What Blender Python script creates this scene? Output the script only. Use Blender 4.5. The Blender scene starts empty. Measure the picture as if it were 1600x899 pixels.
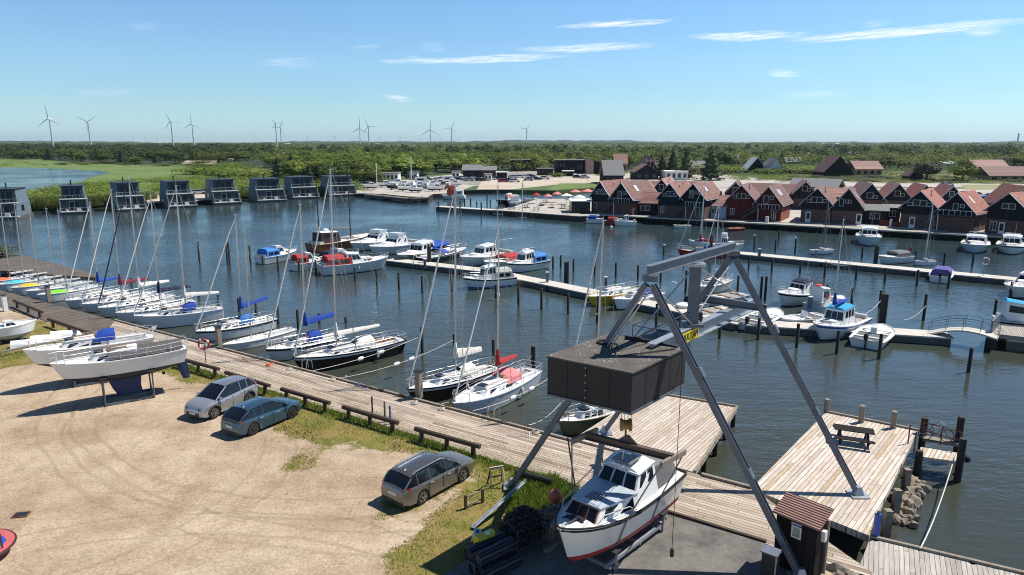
import bpy, bmesh, math, random
import numpy as np
from mathutils import Vector, Matrix
random.seed(7); R = random.Random(11)
SC = bpy.context.scene; COL = SC.collection
# ---------------------------------------------------------------- camera, sky, sun, exposure
CAM_H = 15.5; FPX = 1067.0; PCX, PCY, HOR = 800.0, 449.5, 222.0
PITCH = math.atan((PCY - HOR) / FPX)
cd = bpy.data.cameras.new('camera'); cam = bpy.data.objects.new('camera', cd); COL.objects.link(cam)
cam.location = (0, 0, CAM_H); cam.rotation_euler = (math.pi/2 - PITCH, 0, 0)
cd.sensor_width = 36; cd.lens = FPX/1600*36; cd.clip_start = 0.5; cd.clip_end = 60000
SC.camera = cam
SUN_EL, SUN_AZ = math.radians(56), math.radians(22)      # azimuth measured from +X towards +Y
world = bpy.data.worlds.new('World'); SC.world = world; world.use_nodes = True
nt = world.node_tree; N = nt.nodes; LK = nt.links
bg = N['Background']; bg.inputs['Strength'].default_value = 0.1
sky = N.new('ShaderNodeTexSky'); sky.sky_type = 'NISHITA'; sky.sun_disc = False
sky.sun_elevation = SUN_EL; sky.sun_rotation = math.pi/2 - SUN_AZ
sky.altitude = 0; sky.air_density = 1.0; sky.dust_density = 0.0; sky.ozone_density = 1.0
def mnode(t, op, a, b=None, c=None):
    n = t.nodes.new('ShaderNodeMath'); n.operation = op
    for i, v in enumerate((a, b, c)):
        if v is None: continue
        if isinstance(v, (int, float)): n.inputs[i].default_value = v
        else: t.links.new(v, n.inputs[i])
    return n.outputs[0]
tc = N.new('ShaderNodeTexCoord'); sx = N.new('ShaderNodeSeparateXYZ'); LK.new(tc.outputs['Generated'], sx.inputs[0])
az = mnode(nt, 'ARCTAN2', sx.outputs[0], sx.outputs[1]); el = mnode(nt, 'ARCSINE', sx.outputs[2])
cmb = N.new('ShaderNodeCombineXYZ')
LK.new(mnode(nt, 'MULTIPLY', az, 26.0), cmb.inputs[0])
LK.new(mnode(nt, 'MULTIPLY', mnode(nt, 'SUBTRACT', el, mnode(nt, 'MULTIPLY', az, 0.05)), 420.0), cmb.inputs[1])
nz = N.new('ShaderNodeTexNoise'); nz.inputs['Scale'].default_value = 1.0; nz.inputs['Detail'].default_value = 7; nz.inputs['Roughness'].default_value = 0.68
LK.new(cmb.outputs[0], nz.inputs['Vector'])
nw = N.new('ShaderNodeTexNoise'); nw.inputs['Scale'].default_value = 0.35; nw.inputs['Detail'].default_value = 3
LK.new(cmb.outputs[0], nw.inputs['Vector'])
def px_az(px, py): 
    d = ray_dir(px, py); return math.atan2(d[0], d[1]), math.asin(d[2])
def ray_dir(px, py):
    dx = (px-PCX)/FPX; dz = -(py-PCY)/FPX; c, s = math.cos(PITCH), math.sin(PITCH)
    v = Vector((dx, c+dz*s, -s+dz*c)); return v.normalized()
# wisps of cirrus: (photo ends, half thickness in px, density)
tot = None
for (x0, y0, x1, y1, th, dn) in [(865,43,1060,31,3.4,1.0),(580,96,900,88,4.5,.75),(800,79,1040,69,4.5,.7),(1065,58,1270,54,4.2,.95),(1220,63,1600,38,4.5,1.0),
                                  (1380,48,1640,30,5,.6),(1500,51,1570,49,3,.6),(590,149,650,158,3.2,.55),(540,77,600,70,4,.18),(400,98,500,99,7,.22),(110,144,235,143,4,.14),
                                  (1195,114,1255,117,4,.5),(1210,147,1330,148,5,.22),(1345,40,1395,34,4,.22),(650,74,700,76,6,.14),(200,42,250,41,4,.12)]:
    a0, e0 = px_az(x0, y0); a1, e1 = px_az(x1, y1)
    t = mnode(nt, 'DIVIDE', mnode(nt, 'SUBTRACT', az, a0), a1-a0)
    line = mnode(nt, 'ADD', mnode(nt, 'MULTIPLY', t, e1-e0), e0)
    wob = mnode(nt, 'MULTIPLY', mnode(nt, 'SUBTRACT', nw.outputs[0], 0.5), th*3.0/FPX)
    d = mnode(nt, 'DIVIDE', mnode(nt, 'ABSOLUTE', mnode(nt, 'SUBTRACT', mnode(nt, 'SUBTRACT', el, line), wob)), th*1.5/FPX)
    tt = mnode(nt, 'MULTIPLY', mnode(nt, 'SUBTRACT', t, 0.5), 2.0); tt = mnode(nt, 'MULTIPLY', tt, tt)
    g = mnode(nt, 'SUBTRACT', 1.0, mnode(nt, 'ADD', mnode(nt, 'MULTIPLY', d, d), tt)); g = mnode(nt, 'MULTIPLY', mnode(nt, 'MAXIMUM', g, 0.0), dn)
    tot = g if tot is None else mnode(nt, 'MAXIMUM', tot, g)
cl = mnode(nt, 'SUBTRACT', mnode(nt, 'MULTIPLY', nz.outputs[0], 4.2), 1.45)
cl = mnode(nt, 'MULTIPLY', tot, mnode(nt, 'MAXIMUM', cl, 0.0)); cl = mnode(nt, 'MINIMUM', cl, 0.85)
hsv = N.new('ShaderNodeHueSaturation'); hsv.inputs['Saturation'].default_value = 1.0; LK.new(sky.outputs[0], hsv.inputs['Color'])
mixc = N.new('ShaderNodeMix'); mixc.data_type = 'RGBA'; LK.new(cl, mixc.inputs[0]); rmp = N.new('ShaderNodeValToRGB'); rmp.color_ramp.interpolation = 'EASE'
for i, (p_, c_) in enumerate([(0, (.50,.72,1.06)), (.05, (.57,.79,1.0)), (.12, (.64,.87,1.06)), (.25, (.68,.94,1.16)), (.5, (.42,.58,.78)), (1, (.2,.3,.44))]):
    e_ = rmp.color_ramp.elements[i] if i < 2 else rmp.color_ramp.elements.new(p_)
    e_.position = p_; e_.color = (*[q/1.2 for q in c_], 1)
LK.new(el, rmp.inputs[0]); tm_ = N.new('ShaderNodeMix'); tm_.data_type = 'RGBA'; tm_.blend_type = 'MULTIPLY'; tm_.inputs[0].default_value = 1; LK.new(hsv.outputs[0], tm_.inputs[6]); LK.new(rmp.outputs[0], tm_.inputs[7])
tm2 = N.new('ShaderNodeVectorMath'); tm2.operation = 'SCALE'; tm2.inputs[3].default_value = 1.2; LK.new(tm_.outputs[2], tm2.inputs[0]); LK.new(tm2.outputs[0], mixc.inputs[6]); mixc.inputs[7].default_value = (8.6, 9.0, 9.6, 1)
LK.new(mixc.outputs[2], bg.inputs['Color'])
sd = bpy.data.lights.new('sun', 'SUN'); sun = bpy.data.objects.new('sun', sd); COL.objects.link(sun)
sd.energy = 4.6; sd.angle = math.radians(0.53); sd.color = (1.0, 0.95, 0.87)
sv = Vector((math.cos(SUN_EL)*math.cos(SUN_AZ), math.cos(SUN_EL)*math.sin(SUN_AZ), math.sin(SUN_EL)))
sun.rotation_euler = sv.to_track_quat('Z', 'Y').to_euler(); sun.location = sv*200
SC.view_settings.view_transform = 'Standard'; SC.view_settings.look = 'None'; SC.view_settings.exposure = 0.38; SC.view_settings.gamma = 1
SC.cycles.pixel_filter_type = 'BLACKMAN_HARRIS'; SC.cycles.filter_width = 1.05; SC.render.engine = 'CYCLES'; SC.cycles.use_denoising = True
SC.cycles.max_bounces = 6; SC.cycles.diffuse_bounces = 2; SC.cycles.glossy_bounces = 3; SC.cycles.transmission_bounces = 4
SC.cycles.volume_bounces = 0; SC.cycles.caustics_reflective = False; SC.cycles.caustics_refractive = False
# ---------------------------------------------------------------- photo pixel -> place in the world
WZ = -1.15                                                # water level; land and decks are at 0
def P(px, py, z=0.0):
    d = ray_dir(px, py); t = (z-CAM_H)/d.z; return Vector((d.x*t, d.y*t, z))
def Py(px, py, y):                                        # the point of that ray at depth y
    d = ray_dir(px, py); t = y/d.y; return Vector((d.x*t, y, CAM_H+d.z*t))
# ---------------------------------------------------------------- mesh building
class MB:
    def __init__(s): s.v = []; s.f = []
    def add(s, vs, fs):
        o = len(s.v); s.v += [tuple(v) for v in vs]; s.f += [tuple(i+o for i in f) for f in fs]; return s
    def hexa(s, b, t):                                    # bottom ring b (ccw), top ring t
        n = len(b); fs = [tuple(reversed(range(n))), tuple(range(n, 2*n))]
        fs += [(i, (i+1) % n, n+(i+1) % n, n+i) for i in range(n)]
        return s.add(list(b)+list(t), fs)
    def box(s, x0, x1, y0, y1, z0, z1):
        return s.hexa([(x0,y0,z0),(x1,y0,z0),(x1,y1,z0),(x0,y1,z0)], [(x0,y0,z1),(x1,y0,z1),(x1,y1,z1),(x0,y1,z1)])
    def bar(s, a, b, w, h=None, up=(0,0,1)):              # square bar from a to b
        a, b = Vector(a), Vector(b); h = h or w; d = (b-a).normalized(); u = Vector(up)
        if abs(d.dot(u)) > .98: u = Vector((1,0,0))
        r = d.cross(u).normalized(); u = r.cross(d)
        q = [r*(-w/2)+u*(-h/2), r*(w/2)+u*(-h/2), r*(w/2)+u*(h/2), r*(-w/2)+u*(h/2)]
        return s.hexa([a+k for k in q], [b+k for k in q])
    def tube(s, pts, r, n=6, cap=True):
        pts = [Vector(p) for p in pts]; m = len(pts); rs = r if isinstance(r, (list, tuple)) else [r]*m; vs = []; fs = []
        d0 = (pts[1]-pts[0]).normalized(); u = Vector((0,0,1)) if abs(d0.z) < .95 else Vector((1,0,0))
        for i, p in enumerate(pts):
            d = (pts[min(i+1, m-1)]-pts[max(i-1, 0)]).normalized(); rr = d.cross(u).normalized(); uu = rr.cross(d)
            for k in range(n):
                a = 2*math.pi*k/n; vs.append(p+rr*(math.cos(a)*rs[i])+uu*(math.sin(a)*rs[i]))
        for i in range(m-1):
            for k in range(n): fs.append((i*n+k, i*n+(k+1) % n, (i+1)*n+(k+1) % n, (i+1)*n+k))
        if cap: fs += [tuple(reversed(range(n))), tuple(range((m-1)*n, m*n))]
        return s.add(vs, fs)
    def lathe(s, prof, c=(0,0,0), ax='z', n=16):          # prof: (radius, height)
        vs = []; fs = []; m = len(prof); c = Vector(c)
        for (r, h) in prof:
            for k in range(n):
                a = 2*math.pi*k/n; x, y = r*math.cos(a), r*math.sin(a)
                vs.append(c+Vector({'z': (x,y,h), 'y': (x,h,y), 'x': (h,x,y)}[ax]))
        for i in range(m-1):
            for k in range(n): fs.append((i*n+k, i*n+(k+1) % n, (i+1)*n+(k+1) % n, (i+1)*n+k))
        fs += [tuple(reversed(range(n))), tuple(range((m-1)*n, m*n))]
        return s.add(vs, fs)
    def ball(s, c, rx, ry=None, rz=None, n=8, m=6, jit=0, rnd=None):
        ry = ry or rx; rz = rz or rx; vs = []; fs = []; c = Vector(c)
        for i in range(m+1):
            th = math.pi*i/m
            for k in range(n):
                a = 2*math.pi*k/n; j = 1+(rnd.uniform(-jit, jit) if jit and 0 < i < m else 0)
                vs.append(c+Vector((rx*math.sin(th)*math.cos(a)*j, ry*math.sin(th)*math.sin(a)*j, rz*math.cos(th)*j)))
        for i in range(m):
            for k in range(n): fs.append((i*n+k, (i+1)*n+k, (i+1)*n+(k+1) % n, i*n+(k+1) % n))
        return s.add(vs, fs)
    def loft(s, rings, closed=True, caps=(True, True)):
        n = len(rings[0]); vs = [p for r in rings for p in r]; fs = []
        for i in range(len(rings)-1):
            for k in range(n if closed else n-1):
                fs.append((i*n+k, i*n+(k+1) % n, (i+1)*n+(k+1) % n, (i+1)*n+k))
        if caps[0]: fs.append(tuple(reversed(range(n))))
        if caps[1]: fs.append(tuple(range((len(rings)-1)*n, len(rings)*n)))
        return s.add(vs, fs)
    def panel(s, q, u0, u1, v0, v1, t=.02, back=.01):     # thin slab on a 4-corner face
        q = [Vector(p) for p in q]; nn = (q[1]-q[0]).cross(q[3]-q[0]).normalized()
        def at(u, v): return q[0]*(1-u)*(1-v)+q[1]*u*(1-v)+q[2]*u*v+q[3]*(1-u)*v
        c = [at(u0,v0), at(u1,v0), at(u1,v1), at(u0,v1)]
        return s.hexa([p-nn*back for p in c], [p+nn*t for p in c])
    def rim(s, q, u0, u1, v0, v1, w, t=.03):              # four bars round a rectangle of a face
        q = [Vector(p) for p in q]; lu = (q[1]-q[0]).length; lv = (q[3]-q[0]).length; a = w/lu; b = w/lv
        s.panel(q, u0-a, u1+a, v0-b, v0, t); s.panel(q, u0-a, u1+a, v1, v1+b, t)
        s.panel(q, u0-a, u0, v0, v1, t); s.panel(q, u1, u1+a, v0, v1, t); return s
def link(name, mesh, m=None, parent=None, smooth=False, loc=None):
    o = bpy.data.objects.new(name, mesh); COL.objects.link(o)
    if m is not None:
        mesh.materials.clear()
        for k in (m if isinstance(m, (list, tuple)) else [m]): mesh.materials.append(k)
    if parent: o.parent = parent
    if loc: o.location = loc
    return o
def mk(name, mb, m, parent=None, smooth=False, loc=None, fix=True):
    me = bpy.data.meshes.new(name); me.from_pydata([tuple(v) for v in mb.v], [], mb.f); me.update()
    if fix and len(mb.v) < 20000:
        b = bmesh.new(); b.from_mesh(me); bmesh.ops.remove_doubles(b, verts=b.verts, dist=1e-5); bmesh.ops.recalc_face_normals(b, faces=b.faces); b.to_mesh(me); b.free()
    if smooth:
        me.polygons.foreach_set('use_smooth', [True]*len(me.polygons))
        try: me.set_sharp_from_angle(angle=math.radians(40))
        except Exception: pass
    return link(name, me, m, parent, loc=loc)
def fit(s):
    while len(s.split()) > 16 and ' the ' in s: i = s.rindex(' the '); s = s[:i]+s[i+4:]
    return s
def tag(o, label=None, cat=None, group=None, kind=None):
    if label: o['label'] = fit(label)
    if cat: o['category'] = cat
    if group: o['group'] = group
    if kind: o['kind'] = kind
    return o
def thing(name, label, cat, loc=(0,0,0), rz=0.0, group=None):
    o = bpy.data.objects.new(name, None); COL.objects.link(o); o.location = loc; o.rotation_euler = (0,0,rz)
    o.empty_display_size = .2
    return tag(o, label, cat, group)
KIDS = {}
def dup(root, loc, rz, label=None, group=None, scale=None):
    r = root.copy(); COL.objects.link(r); r.location = loc; r.rotation_euler = (0,0,rz)
    if scale is not None: r.scale = scale if hasattr(scale, '__len__') else (scale,)*3
    if label: r['label'] = fit(label)
    if group: r['group'] = group
    if root.name not in KIDS: KIDS[root.name] = [(c, list(c.children)) for c in root.children]
    for ch, gs in KIDS[root.name]:
        c = ch.copy(); COL.objects.link(c); c.parent = r
        for g in gs:
            d = g.copy(); COL.objects.link(d); d.parent = c
    return r
_o1 = 'first second third fourth fifth sixth seventh eighth ninth tenth eleventh twelfth thirteenth fourteenth fifteenth sixteenth seventeenth eighteenth nineteenth'.split()
_o10 = {2:'twentieth',3:'thirtieth',4:'fortieth',5:'fiftieth',6:'sixtieth',7:'seventieth',8:'eightieth',9:'ninetieth'}
_c10 = {2:'twenty',3:'thirty',4:'forty',5:'fifty',6:'sixty',7:'seventy',8:'eighty',9:'ninety'}
def ordn(i):                                              # 1 -> first
    if i < 20: return _o1[i-1]
    if i >= 100: return 'hundred and '+ordn(i-100) if i > 100 else 'hundredth'
    t, u = divmod(i, 10); return _o10[t] if u == 0 else _c10[t]+'-'+_o1[u-1]
# ---------------------------------------------------------------- materials
MC = {}
class NT:                                                 # small node-tree writer
    def __init__(s, name):
        s.m = bpy.data.materials.new(name); s.m.use_nodes = True; s.t = s.m.node_tree; s.b = s.t.nodes['Principled BSDF']
    def n(s, t, **kw):
        x = s.t.nodes.new('ShaderNode'+t)
        for k, v in kw.items():
            if k in x.inputs: x.inputs[k].default_value = v
            else: setattr(x, k, v)
        return x
    def l(s, a, b): s.t.links.new(a, b)
    def math(s, op, a, b=None, c=None): return mnode(s.t, op, a, b, c)
    def coord(s, k='Object'):
        return s.n('TexCoord').outputs[k]
    def pos(s): return s.n('NewGeometry').outputs['Position']
    def noise(s, vec, scale, detail=4, rough=.55, out=0):
        x = s.n('TexNoise'); x.inputs['Scale'].default_value = scale; x.inputs['Detail'].default_value = detail; x.inputs['Roughness'].default_value = rough
        s.l(vec, x.inputs['Vector']); return x.outputs[out]
    def ramp(s, f, stops):
        x = s.n('ValToRGB'); e = x.color_ramp.elements
        while len(e) < len(stops): e.new(.5)
        for i, (p, c) in enumerate(stops): e[i].position = p; e[i].color = (*c, 1) if len(c) == 3 else c
        s.l(f, x.inputs[0]); return x.outputs[0]
    def mix(s, f, a, b, blend='MIX'):
        x = s.n('Mix'); x.data_type = 'RGBA'; x.blend_type = blend
        for i, v in ((0, f), (6, a), (7, b)):
            if isinstance(v, (int, float)): x.inputs[i].default_value = v
            elif isinstance(v, tuple): x.inputs[i].default_value = (*v, 1) if len(v) == 3 else v
            else: s.l(v, x.inputs[i])
        return x.outputs[2]
    def step(s, f, lo, hi):
        x = s.n('MapRange'); x.interpolation_type = 'SMOOTHSTEP'; x.inputs[1].default_value = lo; x.inputs[2].default_value = hi; s.l(f, x.inputs[0]); return x.outputs[0]
    def bump(s, h, strength, dist=.05):
        x = s.n('Bump'); x.inputs['Strength'].default_value = strength; x.inputs['Distance'].default_value = dist; s.l(h, x.inputs['Height']); s.l(x.outputs[0], s.b.inputs['Normal'])
    def base(s, c):
        if isinstance(c, tuple): s.b.inputs['Base Color'].default_value = (*c, 1)
        else: s.l(c, s.b.inputs['Base Color'])
    def set(s, **kw):
        for k, v in kw.items(): s.b.inputs[k.replace('_', ' ')].default_value = v
        return s
def mat(name, col, rough=.5, metal=0.0, var=.12, scale=3.0, bump=0.0, coat=0.0, spec=None, dirt=0.0, dirtcol=(.12,.1,.07)):
    if name in MC: return MC[name]
    k = NT(name); co = k.coord()
    if var or dirt:
        f = k.noise(co, scale, 5, .6); lo = tuple(c*(1-var) for c in col); hi = tuple(min(1, c*(1+var)) for c in col)
        c = k.ramp(f, [(.3, lo), (.7, hi)])
        if dirt:
            g = k.noise(co, scale*.9+1.3, 8, .75); c = k.mix(k.math('MULTIPLY', k.step(g, .52, .72), dirt), c, dirtcol)
        k.base(c)
        k.l(k.ramp(f, [(.3, (rough*.85,)*3), (.7, (min(1, rough*1.15),)*3)]), k.b.inputs['Roughness'])
    else:
        k.base(tuple(col)); k.set(Roughness=rough)
    if bump: k.bump(k.noise(co, scale*12, 4, .6), bump, .02)
    k.set(Metallic=metal, Coat_Weight=coat)
    if spec is not None: k.b.inputs['Specular IOR Level'].default_value = spec
    MC[name] = k.m; return k.m
GEL = lambda name, col, **kw: mat(name, col, rough=kw.pop('rough', .22), coat=.3, var=.05, scale=1.2, dirt=kw.pop('dirt', .14), dirtcol=(.35,.32,.26), **kw)
white = GEL('white_gelcoat', (.8,.8,.78)); cream = GEL('cream_gelcoat', (.72,.68,.56)); deckm = mat('deck_white', (.76,.75,.71), .5, var=.08, dirt=.25, dirtcol=(.4,.36,.3))
navy = GEL('navy_gelcoat', (.008,.01,.02), dirt=0); black_g = GEL('black_gelcoat', (.007,.007,.009), dirt=0); red_g = GEL('red_gelcoat', (.33,.03,.02)); yellow_g = GEL('yellow_gelcoat', (.62,.42,.02))
grey_g = GEL('grey_gelcoat', (.3,.33,.35)); green_g = GEL('green_grey_gelcoat', (.12,.16,.16)); ltblue_g = GEL('light_blue_gelcoat', (.12,.3,.45))
olive_g = GEL('olive_gelcoat', (.28,.25,.14)); blue_af = mat('blue_antifoul', (.012,.03,.1), .6, dirt=.3); red_af = mat('red_antifoul', (.38,.04,.04), .6); brown_af = mat('brown_antifoul', (.1,.06,.05), .6); dark_af = mat('dark_antifoul', (.02,.02,.022), .6)
alu = mat('aluminium', (.62,.63,.64), .35, .85, var=.05); steel = mat('stainless_steel', (.62,.63,.64), .35, .35, var=0); wire = mat('rigging_wire', (.42,.43,.44), .35, .8, var=0)
glass = mat('dark_window', (.008,.011,.015), .06, 0, var=0, coat=.0, spec=.5); rope = mat('white_rope', (.6,.57,.5), .9); rubber = mat('black_rubber', (.02,.02,.02), .8)
fabric = {}
for n_, c_ in dict(blue=(.012,.06,.36), navy=(.01,.012,.05), red=(.42,.03,.03), maroon=(.18,.012,.03), white=(.74,.72,.66), pink=(.75,.25,.24), grey=(.16,.16,.16), dkgrey=(.09,.09,.09), cyan=(.03,.36,.62), purple=(.1,.08,.28),
                   skyblue=(.05,.2,.55), orange=(.85,.16,.06), turquoise=(.05,.5,.6), yellow=(.75,.5,.02), lime=(.2,.7,.04), ltgrey=(.45,.45,.43)).items():
    fabric[n_] = mat(n_+'_canvas', c_, .85, var=.15, scale=4, bump=.25)
teak = mat('teak', (.3,.15,.07), .55, var=.25, scale=6); mahog = mat('varnished_mahogany', (.32,.09,.025), .2, var=.2, coat=.6); dkwood = mat('dark_wood', (.035,.022,.015), .6, var=.3)
pilem = mat('wet_dark_wood', (.035,.028,.022), .85, var=.5, scale=6, bump=.5, dirt=.5, dirtcol=(.1,.09,.07)); timber = mat('grey_timber', (.26,.22,.17), .85, var=.3, scale=5, bump=.3); oldlog = mat('brown_log', (.07,.045,.03), .8, var=.4, scale=5, bump=.4)
galv = mat('galvanised_steel', (.125,.15,.19), .45, .35, var=.2, scale=2.5, dirt=.4, dirtcol=(.16,.13,.11)); galvl = mat('bright_galvanised', (.4,.43,.47), .4, .5, var=.2)
blackp = mat('black_paint', (.018,.018,.02), .5, var=.4, scale=2); rust = mat('rusty_steel', (.16,.06,.03), .8, var=.4, scale=6)
tyre = mat('tyre', (.018,.018,.018), .85); orangem = mat('orange_plastic', (.75,.09,.03), .5); yellowp = mat('yellow_plastic', (.75,.55,.02), .45); whitep = mat('white_paint', (.75,.75,.73), .5, var=.08); redp = mat('red_paint', (.5,.03,.025), .45); bluep = mat('blue_paint', (.02,.08,.4), .45)
concrete = mat('concrete', (.42,.4,.36), .9, var=.18, scale=1.5, bump=.2, dirt=.4, dirtcol=(.22,.2,.17)); stone = mat('stone', (.28,.23,.18), .9, var=.35, scale=1.8, bump=.6)

def plank_mat(name, cols, ang, width=.145, gap=.11, length=4.0, bright=1.0, dirt=.35):
    k = NT(name); mp = k.n('Mapping'); mp.inputs['Rotation'].default_value = (0, 0, -ang); k.l(k.pos(), mp.inputs[0])
    sp = k.n('SeparateXYZ'); k.l(mp.outputs[0], sp.inputs[0])
    v = k.math('DIVIDE', sp.outputs[1], width); row = k.math('FLOOR', v); fr = k.math('SUBTRACT', v, row)
    wn1 = k.n('TexWhiteNoise'); wn1.noise_dimensions = '1D'; k.l(row, wn1.inputs['W'])
    u = k.math('ADD', k.math('DIVIDE', sp.outputs[0], length), k.math('MULTIPLY', wn1.outputs[0], 7.3)); seg = k.math('FLOOR', u); fu = k.math('SUBTRACT', u, seg)
    cb = k.n('CombineXYZ'); k.l(row, cb.inputs[0]); k.l(seg, cb.inputs[1])
    wn = k.n('TexWhiteNoise'); wn.noise_dimensions = '2D'; k.l(cb.outputs[0], wn.inputs['Vector'])
    c = k.ramp(wn.outputs[0], [(i/(len(cols)-1), cc) for i, cc in enumerate(cols)])
    st = k.n('Mapping'); st.inputs['Scale'].default_value = (.35, 3.2, 1); k.l(mp.outputs[0], st.inputs[0])
    grain = k.noise(st.outputs[0], 3, 5, .7); c = k.mix(.8, c, k.ramp(grain, [(.3, (.6,.58,.56)), (.7, (1.2,1.2,1.2))]), 'MULTIPLY')
    big = k.noise(k.pos(), .45, 5, .6); c = k.mix(k.math('MULTIPLY', k.step(big, .48, .72), dirt), c, tuple(x*.55 for x in cols[0]))
    g = k.math('LESS_THAN', fr, gap); g2 = k.math('LESS_THAN', fu, .006); gg = k.math('MAXIMUM', g, g2)
    c = k.mix(k.math('MULTIPLY', gg, .85), c, (.035,.028,.022)); k.base(c); k.set(Roughness=.85)
    k.bump(k.math('SUBTRACT', 1.0, gg), .6, .02); MC[name] = k.m; return k.m
def corr_mat(name, col, width, axis=0, depth=.5, rough=.6, var=.2):   # ribs along a local axis
    k = NT(name); sp = k.n('SeparateXYZ'); k.l(k.coord(), sp.inputs[0])
    v = k.math('SINE', k.math('MULTIPLY', sp.outputs[axis], 2*math.pi/width))
    f = k.noise(k.coord(), 2.5, 5, .6); c = k.ramp(f, [(.3, tuple(x*(1-var) for x in col)), (.7, tuple(min(1, x*(1+var)) for x in col))])
    c = k.mix(k.step(v, -.9, -.5), tuple(x*.6 for x in col), c); k.base(c); k.set(Roughness=rough); k.bump(v, depth, .04); MC[name] = k.m; return k.m
def brick_mat(name, col, mortar=(.25,.2,.17)):
    k = NT(name); co = k.coord(); b = k.n('TexBrick'); k.l(co, b.inputs[0]); sp = k.n('SeparateXYZ'); k.l(co, sp.inputs[0]); cb = k.n('CombineXYZ')
    k.l(k.math('ADD', sp.outputs[0], sp.outputs[1]), cb.inputs[0]); k.l(sp.outputs[2], cb.inputs[1]); k.l(cb.outputs[0], b.inputs[0])
    b.inputs['Scale'].default_value = 4; b.inputs['Mortar Size'].default_value = .015; b.inputs['Color1'].default_value = (*col, 1); b.inputs['Color2'].default_value = (*[x*.75 for x in col], 1); b.inputs['Mortar'].default_value = (*mortar, 1)
    k.base(k.mix(.35, b.outputs[0], k.ramp(k.noise(co, 1.2, 5), [(.3, (.7,.7,.7)), (.7, (1.2,1.2,1.2))]), 'MULTIPLY')); k.set(Roughness=.9); MC[name] = k.m; return k.m
def tile_mat(name, col):                                  # pantiles: rows down the slope (v), waves across (u), driven by object coords
    k = NT(name); co = k.coord(); sp = k.n('SeparateXYZ'); k.l(co, sp.inputs[0])
    a = k.math('SINE', k.math('MULTIPLY', sp.outputs[1], 2*math.pi/.32)); z = k.math('DIVIDE', sp.outputs[2], .24); row = k.math('FLOOR', z); fr = k.math('SUBTRACT', z, row)
    col_i = k.math('FLOOR', k.math('DIVIDE', sp.outputs[1], .32)); cb = k.n('CombineXYZ'); k.l(row, cb.inputs[0]); k.l(col_i, cb.inputs[1]); wn = k.n('TexWhiteNoise'); wn.noise_dimensions = '2D'; k.l(cb.outputs[0], wn.inputs['Vector'])
    c = k.ramp(wn.outputs[0], [(0, tuple(x*.7 for x in col)), (.6, col), (1, tuple(min(1, x*1.3) for x in col))])
    c = k.mix(k.math('MULTIPLY', k.step(k.noise(co, .9, 6, .65), .5, .75), .45), c, tuple(x*.45 for x in col))
    c = k.mix(k.math('MULTIPLY', k.math('LESS_THAN', fr, .16), .6), c, tuple(x*.3 for x in col)); k.base(c); k.set(Roughness=.75)
    k.bump(k.math('ADD', k.math('MULTIPLY', a, .5), fr), .5, .05); MC[name] = k.m; return k.m
def board_mat(name, col, axis=0, w=.18, var=.25):          # boards, vertical
    k = NT(name); co = k.coord(); sp = k.n('SeparateXYZ'); k.l(co, sp.inputs[0]); src = sp.outputs[2] if axis == 2 else k.math('ADD', sp.outputs[0], sp.outputs[1])
    v = k.math('DIVIDE', src, w); r = k.math('FLOOR', v); fr = k.math('SUBTRACT', v, r); wn = k.n('TexWhiteNoise'); wn.noise_dimensions = '1D'; k.l(r, wn.inputs['W'])
    c = k.ramp(wn.outputs[0], [(0, tuple(x*(1-var) for x in col)), (1, tuple(min(1, x*(1+var)) for x in col))]); c = k.mix(k.math('MULTIPLY', k.math('LESS_THAN', fr, .1), .7), c, tuple(x*.3 for x in col))
    k.base(k.mix(.4, c, k.ramp(k.noise(co, 2.2, 6, .7), [(.3, (.6,.6,.6)), (.7, (1.3,1.3,1.3))]), 'MULTIPLY')); k.set(Roughness=.85, Specular_IOR_Level=.15); k.bump(k.math('LESS_THAN', fr, .1), .4, .02); MC[name] = k.m; return k.m
# ================================================================ SETTING
def sheet(name, pts, z, m, kind='structure', skirt=0.0):
    mb = MB(); n = len(pts); top = [(p[0], p[1], z) for p in pts]
    if skirt: mb.hexa([(p[0], p[1], z-skirt) for p in pts], top)
    else: mb.add(top, [tuple(range(n))])
    o = mk(name, mb, m, fix=False); me = o.data
    b = bmesh.new(); b.from_mesh(me); bmesh.ops.triangulate(b, faces=[f for f in b.faces if len(f.verts) > 4]); bmesh.ops.recalc_face_normals(b, faces=b.faces)
    if not skirt:
        for f in b.faces:
            if f.normal.z < 0: f.normal_flip()
    b.to_mesh(me); b.free()
    if kind: o['kind'] = kind
    return o
# ---- water
def water_mat():
    k = NT('harbour_water'); p = k.pos()
    far = k.noise(p, .018, 3, .5); c = k.ramp(far, [(.35, (.026,.05,.062)), (.65, (.042,.062,.055))]); sp = k.n('SeparateXYZ'); k.l(p, sp.inputs[0]); c = k.mix(k.math('MULTIPLY', k.math('SUBTRACT', 1.0, k.step(k.math('ADD', sp.outputs[1], k.math('MULTIPLY', k.math('SUBTRACT', far, .5), 60.0)), 38, 105)), .85), c, (.05,.053,.036)); k.base(c)
    k.set(Roughness=.05, IOR=1.33)
    mp = k.n('Mapping'); mp.inputs['Rotation'].default_value = (0,0,math.radians(-28)); mp.inputs['Scale'].default_value = (.55, 1.5, 1); k.l(p, mp.inputs[0])
    n1 = k.noise(mp.outputs[0], 1.9, 3, .55); n2 = k.noise(mp.outputs[0], .55, 3, .5); n3 = k.noise(mp.outputs[0], 6.5, 2, .5)
    gust = k.step(k.noise(p, .03, 4, .6), .35, .7)
    h = k.math('ADD', k.math('ADD', n1, k.math('MULTIPLY', n2, 1.6)), k.math('MULTIPLY', n3, .25)); h = k.math('MULTIPLY', h, k.math('ADD', k.math('MULTIPLY', gust, .95), .28))
    k.bump(h, 1.0, .062); return k.m
WM = water_mat()
sheet('harbour_water', [(-9000,-200),(9000,-200),(9000,14000),(-9000,14000)], WZ, WM)
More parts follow.
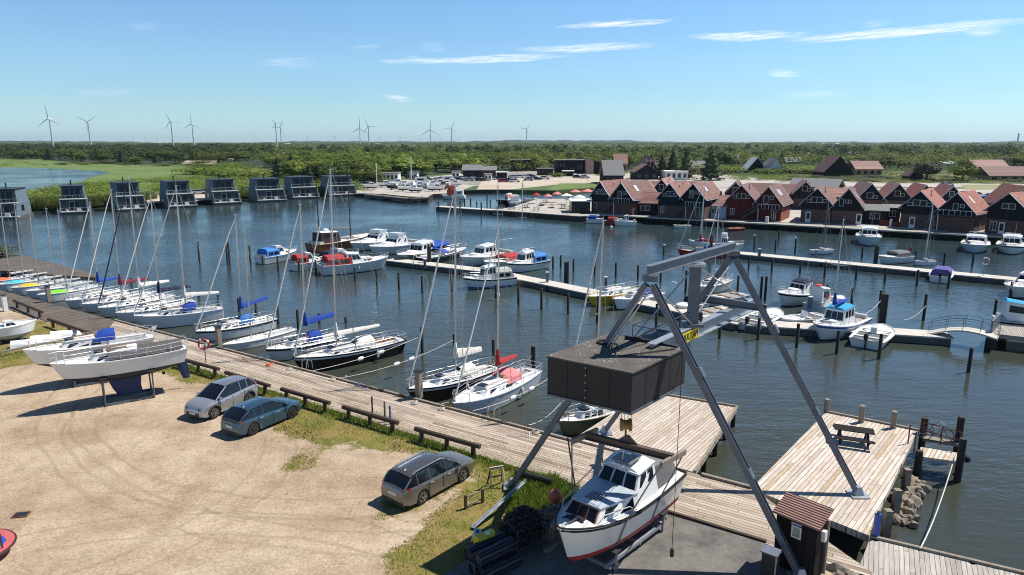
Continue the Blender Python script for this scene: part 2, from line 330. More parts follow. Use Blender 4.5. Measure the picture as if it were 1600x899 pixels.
# ---- far land
def land_mat():
    k = NT('grassland'); p = k.pos(); a = k.noise(p, .012, 5, .6); b = k.noise(p, .15, 5, .65)
    c = k.ramp(a, [(.3, (.045,.085,.016)), (.5, (.075,.12,.025)), (.62, (.12,.14,.045)), (.8, (.05,.09,.02))])
    c = k.mix(.5, c, k.ramp(b, [(.3, (.55,.6,.5)), (.7, (1.35,1.3,1.2))]), 'MULTIPLY'); k.base(c); k.set(Roughness=.95); k.bump(b, .6, .4); return k.m
LAND = land_mat()
def px(pts, z=0.0): return [tuple(P(x, y, z)[:2]) for x, y in pts]
shore = px([(-60,333),(50,328),(110,328),(175,322),(230,320),(325,315),(390,310),(430,307),(500,305),(552,303.5)], WZ)+px([(560,302),(600,304),(640,308),(668,309),(676,304),(700,303),(722,298),(760,297),(800,297),(870,298),(925,294),(935,298)])
HQ0, HQ1 = P(916,334.5), P(1600,372)                       # front of the houses' quay
qd = (HQ1-HQ0); qd.z = 0; qd.normalize(); qn = Vector((-qd.y, qd.x, 0))    # qn points inland
if qn.y < 0: qn = -qn
HQ2 = HQ1+qd*60
inl = lambda p, d: tuple((p+qn*d)[:2])
land = [(-9000,150),(-260,150)]+shore+[tuple(P(938,318)[:2]), inl(HQ0,3.0), inl(HQ1,3.0), inl(HQ2,3.0), (9000,HQ2.y-500),(9000,13900),(-9000,13900)]
sheet('far_land', land, 0.0, LAND, skirt=3.0)
def patch(name, pts, m, z=.03): return sheet(name, px(pts), z, m)
def noisy(name, stops, s1=.05, s2=.8, rough=.95, b=.3):
    k = NT(name); p = k.pos(); c = k.ramp(k.noise(p, s1, 6, .65), stops)
    c = k.mix(.45, c, k.ramp(k.noise(p, s2, 6, .7), [(.3, (.65,.65,.65)), (.7, (1.3,1.3,1.3))]), 'MULTIPLY'); k.base(c); k.set(Roughness=rough); k.bump(k.noise(p, s2*2, 4), b, .05); return k.m
meadowm = noisy('meadow_grass', [(.3, (.085,.14,.028)), (.5, (.12,.18,.035)), (.7, (.17,.2,.06))], .03, .3)
sandm = noisy('pale_sand', [(.3, (.42,.35,.26)), (.6, (.52,.45,.35))], .08)
pavem = noisy('quay_paving', [(.3, (.36,.33,.29)), (.6, (.48,.44,.38))], .1)
asphm = noisy('asphalt', [(.3, (.08,.076,.07)), (.45, (.14,.13,.115)), (.6, (.19,.175,.155)), (.75, (.12,.11,.1))], .8, 7)
dryg = noisy('dry_heath', [(.3, (.13,.12,.05)), (.5, (.2,.17,.09)), (.7, (.11,.13,.04))], .05, .5)
fieldm = noisy('pale_field', [(.3, (.2,.22,.08)), (.6, (.28,.26,.14))], .02, .4)
lakem = WM
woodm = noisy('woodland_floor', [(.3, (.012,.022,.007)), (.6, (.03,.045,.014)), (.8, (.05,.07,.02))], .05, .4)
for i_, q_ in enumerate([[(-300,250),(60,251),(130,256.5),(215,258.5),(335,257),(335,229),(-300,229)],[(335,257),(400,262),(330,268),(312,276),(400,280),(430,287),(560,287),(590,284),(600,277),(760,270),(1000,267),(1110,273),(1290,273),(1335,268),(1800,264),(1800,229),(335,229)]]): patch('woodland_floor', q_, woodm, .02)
patch('meadow', [(-40,247),(60,249),(130,256),(210,258),(330,262),(330,268),(300,292),(220,300),(140,305),(-10,318),(-40,322)], meadowm, .03)
patch('fjord_water', [(-260,261),(40,262),(110,265),(150,267),(172,269),(165,272),(140,278),(128,284),(132,289),(100,293),(55,297),(-30,303),(-260,318)], lakem, .07)
patch('sand_bank', [(230,318),(228,309),(255,305),(325,304),(330,313)], sandm, .05)
patch('sand_track', [(290,251),(340,250),(338,256),(282,257)], sandm, .05)
patch('quay_apron', [(556,302.5),(560,292),(640,280),(760,268),(860,268),(930,272),(930,280),(860,285),(800,289),(740,291),(722,297.5),(700,302.5),(676,303.5),(668,308.5),(640,307.5),(600,303.5)], pavem, .04)
patch('beach_sand', [(745,296.5),(755,280),(880,272),(938,275),(940,286),(880,288),(860,290),(800,296.5)], sandm, .06)
patch('lawn', [(855,297),(875,287),(930,287),(934,296),(925,293.5),(870,297.5)], meadowm, .08)
patch('yard_gravel', [(715,288),(745,272),(860,269),(930,273),(930,279),(860,283),(800,286),(750,290)], noisy('grey_gravel', [(.3, (.2,.185,.16)), (.6, (.3,.275,.24))], .15), .05)
patch('road', [(930,280),(1000,268),(1060,266),(1100,270),(1200,281),(1330,284),(1600,288),(1600,294),(1330,292),(1180,292),(1000,300),(940,296)], pavem, .05)
patch('heath', [(1225,276),(1330,272),(1600,272),(1600,287),(1330,284),(1225,284)], dryg, .04)
patch('pale_field', [(1500,289),(1640,289),(1640,298),(1510,297)], fieldm, .06)
patch('lot_paving', [(940,300),(1180,292),(1640,297),(1700,379),(1500,362.5),(1300,354.5),(1100,341.5),(1000,336),(941,329)], pavem, .05)
for i, (a, b_, c_, d_) in enumerate([(520,232.0,640,1.0),(200,230.5,300,.8),(900,229.5,1090,.8),(1330,233,1420,1.0),(1150,228,1260,.7)]):
    patch('field', [(a,b_),(c_,b_+.3),(c_-10,b_+d_),(a+10,b_+d_*.8)], fieldm, .1)
# ---- boardwalk and decks
BW0, BW1 = Vector((11.0,28.55,0)), Vector((-66.0,78.6,0)); BL0, BL1 = Vector((13.4,21.9,0)), Vector((-66.0,75.0,0))
bang = math.atan2(BW1.y-BW0.y, BW1.x-BW0.x)
plank = plank_mat('weathered_planks', [(.29,.225,.165),(.44,.36,.275),(.53,.44,.35),(.37,.295,.225),(.61,.52,.43),(.46,.36,.27)], bang, width=.21, gap=.13, length=5)
plank_old = plank_mat('old_grey_planks', [(.10,.08,.065),(.15,.12,.095),(.19,.155,.125),(.12,.1,.08)], bang+math.pi/2, width=.2, dirt=.5)
S_ = .26
def lerp(a, b, t): return a+(b-a)*t
tj = .6
wj, lj = lerp(BW0, BW1, tj), lerp(BL0, BL1, tj-.015)
def xy(*v): return [tuple(p[:2]) for p in v]
bd = sheet('boardwalk', xy(BL0, BW0, wj, lj), .02, plank, skirt=.3)
sheet('old_boardwalk', xy(lj, wj, BW1, BL1), .024, plank_old, skirt=.3)
f2ang = math.atan2(8.9, 7.7)
plank2 = plank_mat('new_planks', [(.5,.38,.25),(.62,.52,.42),(.68,.6,.52),(.56,.47,.38),(.72,.64,.56),(.5,.42,.34)], f2ang, width=.2, dirt=.15)
FG1 = [P(900,680),P(1010,613),P(1152,637),P(1062,702)]
FG1[0] = lerp(BW0,BW1,.088); FG1[3] = lerp(BW0,BW1,.012)+Vector((-.1,.1,0))
FG1[0] = Vector((3.3,33.95,0)); FG1[3] = Vector((8.75,30.13,0))
sheet('finger_deck', xy(FG1[0],FG1[1],FG1[2],FG1[3]), .028, plank_mat('pale_planks', [(.48,.38,.29),(.56,.47,.38),(.64,.56,.48),(.52,.44,.36)], math.atan2(6.5,5.0), width=.2, dirt=.2), skirt=.28)
F2 = [Vector((10.9,28.55,0)),P(1290,645),P(1434,674),P(1358,819)]
q_ = Vector((13.35,25.2,0))
sheet('crane_deck', xy(F2[0],F2[1],F2[2],Vector((14.9,25.6,0)),Vector((14.35,24.75,0))), .036, plank2, skirt=.3)
stubp = [P(26,397),P(155,430),P(150,434),P(95,431),P(20,424),P(-60,421),P(-60,397)]
sheet('old_jetty', xy(*stubp), .03, plank_old, skirt=.4)
# ---- the yard
def smooth(x): x = max(0, min(1, x)); return x*x*(3-2*x)
grass_px = [[(270,556),(300,556),(420,590),(560,628),(700,668),(905,722),(930,745),(905,775),(860,800),(795,822),(740,860),(715,915),(610,910),(600,870),(640,830),(575,810),(600,765),(520,750),(440,735),(470,690),(430,670),(390,655),(330,600),(285,600),(250,575)],
            [(-60,520),(60,500),(140,520),(250,560),(275,580),(150,590),(90,560),(40,570),(-60,585)]]
grass_w = [px(q) for q in grass_px]
bare_w = [px(q) for q in [[(560,705),(640,700),(690,712),(600,750),(575,775),(540,740)],[(470,690),(560,690),(620,730),(575,800),(480,740)],[(600,800),(680,770),(720,740),(745,720),(760,740),(700,800),(640,840)]]]
def inside(p, poly):
    x, y = p; c = False; n = len(poly); j = n-1
    for i in range(n):
        xi, yi = poly[i]; xj, yj = poly[j]
        if (yi > y) != (yj > y) and x < (xj-xi)*(y-yi)/(yj-yi)+xi: c = not c
        j = i
    return c
def edge_d(p, poly):
    best = 1e9; n = len(poly); px_, py_ = p
    for i in range(n):
        x0, y0 = poly[i]; x1, y1 = poly[(i+1) % n]; dx, dy = x1-x0, y1-y0; t = max(0, min(1, ((px_-x0)*dx+(py_-y0)*dy)/(dx*dx+dy*dy+1e-9)))
        best = min(best, math.hypot(px_-x0-dx*t, py_-y0-dy*t))
    return best
def gmask(x, y):
    v = 0
    for q in grass_w:
        d = edge_d((x, y), q); v = max(v, smooth(.5+(d if inside((x, y), q) else -d)/2.4))
    for q in bare_w:
        d = edge_d((x, y), q); v -= .62*smooth(.5+(d if inside((x, y), q) else -d)/1.8)
    return max(v, 0)
def yard_mat():
    k = NT('sandy_gravel'); p = k.pos(); at = k.n('Attribute'); at.attribute_name = 'turf'; g = at.outputs['Fac']
    big = k.noise(p, .16, 6, .62); mid = k.noise(p, .8, 8, .72); fine = k.noise(p, 8, 6, .8)
    c = k.ramp(big, [(.28, (.28,.205,.14)), (.42, (.40,.305,.215)), (.58, (.5,.405,.3)), (.75, (.33,.26,.185))])
    c = k.mix(.55, c, k.ramp(mid, [(.32, (.62,.58,.53)), (.5, (1.0,.98,.95)), (.7, (1.28,1.27,1.25))]), 'MULTIPLY')
    c = k.mix(.7, c, k.ramp(fine, [(.34, (.5,.47,.43)), (.55, (1.05,1.04,1.02)), (.7, (1.55,1.5,1.45))]), 'MULTIPLY')
    vo = k.n('TexVoronoi'); vo.inputs['Scale'].default_value = 7; k.l(p, vo.inputs['Vector']); sel = k.step(k.noise(p, .3, 4, .6), .52, .66)
    c = k.mix(k.math('MULTIPLY', sel, .5), c, k.ramp(vo.outputs['Distance'], [(.1, (1.5,1.4,1.3)), (.4, (.75,.7,.65))]), 'MULTIPLY')
    dk = k.step(k.noise(p, 1.9, 5, .7), .63, .7); dk2 = k.step(k.noise(p, .25, 3, .5), .5, .62); c = k.mix(k.math('MULTIPLY', k.math('MULTIPLY', dk, dk2), .7), c, (.1,.075,.05))
    # tyre tracks: thin arcs worn into the sand
    for (cx, cy, r, w) in [(-9,44,16.3,.12),(-9,44,17.9,.13),(-22,30,9.5,.1),(-22,30,11.1,.1),(-4,50,25,.12),(-4,50,26.6,.12),(-12,8,17,.1),(-12,8,18.6,.1),(4,55,40,.13)]:
        d = k.n('VectorMath'); d.operation = 'DISTANCE'; k.l(p, d.inputs[0]); d.inputs[1].default_value = (cx, cy, 0)
        dd = k.math('ABSOLUTE', k.math('SUBTRACT', k.math('ADD', d.outputs['Value'], k.math('MULTIPLY', k.math('SUBTRACT', big, .5), 1.6)), r))
        t = k.math('MULTIPLY', k.math('SUBTRACT', 1.0, k.step(dd, w*.3, w*1.3)), k.step(mid, .38, .55)); c = k.mix(k.math('MULTIPLY', t, .3), c, (.15,.11,.075))
    gn = k.math('ADD', g, k.math('MULTIPLY', k.math('SUBTRACT', k.noise(p, 1.3, 7, .75), .5), 1.5)); gm = k.step(gn, .38, .62)
    gc = k.ramp(k.noise(p, .5, 5, .65), [(.3, (.11,.135,.022)), (.46, (.19,.18,.045)), (.58, (.27,.2,.08)), (.72, (.1,.135,.02))]); gc = k.mix(.6, gc, k.ramp(k.noise(p, 11, 4, .8), [(.3, (.4,.42,.35)), (.7, (1.5,1.45,1.3))]), 'MULTIPLY')
    c = k.mix(gm, c, gc); k.base(c); k.set(Roughness=.95, Specular_IOR_Level=.2)
    k.bump(k.math('ADD', k.math('ADD', mid, k.math('MULTIPLY', fine, .5)), k.math('MULTIPLY', gm, .3)), .55, .07); return k.m
def build_yard():
    # grid between x -75..16 and y 0..76, kept on the land side of the boardwalk
    xs = np.arange(-90, 22.01, .6); ys = np.arange(-6, 82.01, .6)
    nd = (BL1-BL0); L = nd.length; nd /= L; nn = Vector((nd.y, -nd.x, 0));  nn = nn if (Vector((0,0,0))-BL0).dot(nn) > 0 else -nn
    ok = np.zeros((len(xs), len(ys)), bool); vs = {}; V = []; F = []; T = []
    for i, x in enumerate(xs):
        for j, y in enumerate(ys):
            d = (x-BL0.x)*nn.x+(y-BL0.y)*nn.y
            if d > -1.5: vs[(i, j)] = len(V); V.append((x, y, -.012+.02*math.sin(x*.9)*math.sin(y*.7)-(.25 if d < -.4 else 0))); T.append(gmask(x, y) if (y < 66 and x > -60) else 0)
    for i in range(len(xs)-1):
        for j in range(len(ys)-1):
            q = [(i,j),(i+1,j),(i+1,j+1),(i,j+1)]
            if all(a in vs for a in q): F.append([vs[a] for a in q])
    me = bpy.data.meshes.new('yard_ground'); me.from_pydata(V, [], F); at = me.attributes.new('turf', 'FLOAT', 'POINT'); at.data.foreach_set('value', T)
    me.polygons.foreach_set('use_smooth', [True]*len(F)); o = link('yard_ground', me, yard_mat()); o['kind'] = 'structure'
build_yard()
sheet('bank', xy(BL0+Vector((0,-.3,0)), BL1, Vector((-300,60,0)), Vector((-300,-80,0)), Vector((13.4,-80,0))), -.3, sandm, skirt=2.5)
# hard standing under the crane, with its kerb timber
aw = px([(1035,803),(1197,851),(1215,858),(1300,920),(1300,1000),(560,1000),(660,930),(705,893),(740,868),(800,838),(870,806),(955,775)])
sheet('hard_standing', [tuple(q) for q in aw], .045, asphm)
# edge timbers along the decks
def edge(name, label, pts, w, h, z, m, cat='edge timber'):
    mb = MB(); 
    for a, b in zip(pts[:-1], pts[1:]): mb.bar((a[0],a[1],z),(b[0],b[1],z), w, h)
    return tag(mk(name, mb, m), label, cat)
lo = lambda p, d, n: p+n*d
nw_ = Vector((BW1.y-BW0.y, -(BW1.x-BW0.x), 0)).normalized()
edge('edge_timber', 'long grey edge timber along the water side of the boardwalk', [lerp(BW0,BW1,.098), lerp(BW0,BW1,.6)], .16, .12, .08, timber)
edge('edge_timber', 'short edge timber between the finger deck and the crane deck', [lerp(BW0,BW1,.001), lerp(BW0,BW1,.026)], .16, .12, .08, timber)
edge('edge_timber', 'edge timber across the far end of the crane deck', [F2[1], F2[2]], .14, .1, .09, timber)
edge('edge_timber', 'edge timber around the free end of the pale finger deck', [FG1[1], FG1[2], FG1[3]], .14, .1, .08, timber)
edge('kerb_timber', 'dark timber kerb between the hard standing and the boardwalk', [P(1035,799),P(1197,849)], .14, .14, .06, oldlog, 'kerb')
# piles under the decks
def under(name, label, pts, group, r=.13, z0=-2.4, z1=-.28):
    first = None
    for p in pts:
        if first is None:
            first = tag(mk(name, MB().lathe([(r, z0), (r, z1)], n=8), pilem, smooth=True, loc=(p[0], p[1], 0)), label, 'pile', group)
        else: c = first.copy(); COL.objects.link(c); c.location = (p[0], p[1], 0)
under('deck_pile', 'round dark pile holding up the boards of the crane deck and finger deck', [lerp(F2[0],F2[1],t)+Vector((.15,-.1,0)) for t in (.15,.4,.65,.9)]+[lerp(FG1[2],FG1[3],t)+Vector((-.1,.1,0)) for t in (.03,.25,.5,.75)]+[lerp(F2[1],F2[2],t) for t in (.2,.5,.8)], 'piles under the crane deck and finger deck')
# sheet pile walls holding the yard
mb = MB(); mb.bar(lerp(BW0,BW1,-.02)+Vector((0,-.25,-1.4)), lerp(BW0,BW1,.98)+Vector((0,-.25,-1.4)), .1, 2.2)
o = mk('bulkhead', mb, pilem); tag(o, kind='structure')
# ---- long floating piers: pale deck on a dark concrete float
pierdk = noisy('pier_deck', [(.3, (.5,.46,.4)), (.6, (.6,.56,.5))], .3, 3)
fl_m = mat('float_concrete', (.09,.09,.085), .8, var=.3)
def pier(name, label, pts, w, top=-.45, thick=.55, m=None):
    t = thing(name, label, 'pier', (pts[0].x, pts[0].y, 0)); o = Vector((pts[0].x, pts[0].y, 0)); d = MB(); f = MB()
    for a, b in zip(pts[:-1], pts[1:]):
        a = Vector((a.x, a.y, 0))-o; b = Vector((b.x, b.y, 0))-o
        d.bar(a+Vector((0,0,top-.06)), b+Vector((0,0,top-.06)), w, .12); n = max(1, int((b-a).length/9)); 
        for i in range(n):
            p, q = lerp(a, b, (i+.012)/n), lerp(a, b, (i+.988)/n); f.bar(p+Vector((0,0,top-.13-thick/2)), q+Vector((0,0,top-.13-thick/2)), w-.06, thick)
    mk('deck', d, m or pierdk, t); mk('float', f, fl_m, t); return t
PM = [P(609,405,-.45),P(760,422.5,-.45),P(1160,503,-.45),P(1484,523,-.45)]
PMw = 2.2
pier('floating_pier', 'long pale floating pier across the middle of the harbour, ending at the arched footbridge', PM, PMw)
PF = [P(1085,389,-.45),P(1160,395.5,-.45),P(1600,437,-.45),P(1700,446,-.45)]
pier('floating_pier', 'pale floating pier nearer the red roofed houses, ending beyond the right edge', PF, 2.4)
PL = [P(685,323,-.2),P(770,328.5,-.2),P(925,338.5,-.2)]
pier('breakwater_jetty', 'narrow jetty with a dark side, running out left from the terrace', PL, 2.6, top=-.1, thick=1.0)
pier('basin_jetty', 'short dark jetty behind the terrace, running parallel to it', [P(795,312.5),P(905,316)], 1.6, top=-.2, thick=.9, m=plank_old)
sheet('terrace', xy(P(905,338),P(770,328),P(800,324),P(840,311),P(935,311),P(945,325),P(940,337)), .0, pavem, skirt=1.3)
# ---- quay boardwalk in front of the houses
hqa = math.atan2(qd.y, qd.x)
t = thing('quay_walk', 'pale timber quay walk on posts in front of the red roofed houses', 'quay', (HQ0.x, HQ0.y, 0)); o_ = Vector((HQ0.x, HQ0.y, 0)); mb = MB()
q0, q1 = Vector((0,0,0)), HQ2-HQ0; q1.z = 0
mb.hexa([q0+qn*-.3+Vector((0,0,-.18)), q1+qn*-.3+Vector((0,0,-.18)), q1+qn*3.2+Vector((0,0,-.18)), q0+qn*3.2+Vector((0,0,-.18))], [q0+qn*-.3+Vector((0,0,.06)), q1+qn*-.3+Vector((0,0,.06)), q1+qn*3.2+Vector((0,0,.06)), q0+qn*3.2+Vector((0,0,.06))])
mk('deck', mb, plank_mat('quay_planks', [(.42,.38,.33),(.52,.48,.42),(.46,.41,.36)], hqa), t)
mb = MB(); n = int(q1.length/3.4)
for i in range(n+1):
    c = lerp(q0, q1, i/n); mb.lathe([(.14,-2.3),(.14,-.18)], c=c+qn*-.1, n=6)
mk('support_post', mb, pilem, t)['kind'] = 'stuff'
qw = MB().bar(HQ0+qn*2.92+Vector((0,0,-1.05)), HQ2+qn*2.92+Vector((0,0,-1.05)), .14, 2.3); qw.bar(HQ0+qn*2.9+Vector((0,0,-1.05)), P(938,318)+Vector((-.3,0,-1.05)), .14, 2.3); o = mk('quay_wall', qw, pilem); tag(o, kind='structure')
bw_ = MB(); sp_ = [Vector((*p, -1.05)) for p in px([(554,303.5)], WZ)+px([(560,302),(600,304),(640,308),(668,309),(676,304),(700,303),(722,298),(760,297),(800,297)])]
for a_, b_ in zip(sp_[:-1], sp_[1:]): bw_.bar(a_+Vector((0,-.1,0)), b_+Vector((0,-.1,0)), .14, 2.2)
o = mk('harbour_bulkhead', bw_, pilem); tag(o, kind='structure'); tw_ = MB(); tp_ = [P(942,337.5)+Vector((0,-.1,-.72)), P(905,338.4)+Vector((0,-.1,-.72)), P(769,328.3)+Vector((-.1,-.1,-.72)), P(799,323.8)+Vector((0,.1,-.72))]
for a_, b_ in zip(tp_[:-1], tp_[1:]): tw_.bar(a_, b_, .14, 1.3)
o = mk('terrace_bulkhead', tw_, pilem); tag(o, kind='structure')
# ---- arched footbridge + right landing
t = thing('footbridge', 'arched grey footbridge from the end of the middle pier to the landing at the right edge', 'bridge', tuple(P(1450,515,-.45)))
a, b = P(1452,519,-.45)-t.location, P(1560,527,0)-t.location; dk = MB(); rl = MB(); rp = []; n = 12; dirn = (b-a).normalized(); sd_ = Vector((-dirn.y, dirn.x, 0))
pts = [lerp(a, b, i/n)+Vector((0,0,.5*math.sin(math.pi*i/n))) for i in range(n+1)]
dk.loft([[p+sd_*.7, p+sd_*-.7, p+sd_*-.7+Vector((0,0,-.14)), p+sd_*.7+Vector((0,0,-.14))] for p in pts])
mk('deck', dk, pierdk, t)
for s in (-.65, .65):
    rl = MB(); rl.tube([p+sd_*s+Vector((0,0,1.0)) for p in pts], .022, 5); rl.tube([p+sd_*s+Vector((0,0,.55)) for p in pts], .014, 4)
    for i in range(0, n+1, 3): rl.tube([pts[i]+sd_*s, pts[i]+sd_*s+Vector((0,0,1.0))], .02, 5)
    mk('railing', rl, galv, t)
t = thing('landing_stage', 'raised plank landing stage on dark posts at the right end of the arched bridge', 'landing', tuple(P(1560,520,0)))
l0 = [P(1548,521,.1)-t.location,P(1560,508,.1)-t.location,P(1720,523,.1)-t.location,P(1700,538,.1)-t.location]
mb = MB(); mb.hexa([p+Vector((0,0,-.35)) for p in l0], l0); mk('deck', mb, plank_mat('landing_planks', [(.3,.27,.23),(.42,.38,.33),(.36,.32,.28)], math.radians(60)), t)
for q in (lerp(l0[0], l0[3], .02), lerp(l0[0], l0[3], .45), lerp(l0[1], l0[2], .05), lerp(l0[1], l0[2], .5)): mk('post', MB().box(q.x-.3,q.x+.3,q.y-.3,q.y+.3,-2.3,-.3), pilem, t)
mk('board', MB().bar(l0[0]+Vector((0,0,.1)), lerp(l0[0], l0[1], 1.0)+Vector((0,0,.1)), .14, 1.9), galv, t)
# ---- near landing at lower right, with its mooring rope
t = thing('near_landing', 'weathered plank walkway at the lower right corner with a pale edge board', 'walkway', tuple(P(1360,842,0)))
l0 = [P(1357,842,.0),P(1358,842,0),P(1640,905,0),P(1640,990,0),P(1335,890,0)]; l0 = [p-t.location for p in (P(1360,840,.0),P(1680,916,0),P(1680,1000,0),P(1340,892,0))]
mb = MB(); mb.hexa([p+Vector((0,0,-.22)) for p in l0], [p+Vector((0,0,.0)) for p in l0]); dd = l0[1]-l0[0]
mk('deck', mb, plank_mat('walkway_planks', [(.36,.33,.29),(.46,.43,.38),(.52,.49,.44),(.4,.36,.31)], math.atan2(dd.y, dd.x)+math.pi/2, width=.17), t)
mk('edge_board', MB().bar(l0[0]+Vector((0,0,.05)), l0[1]+Vector((0,0,.05)), .14, .1), timber, t)
for q in (l0[0], l0[3], lerp(l0[0],l0[1],.5)): mk('post', MB().lathe([(.13,-2.3),(.13,.0)], c=(q.x+.1,q.y-.15,0), n=8), pilem, t)
mk('tie_beam', MB().bar(l0[0]+Vector((.1,-.2,-.3)), l0[1]+Vector((.1,-.2,-.3)), .12, .2), pilem, t)
# ================================================================ HOUSES ON THE QUAY
tile_r = tile_mat('red_pantiles', (.27,.13,.105)); tile_b = tile_mat('brown_pantiles', (.21,.11,.09)); tile_o = tile_mat('orange_pantiles', (.37,.14,.1)); tile_p = tile_mat('faded_pantiles', (.36,.19,.16))
brk = brick_mat('dark_red_brick', (.095,.038,.032)); brk_o = brick_mat('orange_brick', (.34,.085,.035)); blk = board_mat('black_boards', (.018,.019,.024), w=.2); rdb = board_mat('dark_red_boards', (.11,.024,.02), w=.2)
wh = mat('white_trim', (.68,.69,.7), .55, var=.06); grm = mat('grey_trim', (.6,.64,.7), .6, var=.1); roofg = mat('grey_felt_roof', (.2,.2,.2), .9, var=.2); doorb = mat('blue_door', (.3,.4,.5), .5)
grdark = mat('dark_grey_timber', (.09,.085,.08), .8, var=.2)
def q4(a, b, h0, h1): return [Vector((a[0],a[1],h0)), Vector((b[0],b[1],h0)), Vector((b[0],b[1],h1)), Vector((a[0],a[1],h1))]
def window(parent, quad, u0, u1, v0, v1, bars=1, w=.06, name='window', gm=None):
    f = mk(name, MB().panel(quad, u0, u1, v0, v1, .03), gm or glass, parent); fr = MB().rim(quad, u0, u1, v0, v1, w, .07)
    for i in range(1, bars+1):
        c = u0+(u1-u0)*i/(bars+1); hw = .035/(Vector(quad[1])-Vector(quad[0])).length; fr.panel(quad, c-hw, c+hw, v0, v1, .06)
    mk('frame', fr, wh, f); return f
def gable_house(label, w, eave, ridge, depth, tile, loc, rz, lower=brk, upper=blk, wins=(), door=None, eq=None, overhang=.45, name='gable_house', group=None, chimney=None, skylights=0, sidewin=False, stair=None, deckrail=False, side=None):
    """local frame: front gable in the plane y=0 facing -y, x from 0 to w, depth along +y"""
    t = thing(name, label, 'house', loc, rz, group); sp = min(eave-.1, 2.55)
    mk('wall', MB().box(0, w, 0, depth, 0, sp), lower, t)
    m = MB(); m.loft([[(0,y,sp),(w,y,sp),(w,y,eave),(w/2,y,ridge),(0,y,eave)] for y in (.0, depth)]); g = mk('gable', m, upper, t)
    if side: mk('side_wall', MB().panel([(w,0,0),(w,depth,0),(w,depth,eave),(w,0,eave)], .01, .99, .0, .98, .02), side, t)
    sl = (ridge-eave)/(w/2); oh = overhang; th = .16
    m = MB()
    for s in (-1, 1):
        ex = w/2+s*(w/2+oh); ez = ridge-sl*(w/2+oh)
        a = [(w/2,-oh,ridge+.02),(ex,-oh,ez+.02),(ex,depth+oh,ez+.02),(w/2,depth+oh,ridge+.02)]
        m.hexa(a, [(x,y,z+th) for x, y, z in a])
    rf = mk('roof', m, tile, t)
    for s in (-1, 1):                                     # barge boards of the front gable and gutters
        ex = w/2+s*(w/2+oh); ez = ridge-sl*(w/2+oh); mm = MB().bar((w/2,-oh-.04,ridge+.06),(ex,-oh-.04,ez+.06), .07, .38, up=(0,-1,0)); mk('barge_board', mm, grm, rf)
        mm = MB().bar((w/2,depth+oh+.04,ridge+.1),(ex,depth+oh+.04,ez+.1), .07, .26, up=(0,-1,0)); mk('barge_board', mm, wh, rf)
        mk('gutter', MB().bar((ex,-oh,ez),(ex,depth+oh,ez), .1, .1), grm, rf)
    if chimney: x, y, h = chimney; mk('chimney', MB().box(x-.15,x+.15,y-.15,y+.15,ridge-sl*abs(x-w/2)-.3,ridge-sl*abs(x-w/2)+h), blackp, rf)
    for i in range(skylights):
        y0 = depth*(.3+.16*i); mm = MB(); sl_q = [(w/2,0,ridge+th+.02),(w/2,depth,ridge+th+.02),(w,depth,eave+th+.02),(w,0,eave+th+.02)]
        mm.panel([sl_q[3], sl_q[2], sl_q[1], sl_q[0]], y0/depth, y0/depth+.09, .35, .72, .05); mk('skylight', mm, wh, rf)
    if not skylights:
        for yy, xx in ((.3,.7),(.62,.62)): mk('vent_pipe', MB().lathe([(.07,0),(.07,.45),(.1,.45),(.1,.55)], c=(w*xx, depth*yy, ridge-sl*(w*xx-w/2)+.12), n=6), blackp, rf)
    fq = q4((0,0),(w,0),0,1.0)
    fq = [(0,-.0,0),(w,-.0,0),(w,-.0,ridge),(0,-.0,ridge)]
    for (x, z, ww, hh, b) in wins: window(t, fq, x/w, (x+ww)/w, z/ridge, (z+hh)/ridge, b)
    if door:
        x, dw, dh = door; d = mk('door', MB().panel(fq, x/w, (x+dw)/w, .02/ridge, dh/ridge, .04), wh, t); mk('pane', MB().panel(fq, (x+.2*dw)/w, (x+.8*dw)/w, dh*.32/ridge, dh*.9/ridge, .07), glass, d); mk('handle', MB().box(x+dw*.88,x+dw*.93,-.12,-.05,.95,1.1), steel, d)
    if stair:                                             # outer stair with solid string and landing
        x0, x1, top = stair; m = MB(); m.bar((x0,-.9,.1),(x1,-.9,top), .08, .3, up=(0,0,1)); m.bar((x0,-1.0,1.0),(x1,-1.0,top+.9), .06, .12); s_ = mk('outer_stair', m, grdark, t)
        m = MB(); k = 9
        for i in range(k): xx = x0+(x1-x0)*(i+.5)/k; zz = top*(i+.5)/k; m.box(xx-.14,xx+.14,-1.0,-.06,zz-.03,zz+.02)
        mk('tread', m, grdark, s_); m = MB(); e = w-.2 if x1 > x0 else .2; a_, b_ = sorted((x1, e)); m.box(a_, b_, -1.05, -.02, top-.12, top)
        mk('balcony', m, grdark, t); m = MB().box(a_, b_, -1.03, -.98, top+.85, top+.93)
        for i in range(7): xx = a_+(b_-a_)*i/6; m.box(xx-.03, xx+.03, -1.02, -.98, top, top+.9)
        mk('balcony_rail', m, grm, t); mk('balcony_post', MB().box(a_+.05,a_+.17,-1.03,-.9,0,top-.12), grm, t)
    return t
def front(x0, y0, x1, y1): a, b = P(x0, y0), P(x1, y1); return a, (b-a).length, math.atan2(b.y-a.y, b.x-a.x)
TRI = lambda w, z, e, r: [(w*.36, z, w*.28, .85, 1), (w*.22, z, w*.12, .5, 0), (w*.66, z, w*.12, .5, 0), (w*.41, z+1.0, w*.18, .42, 0)]
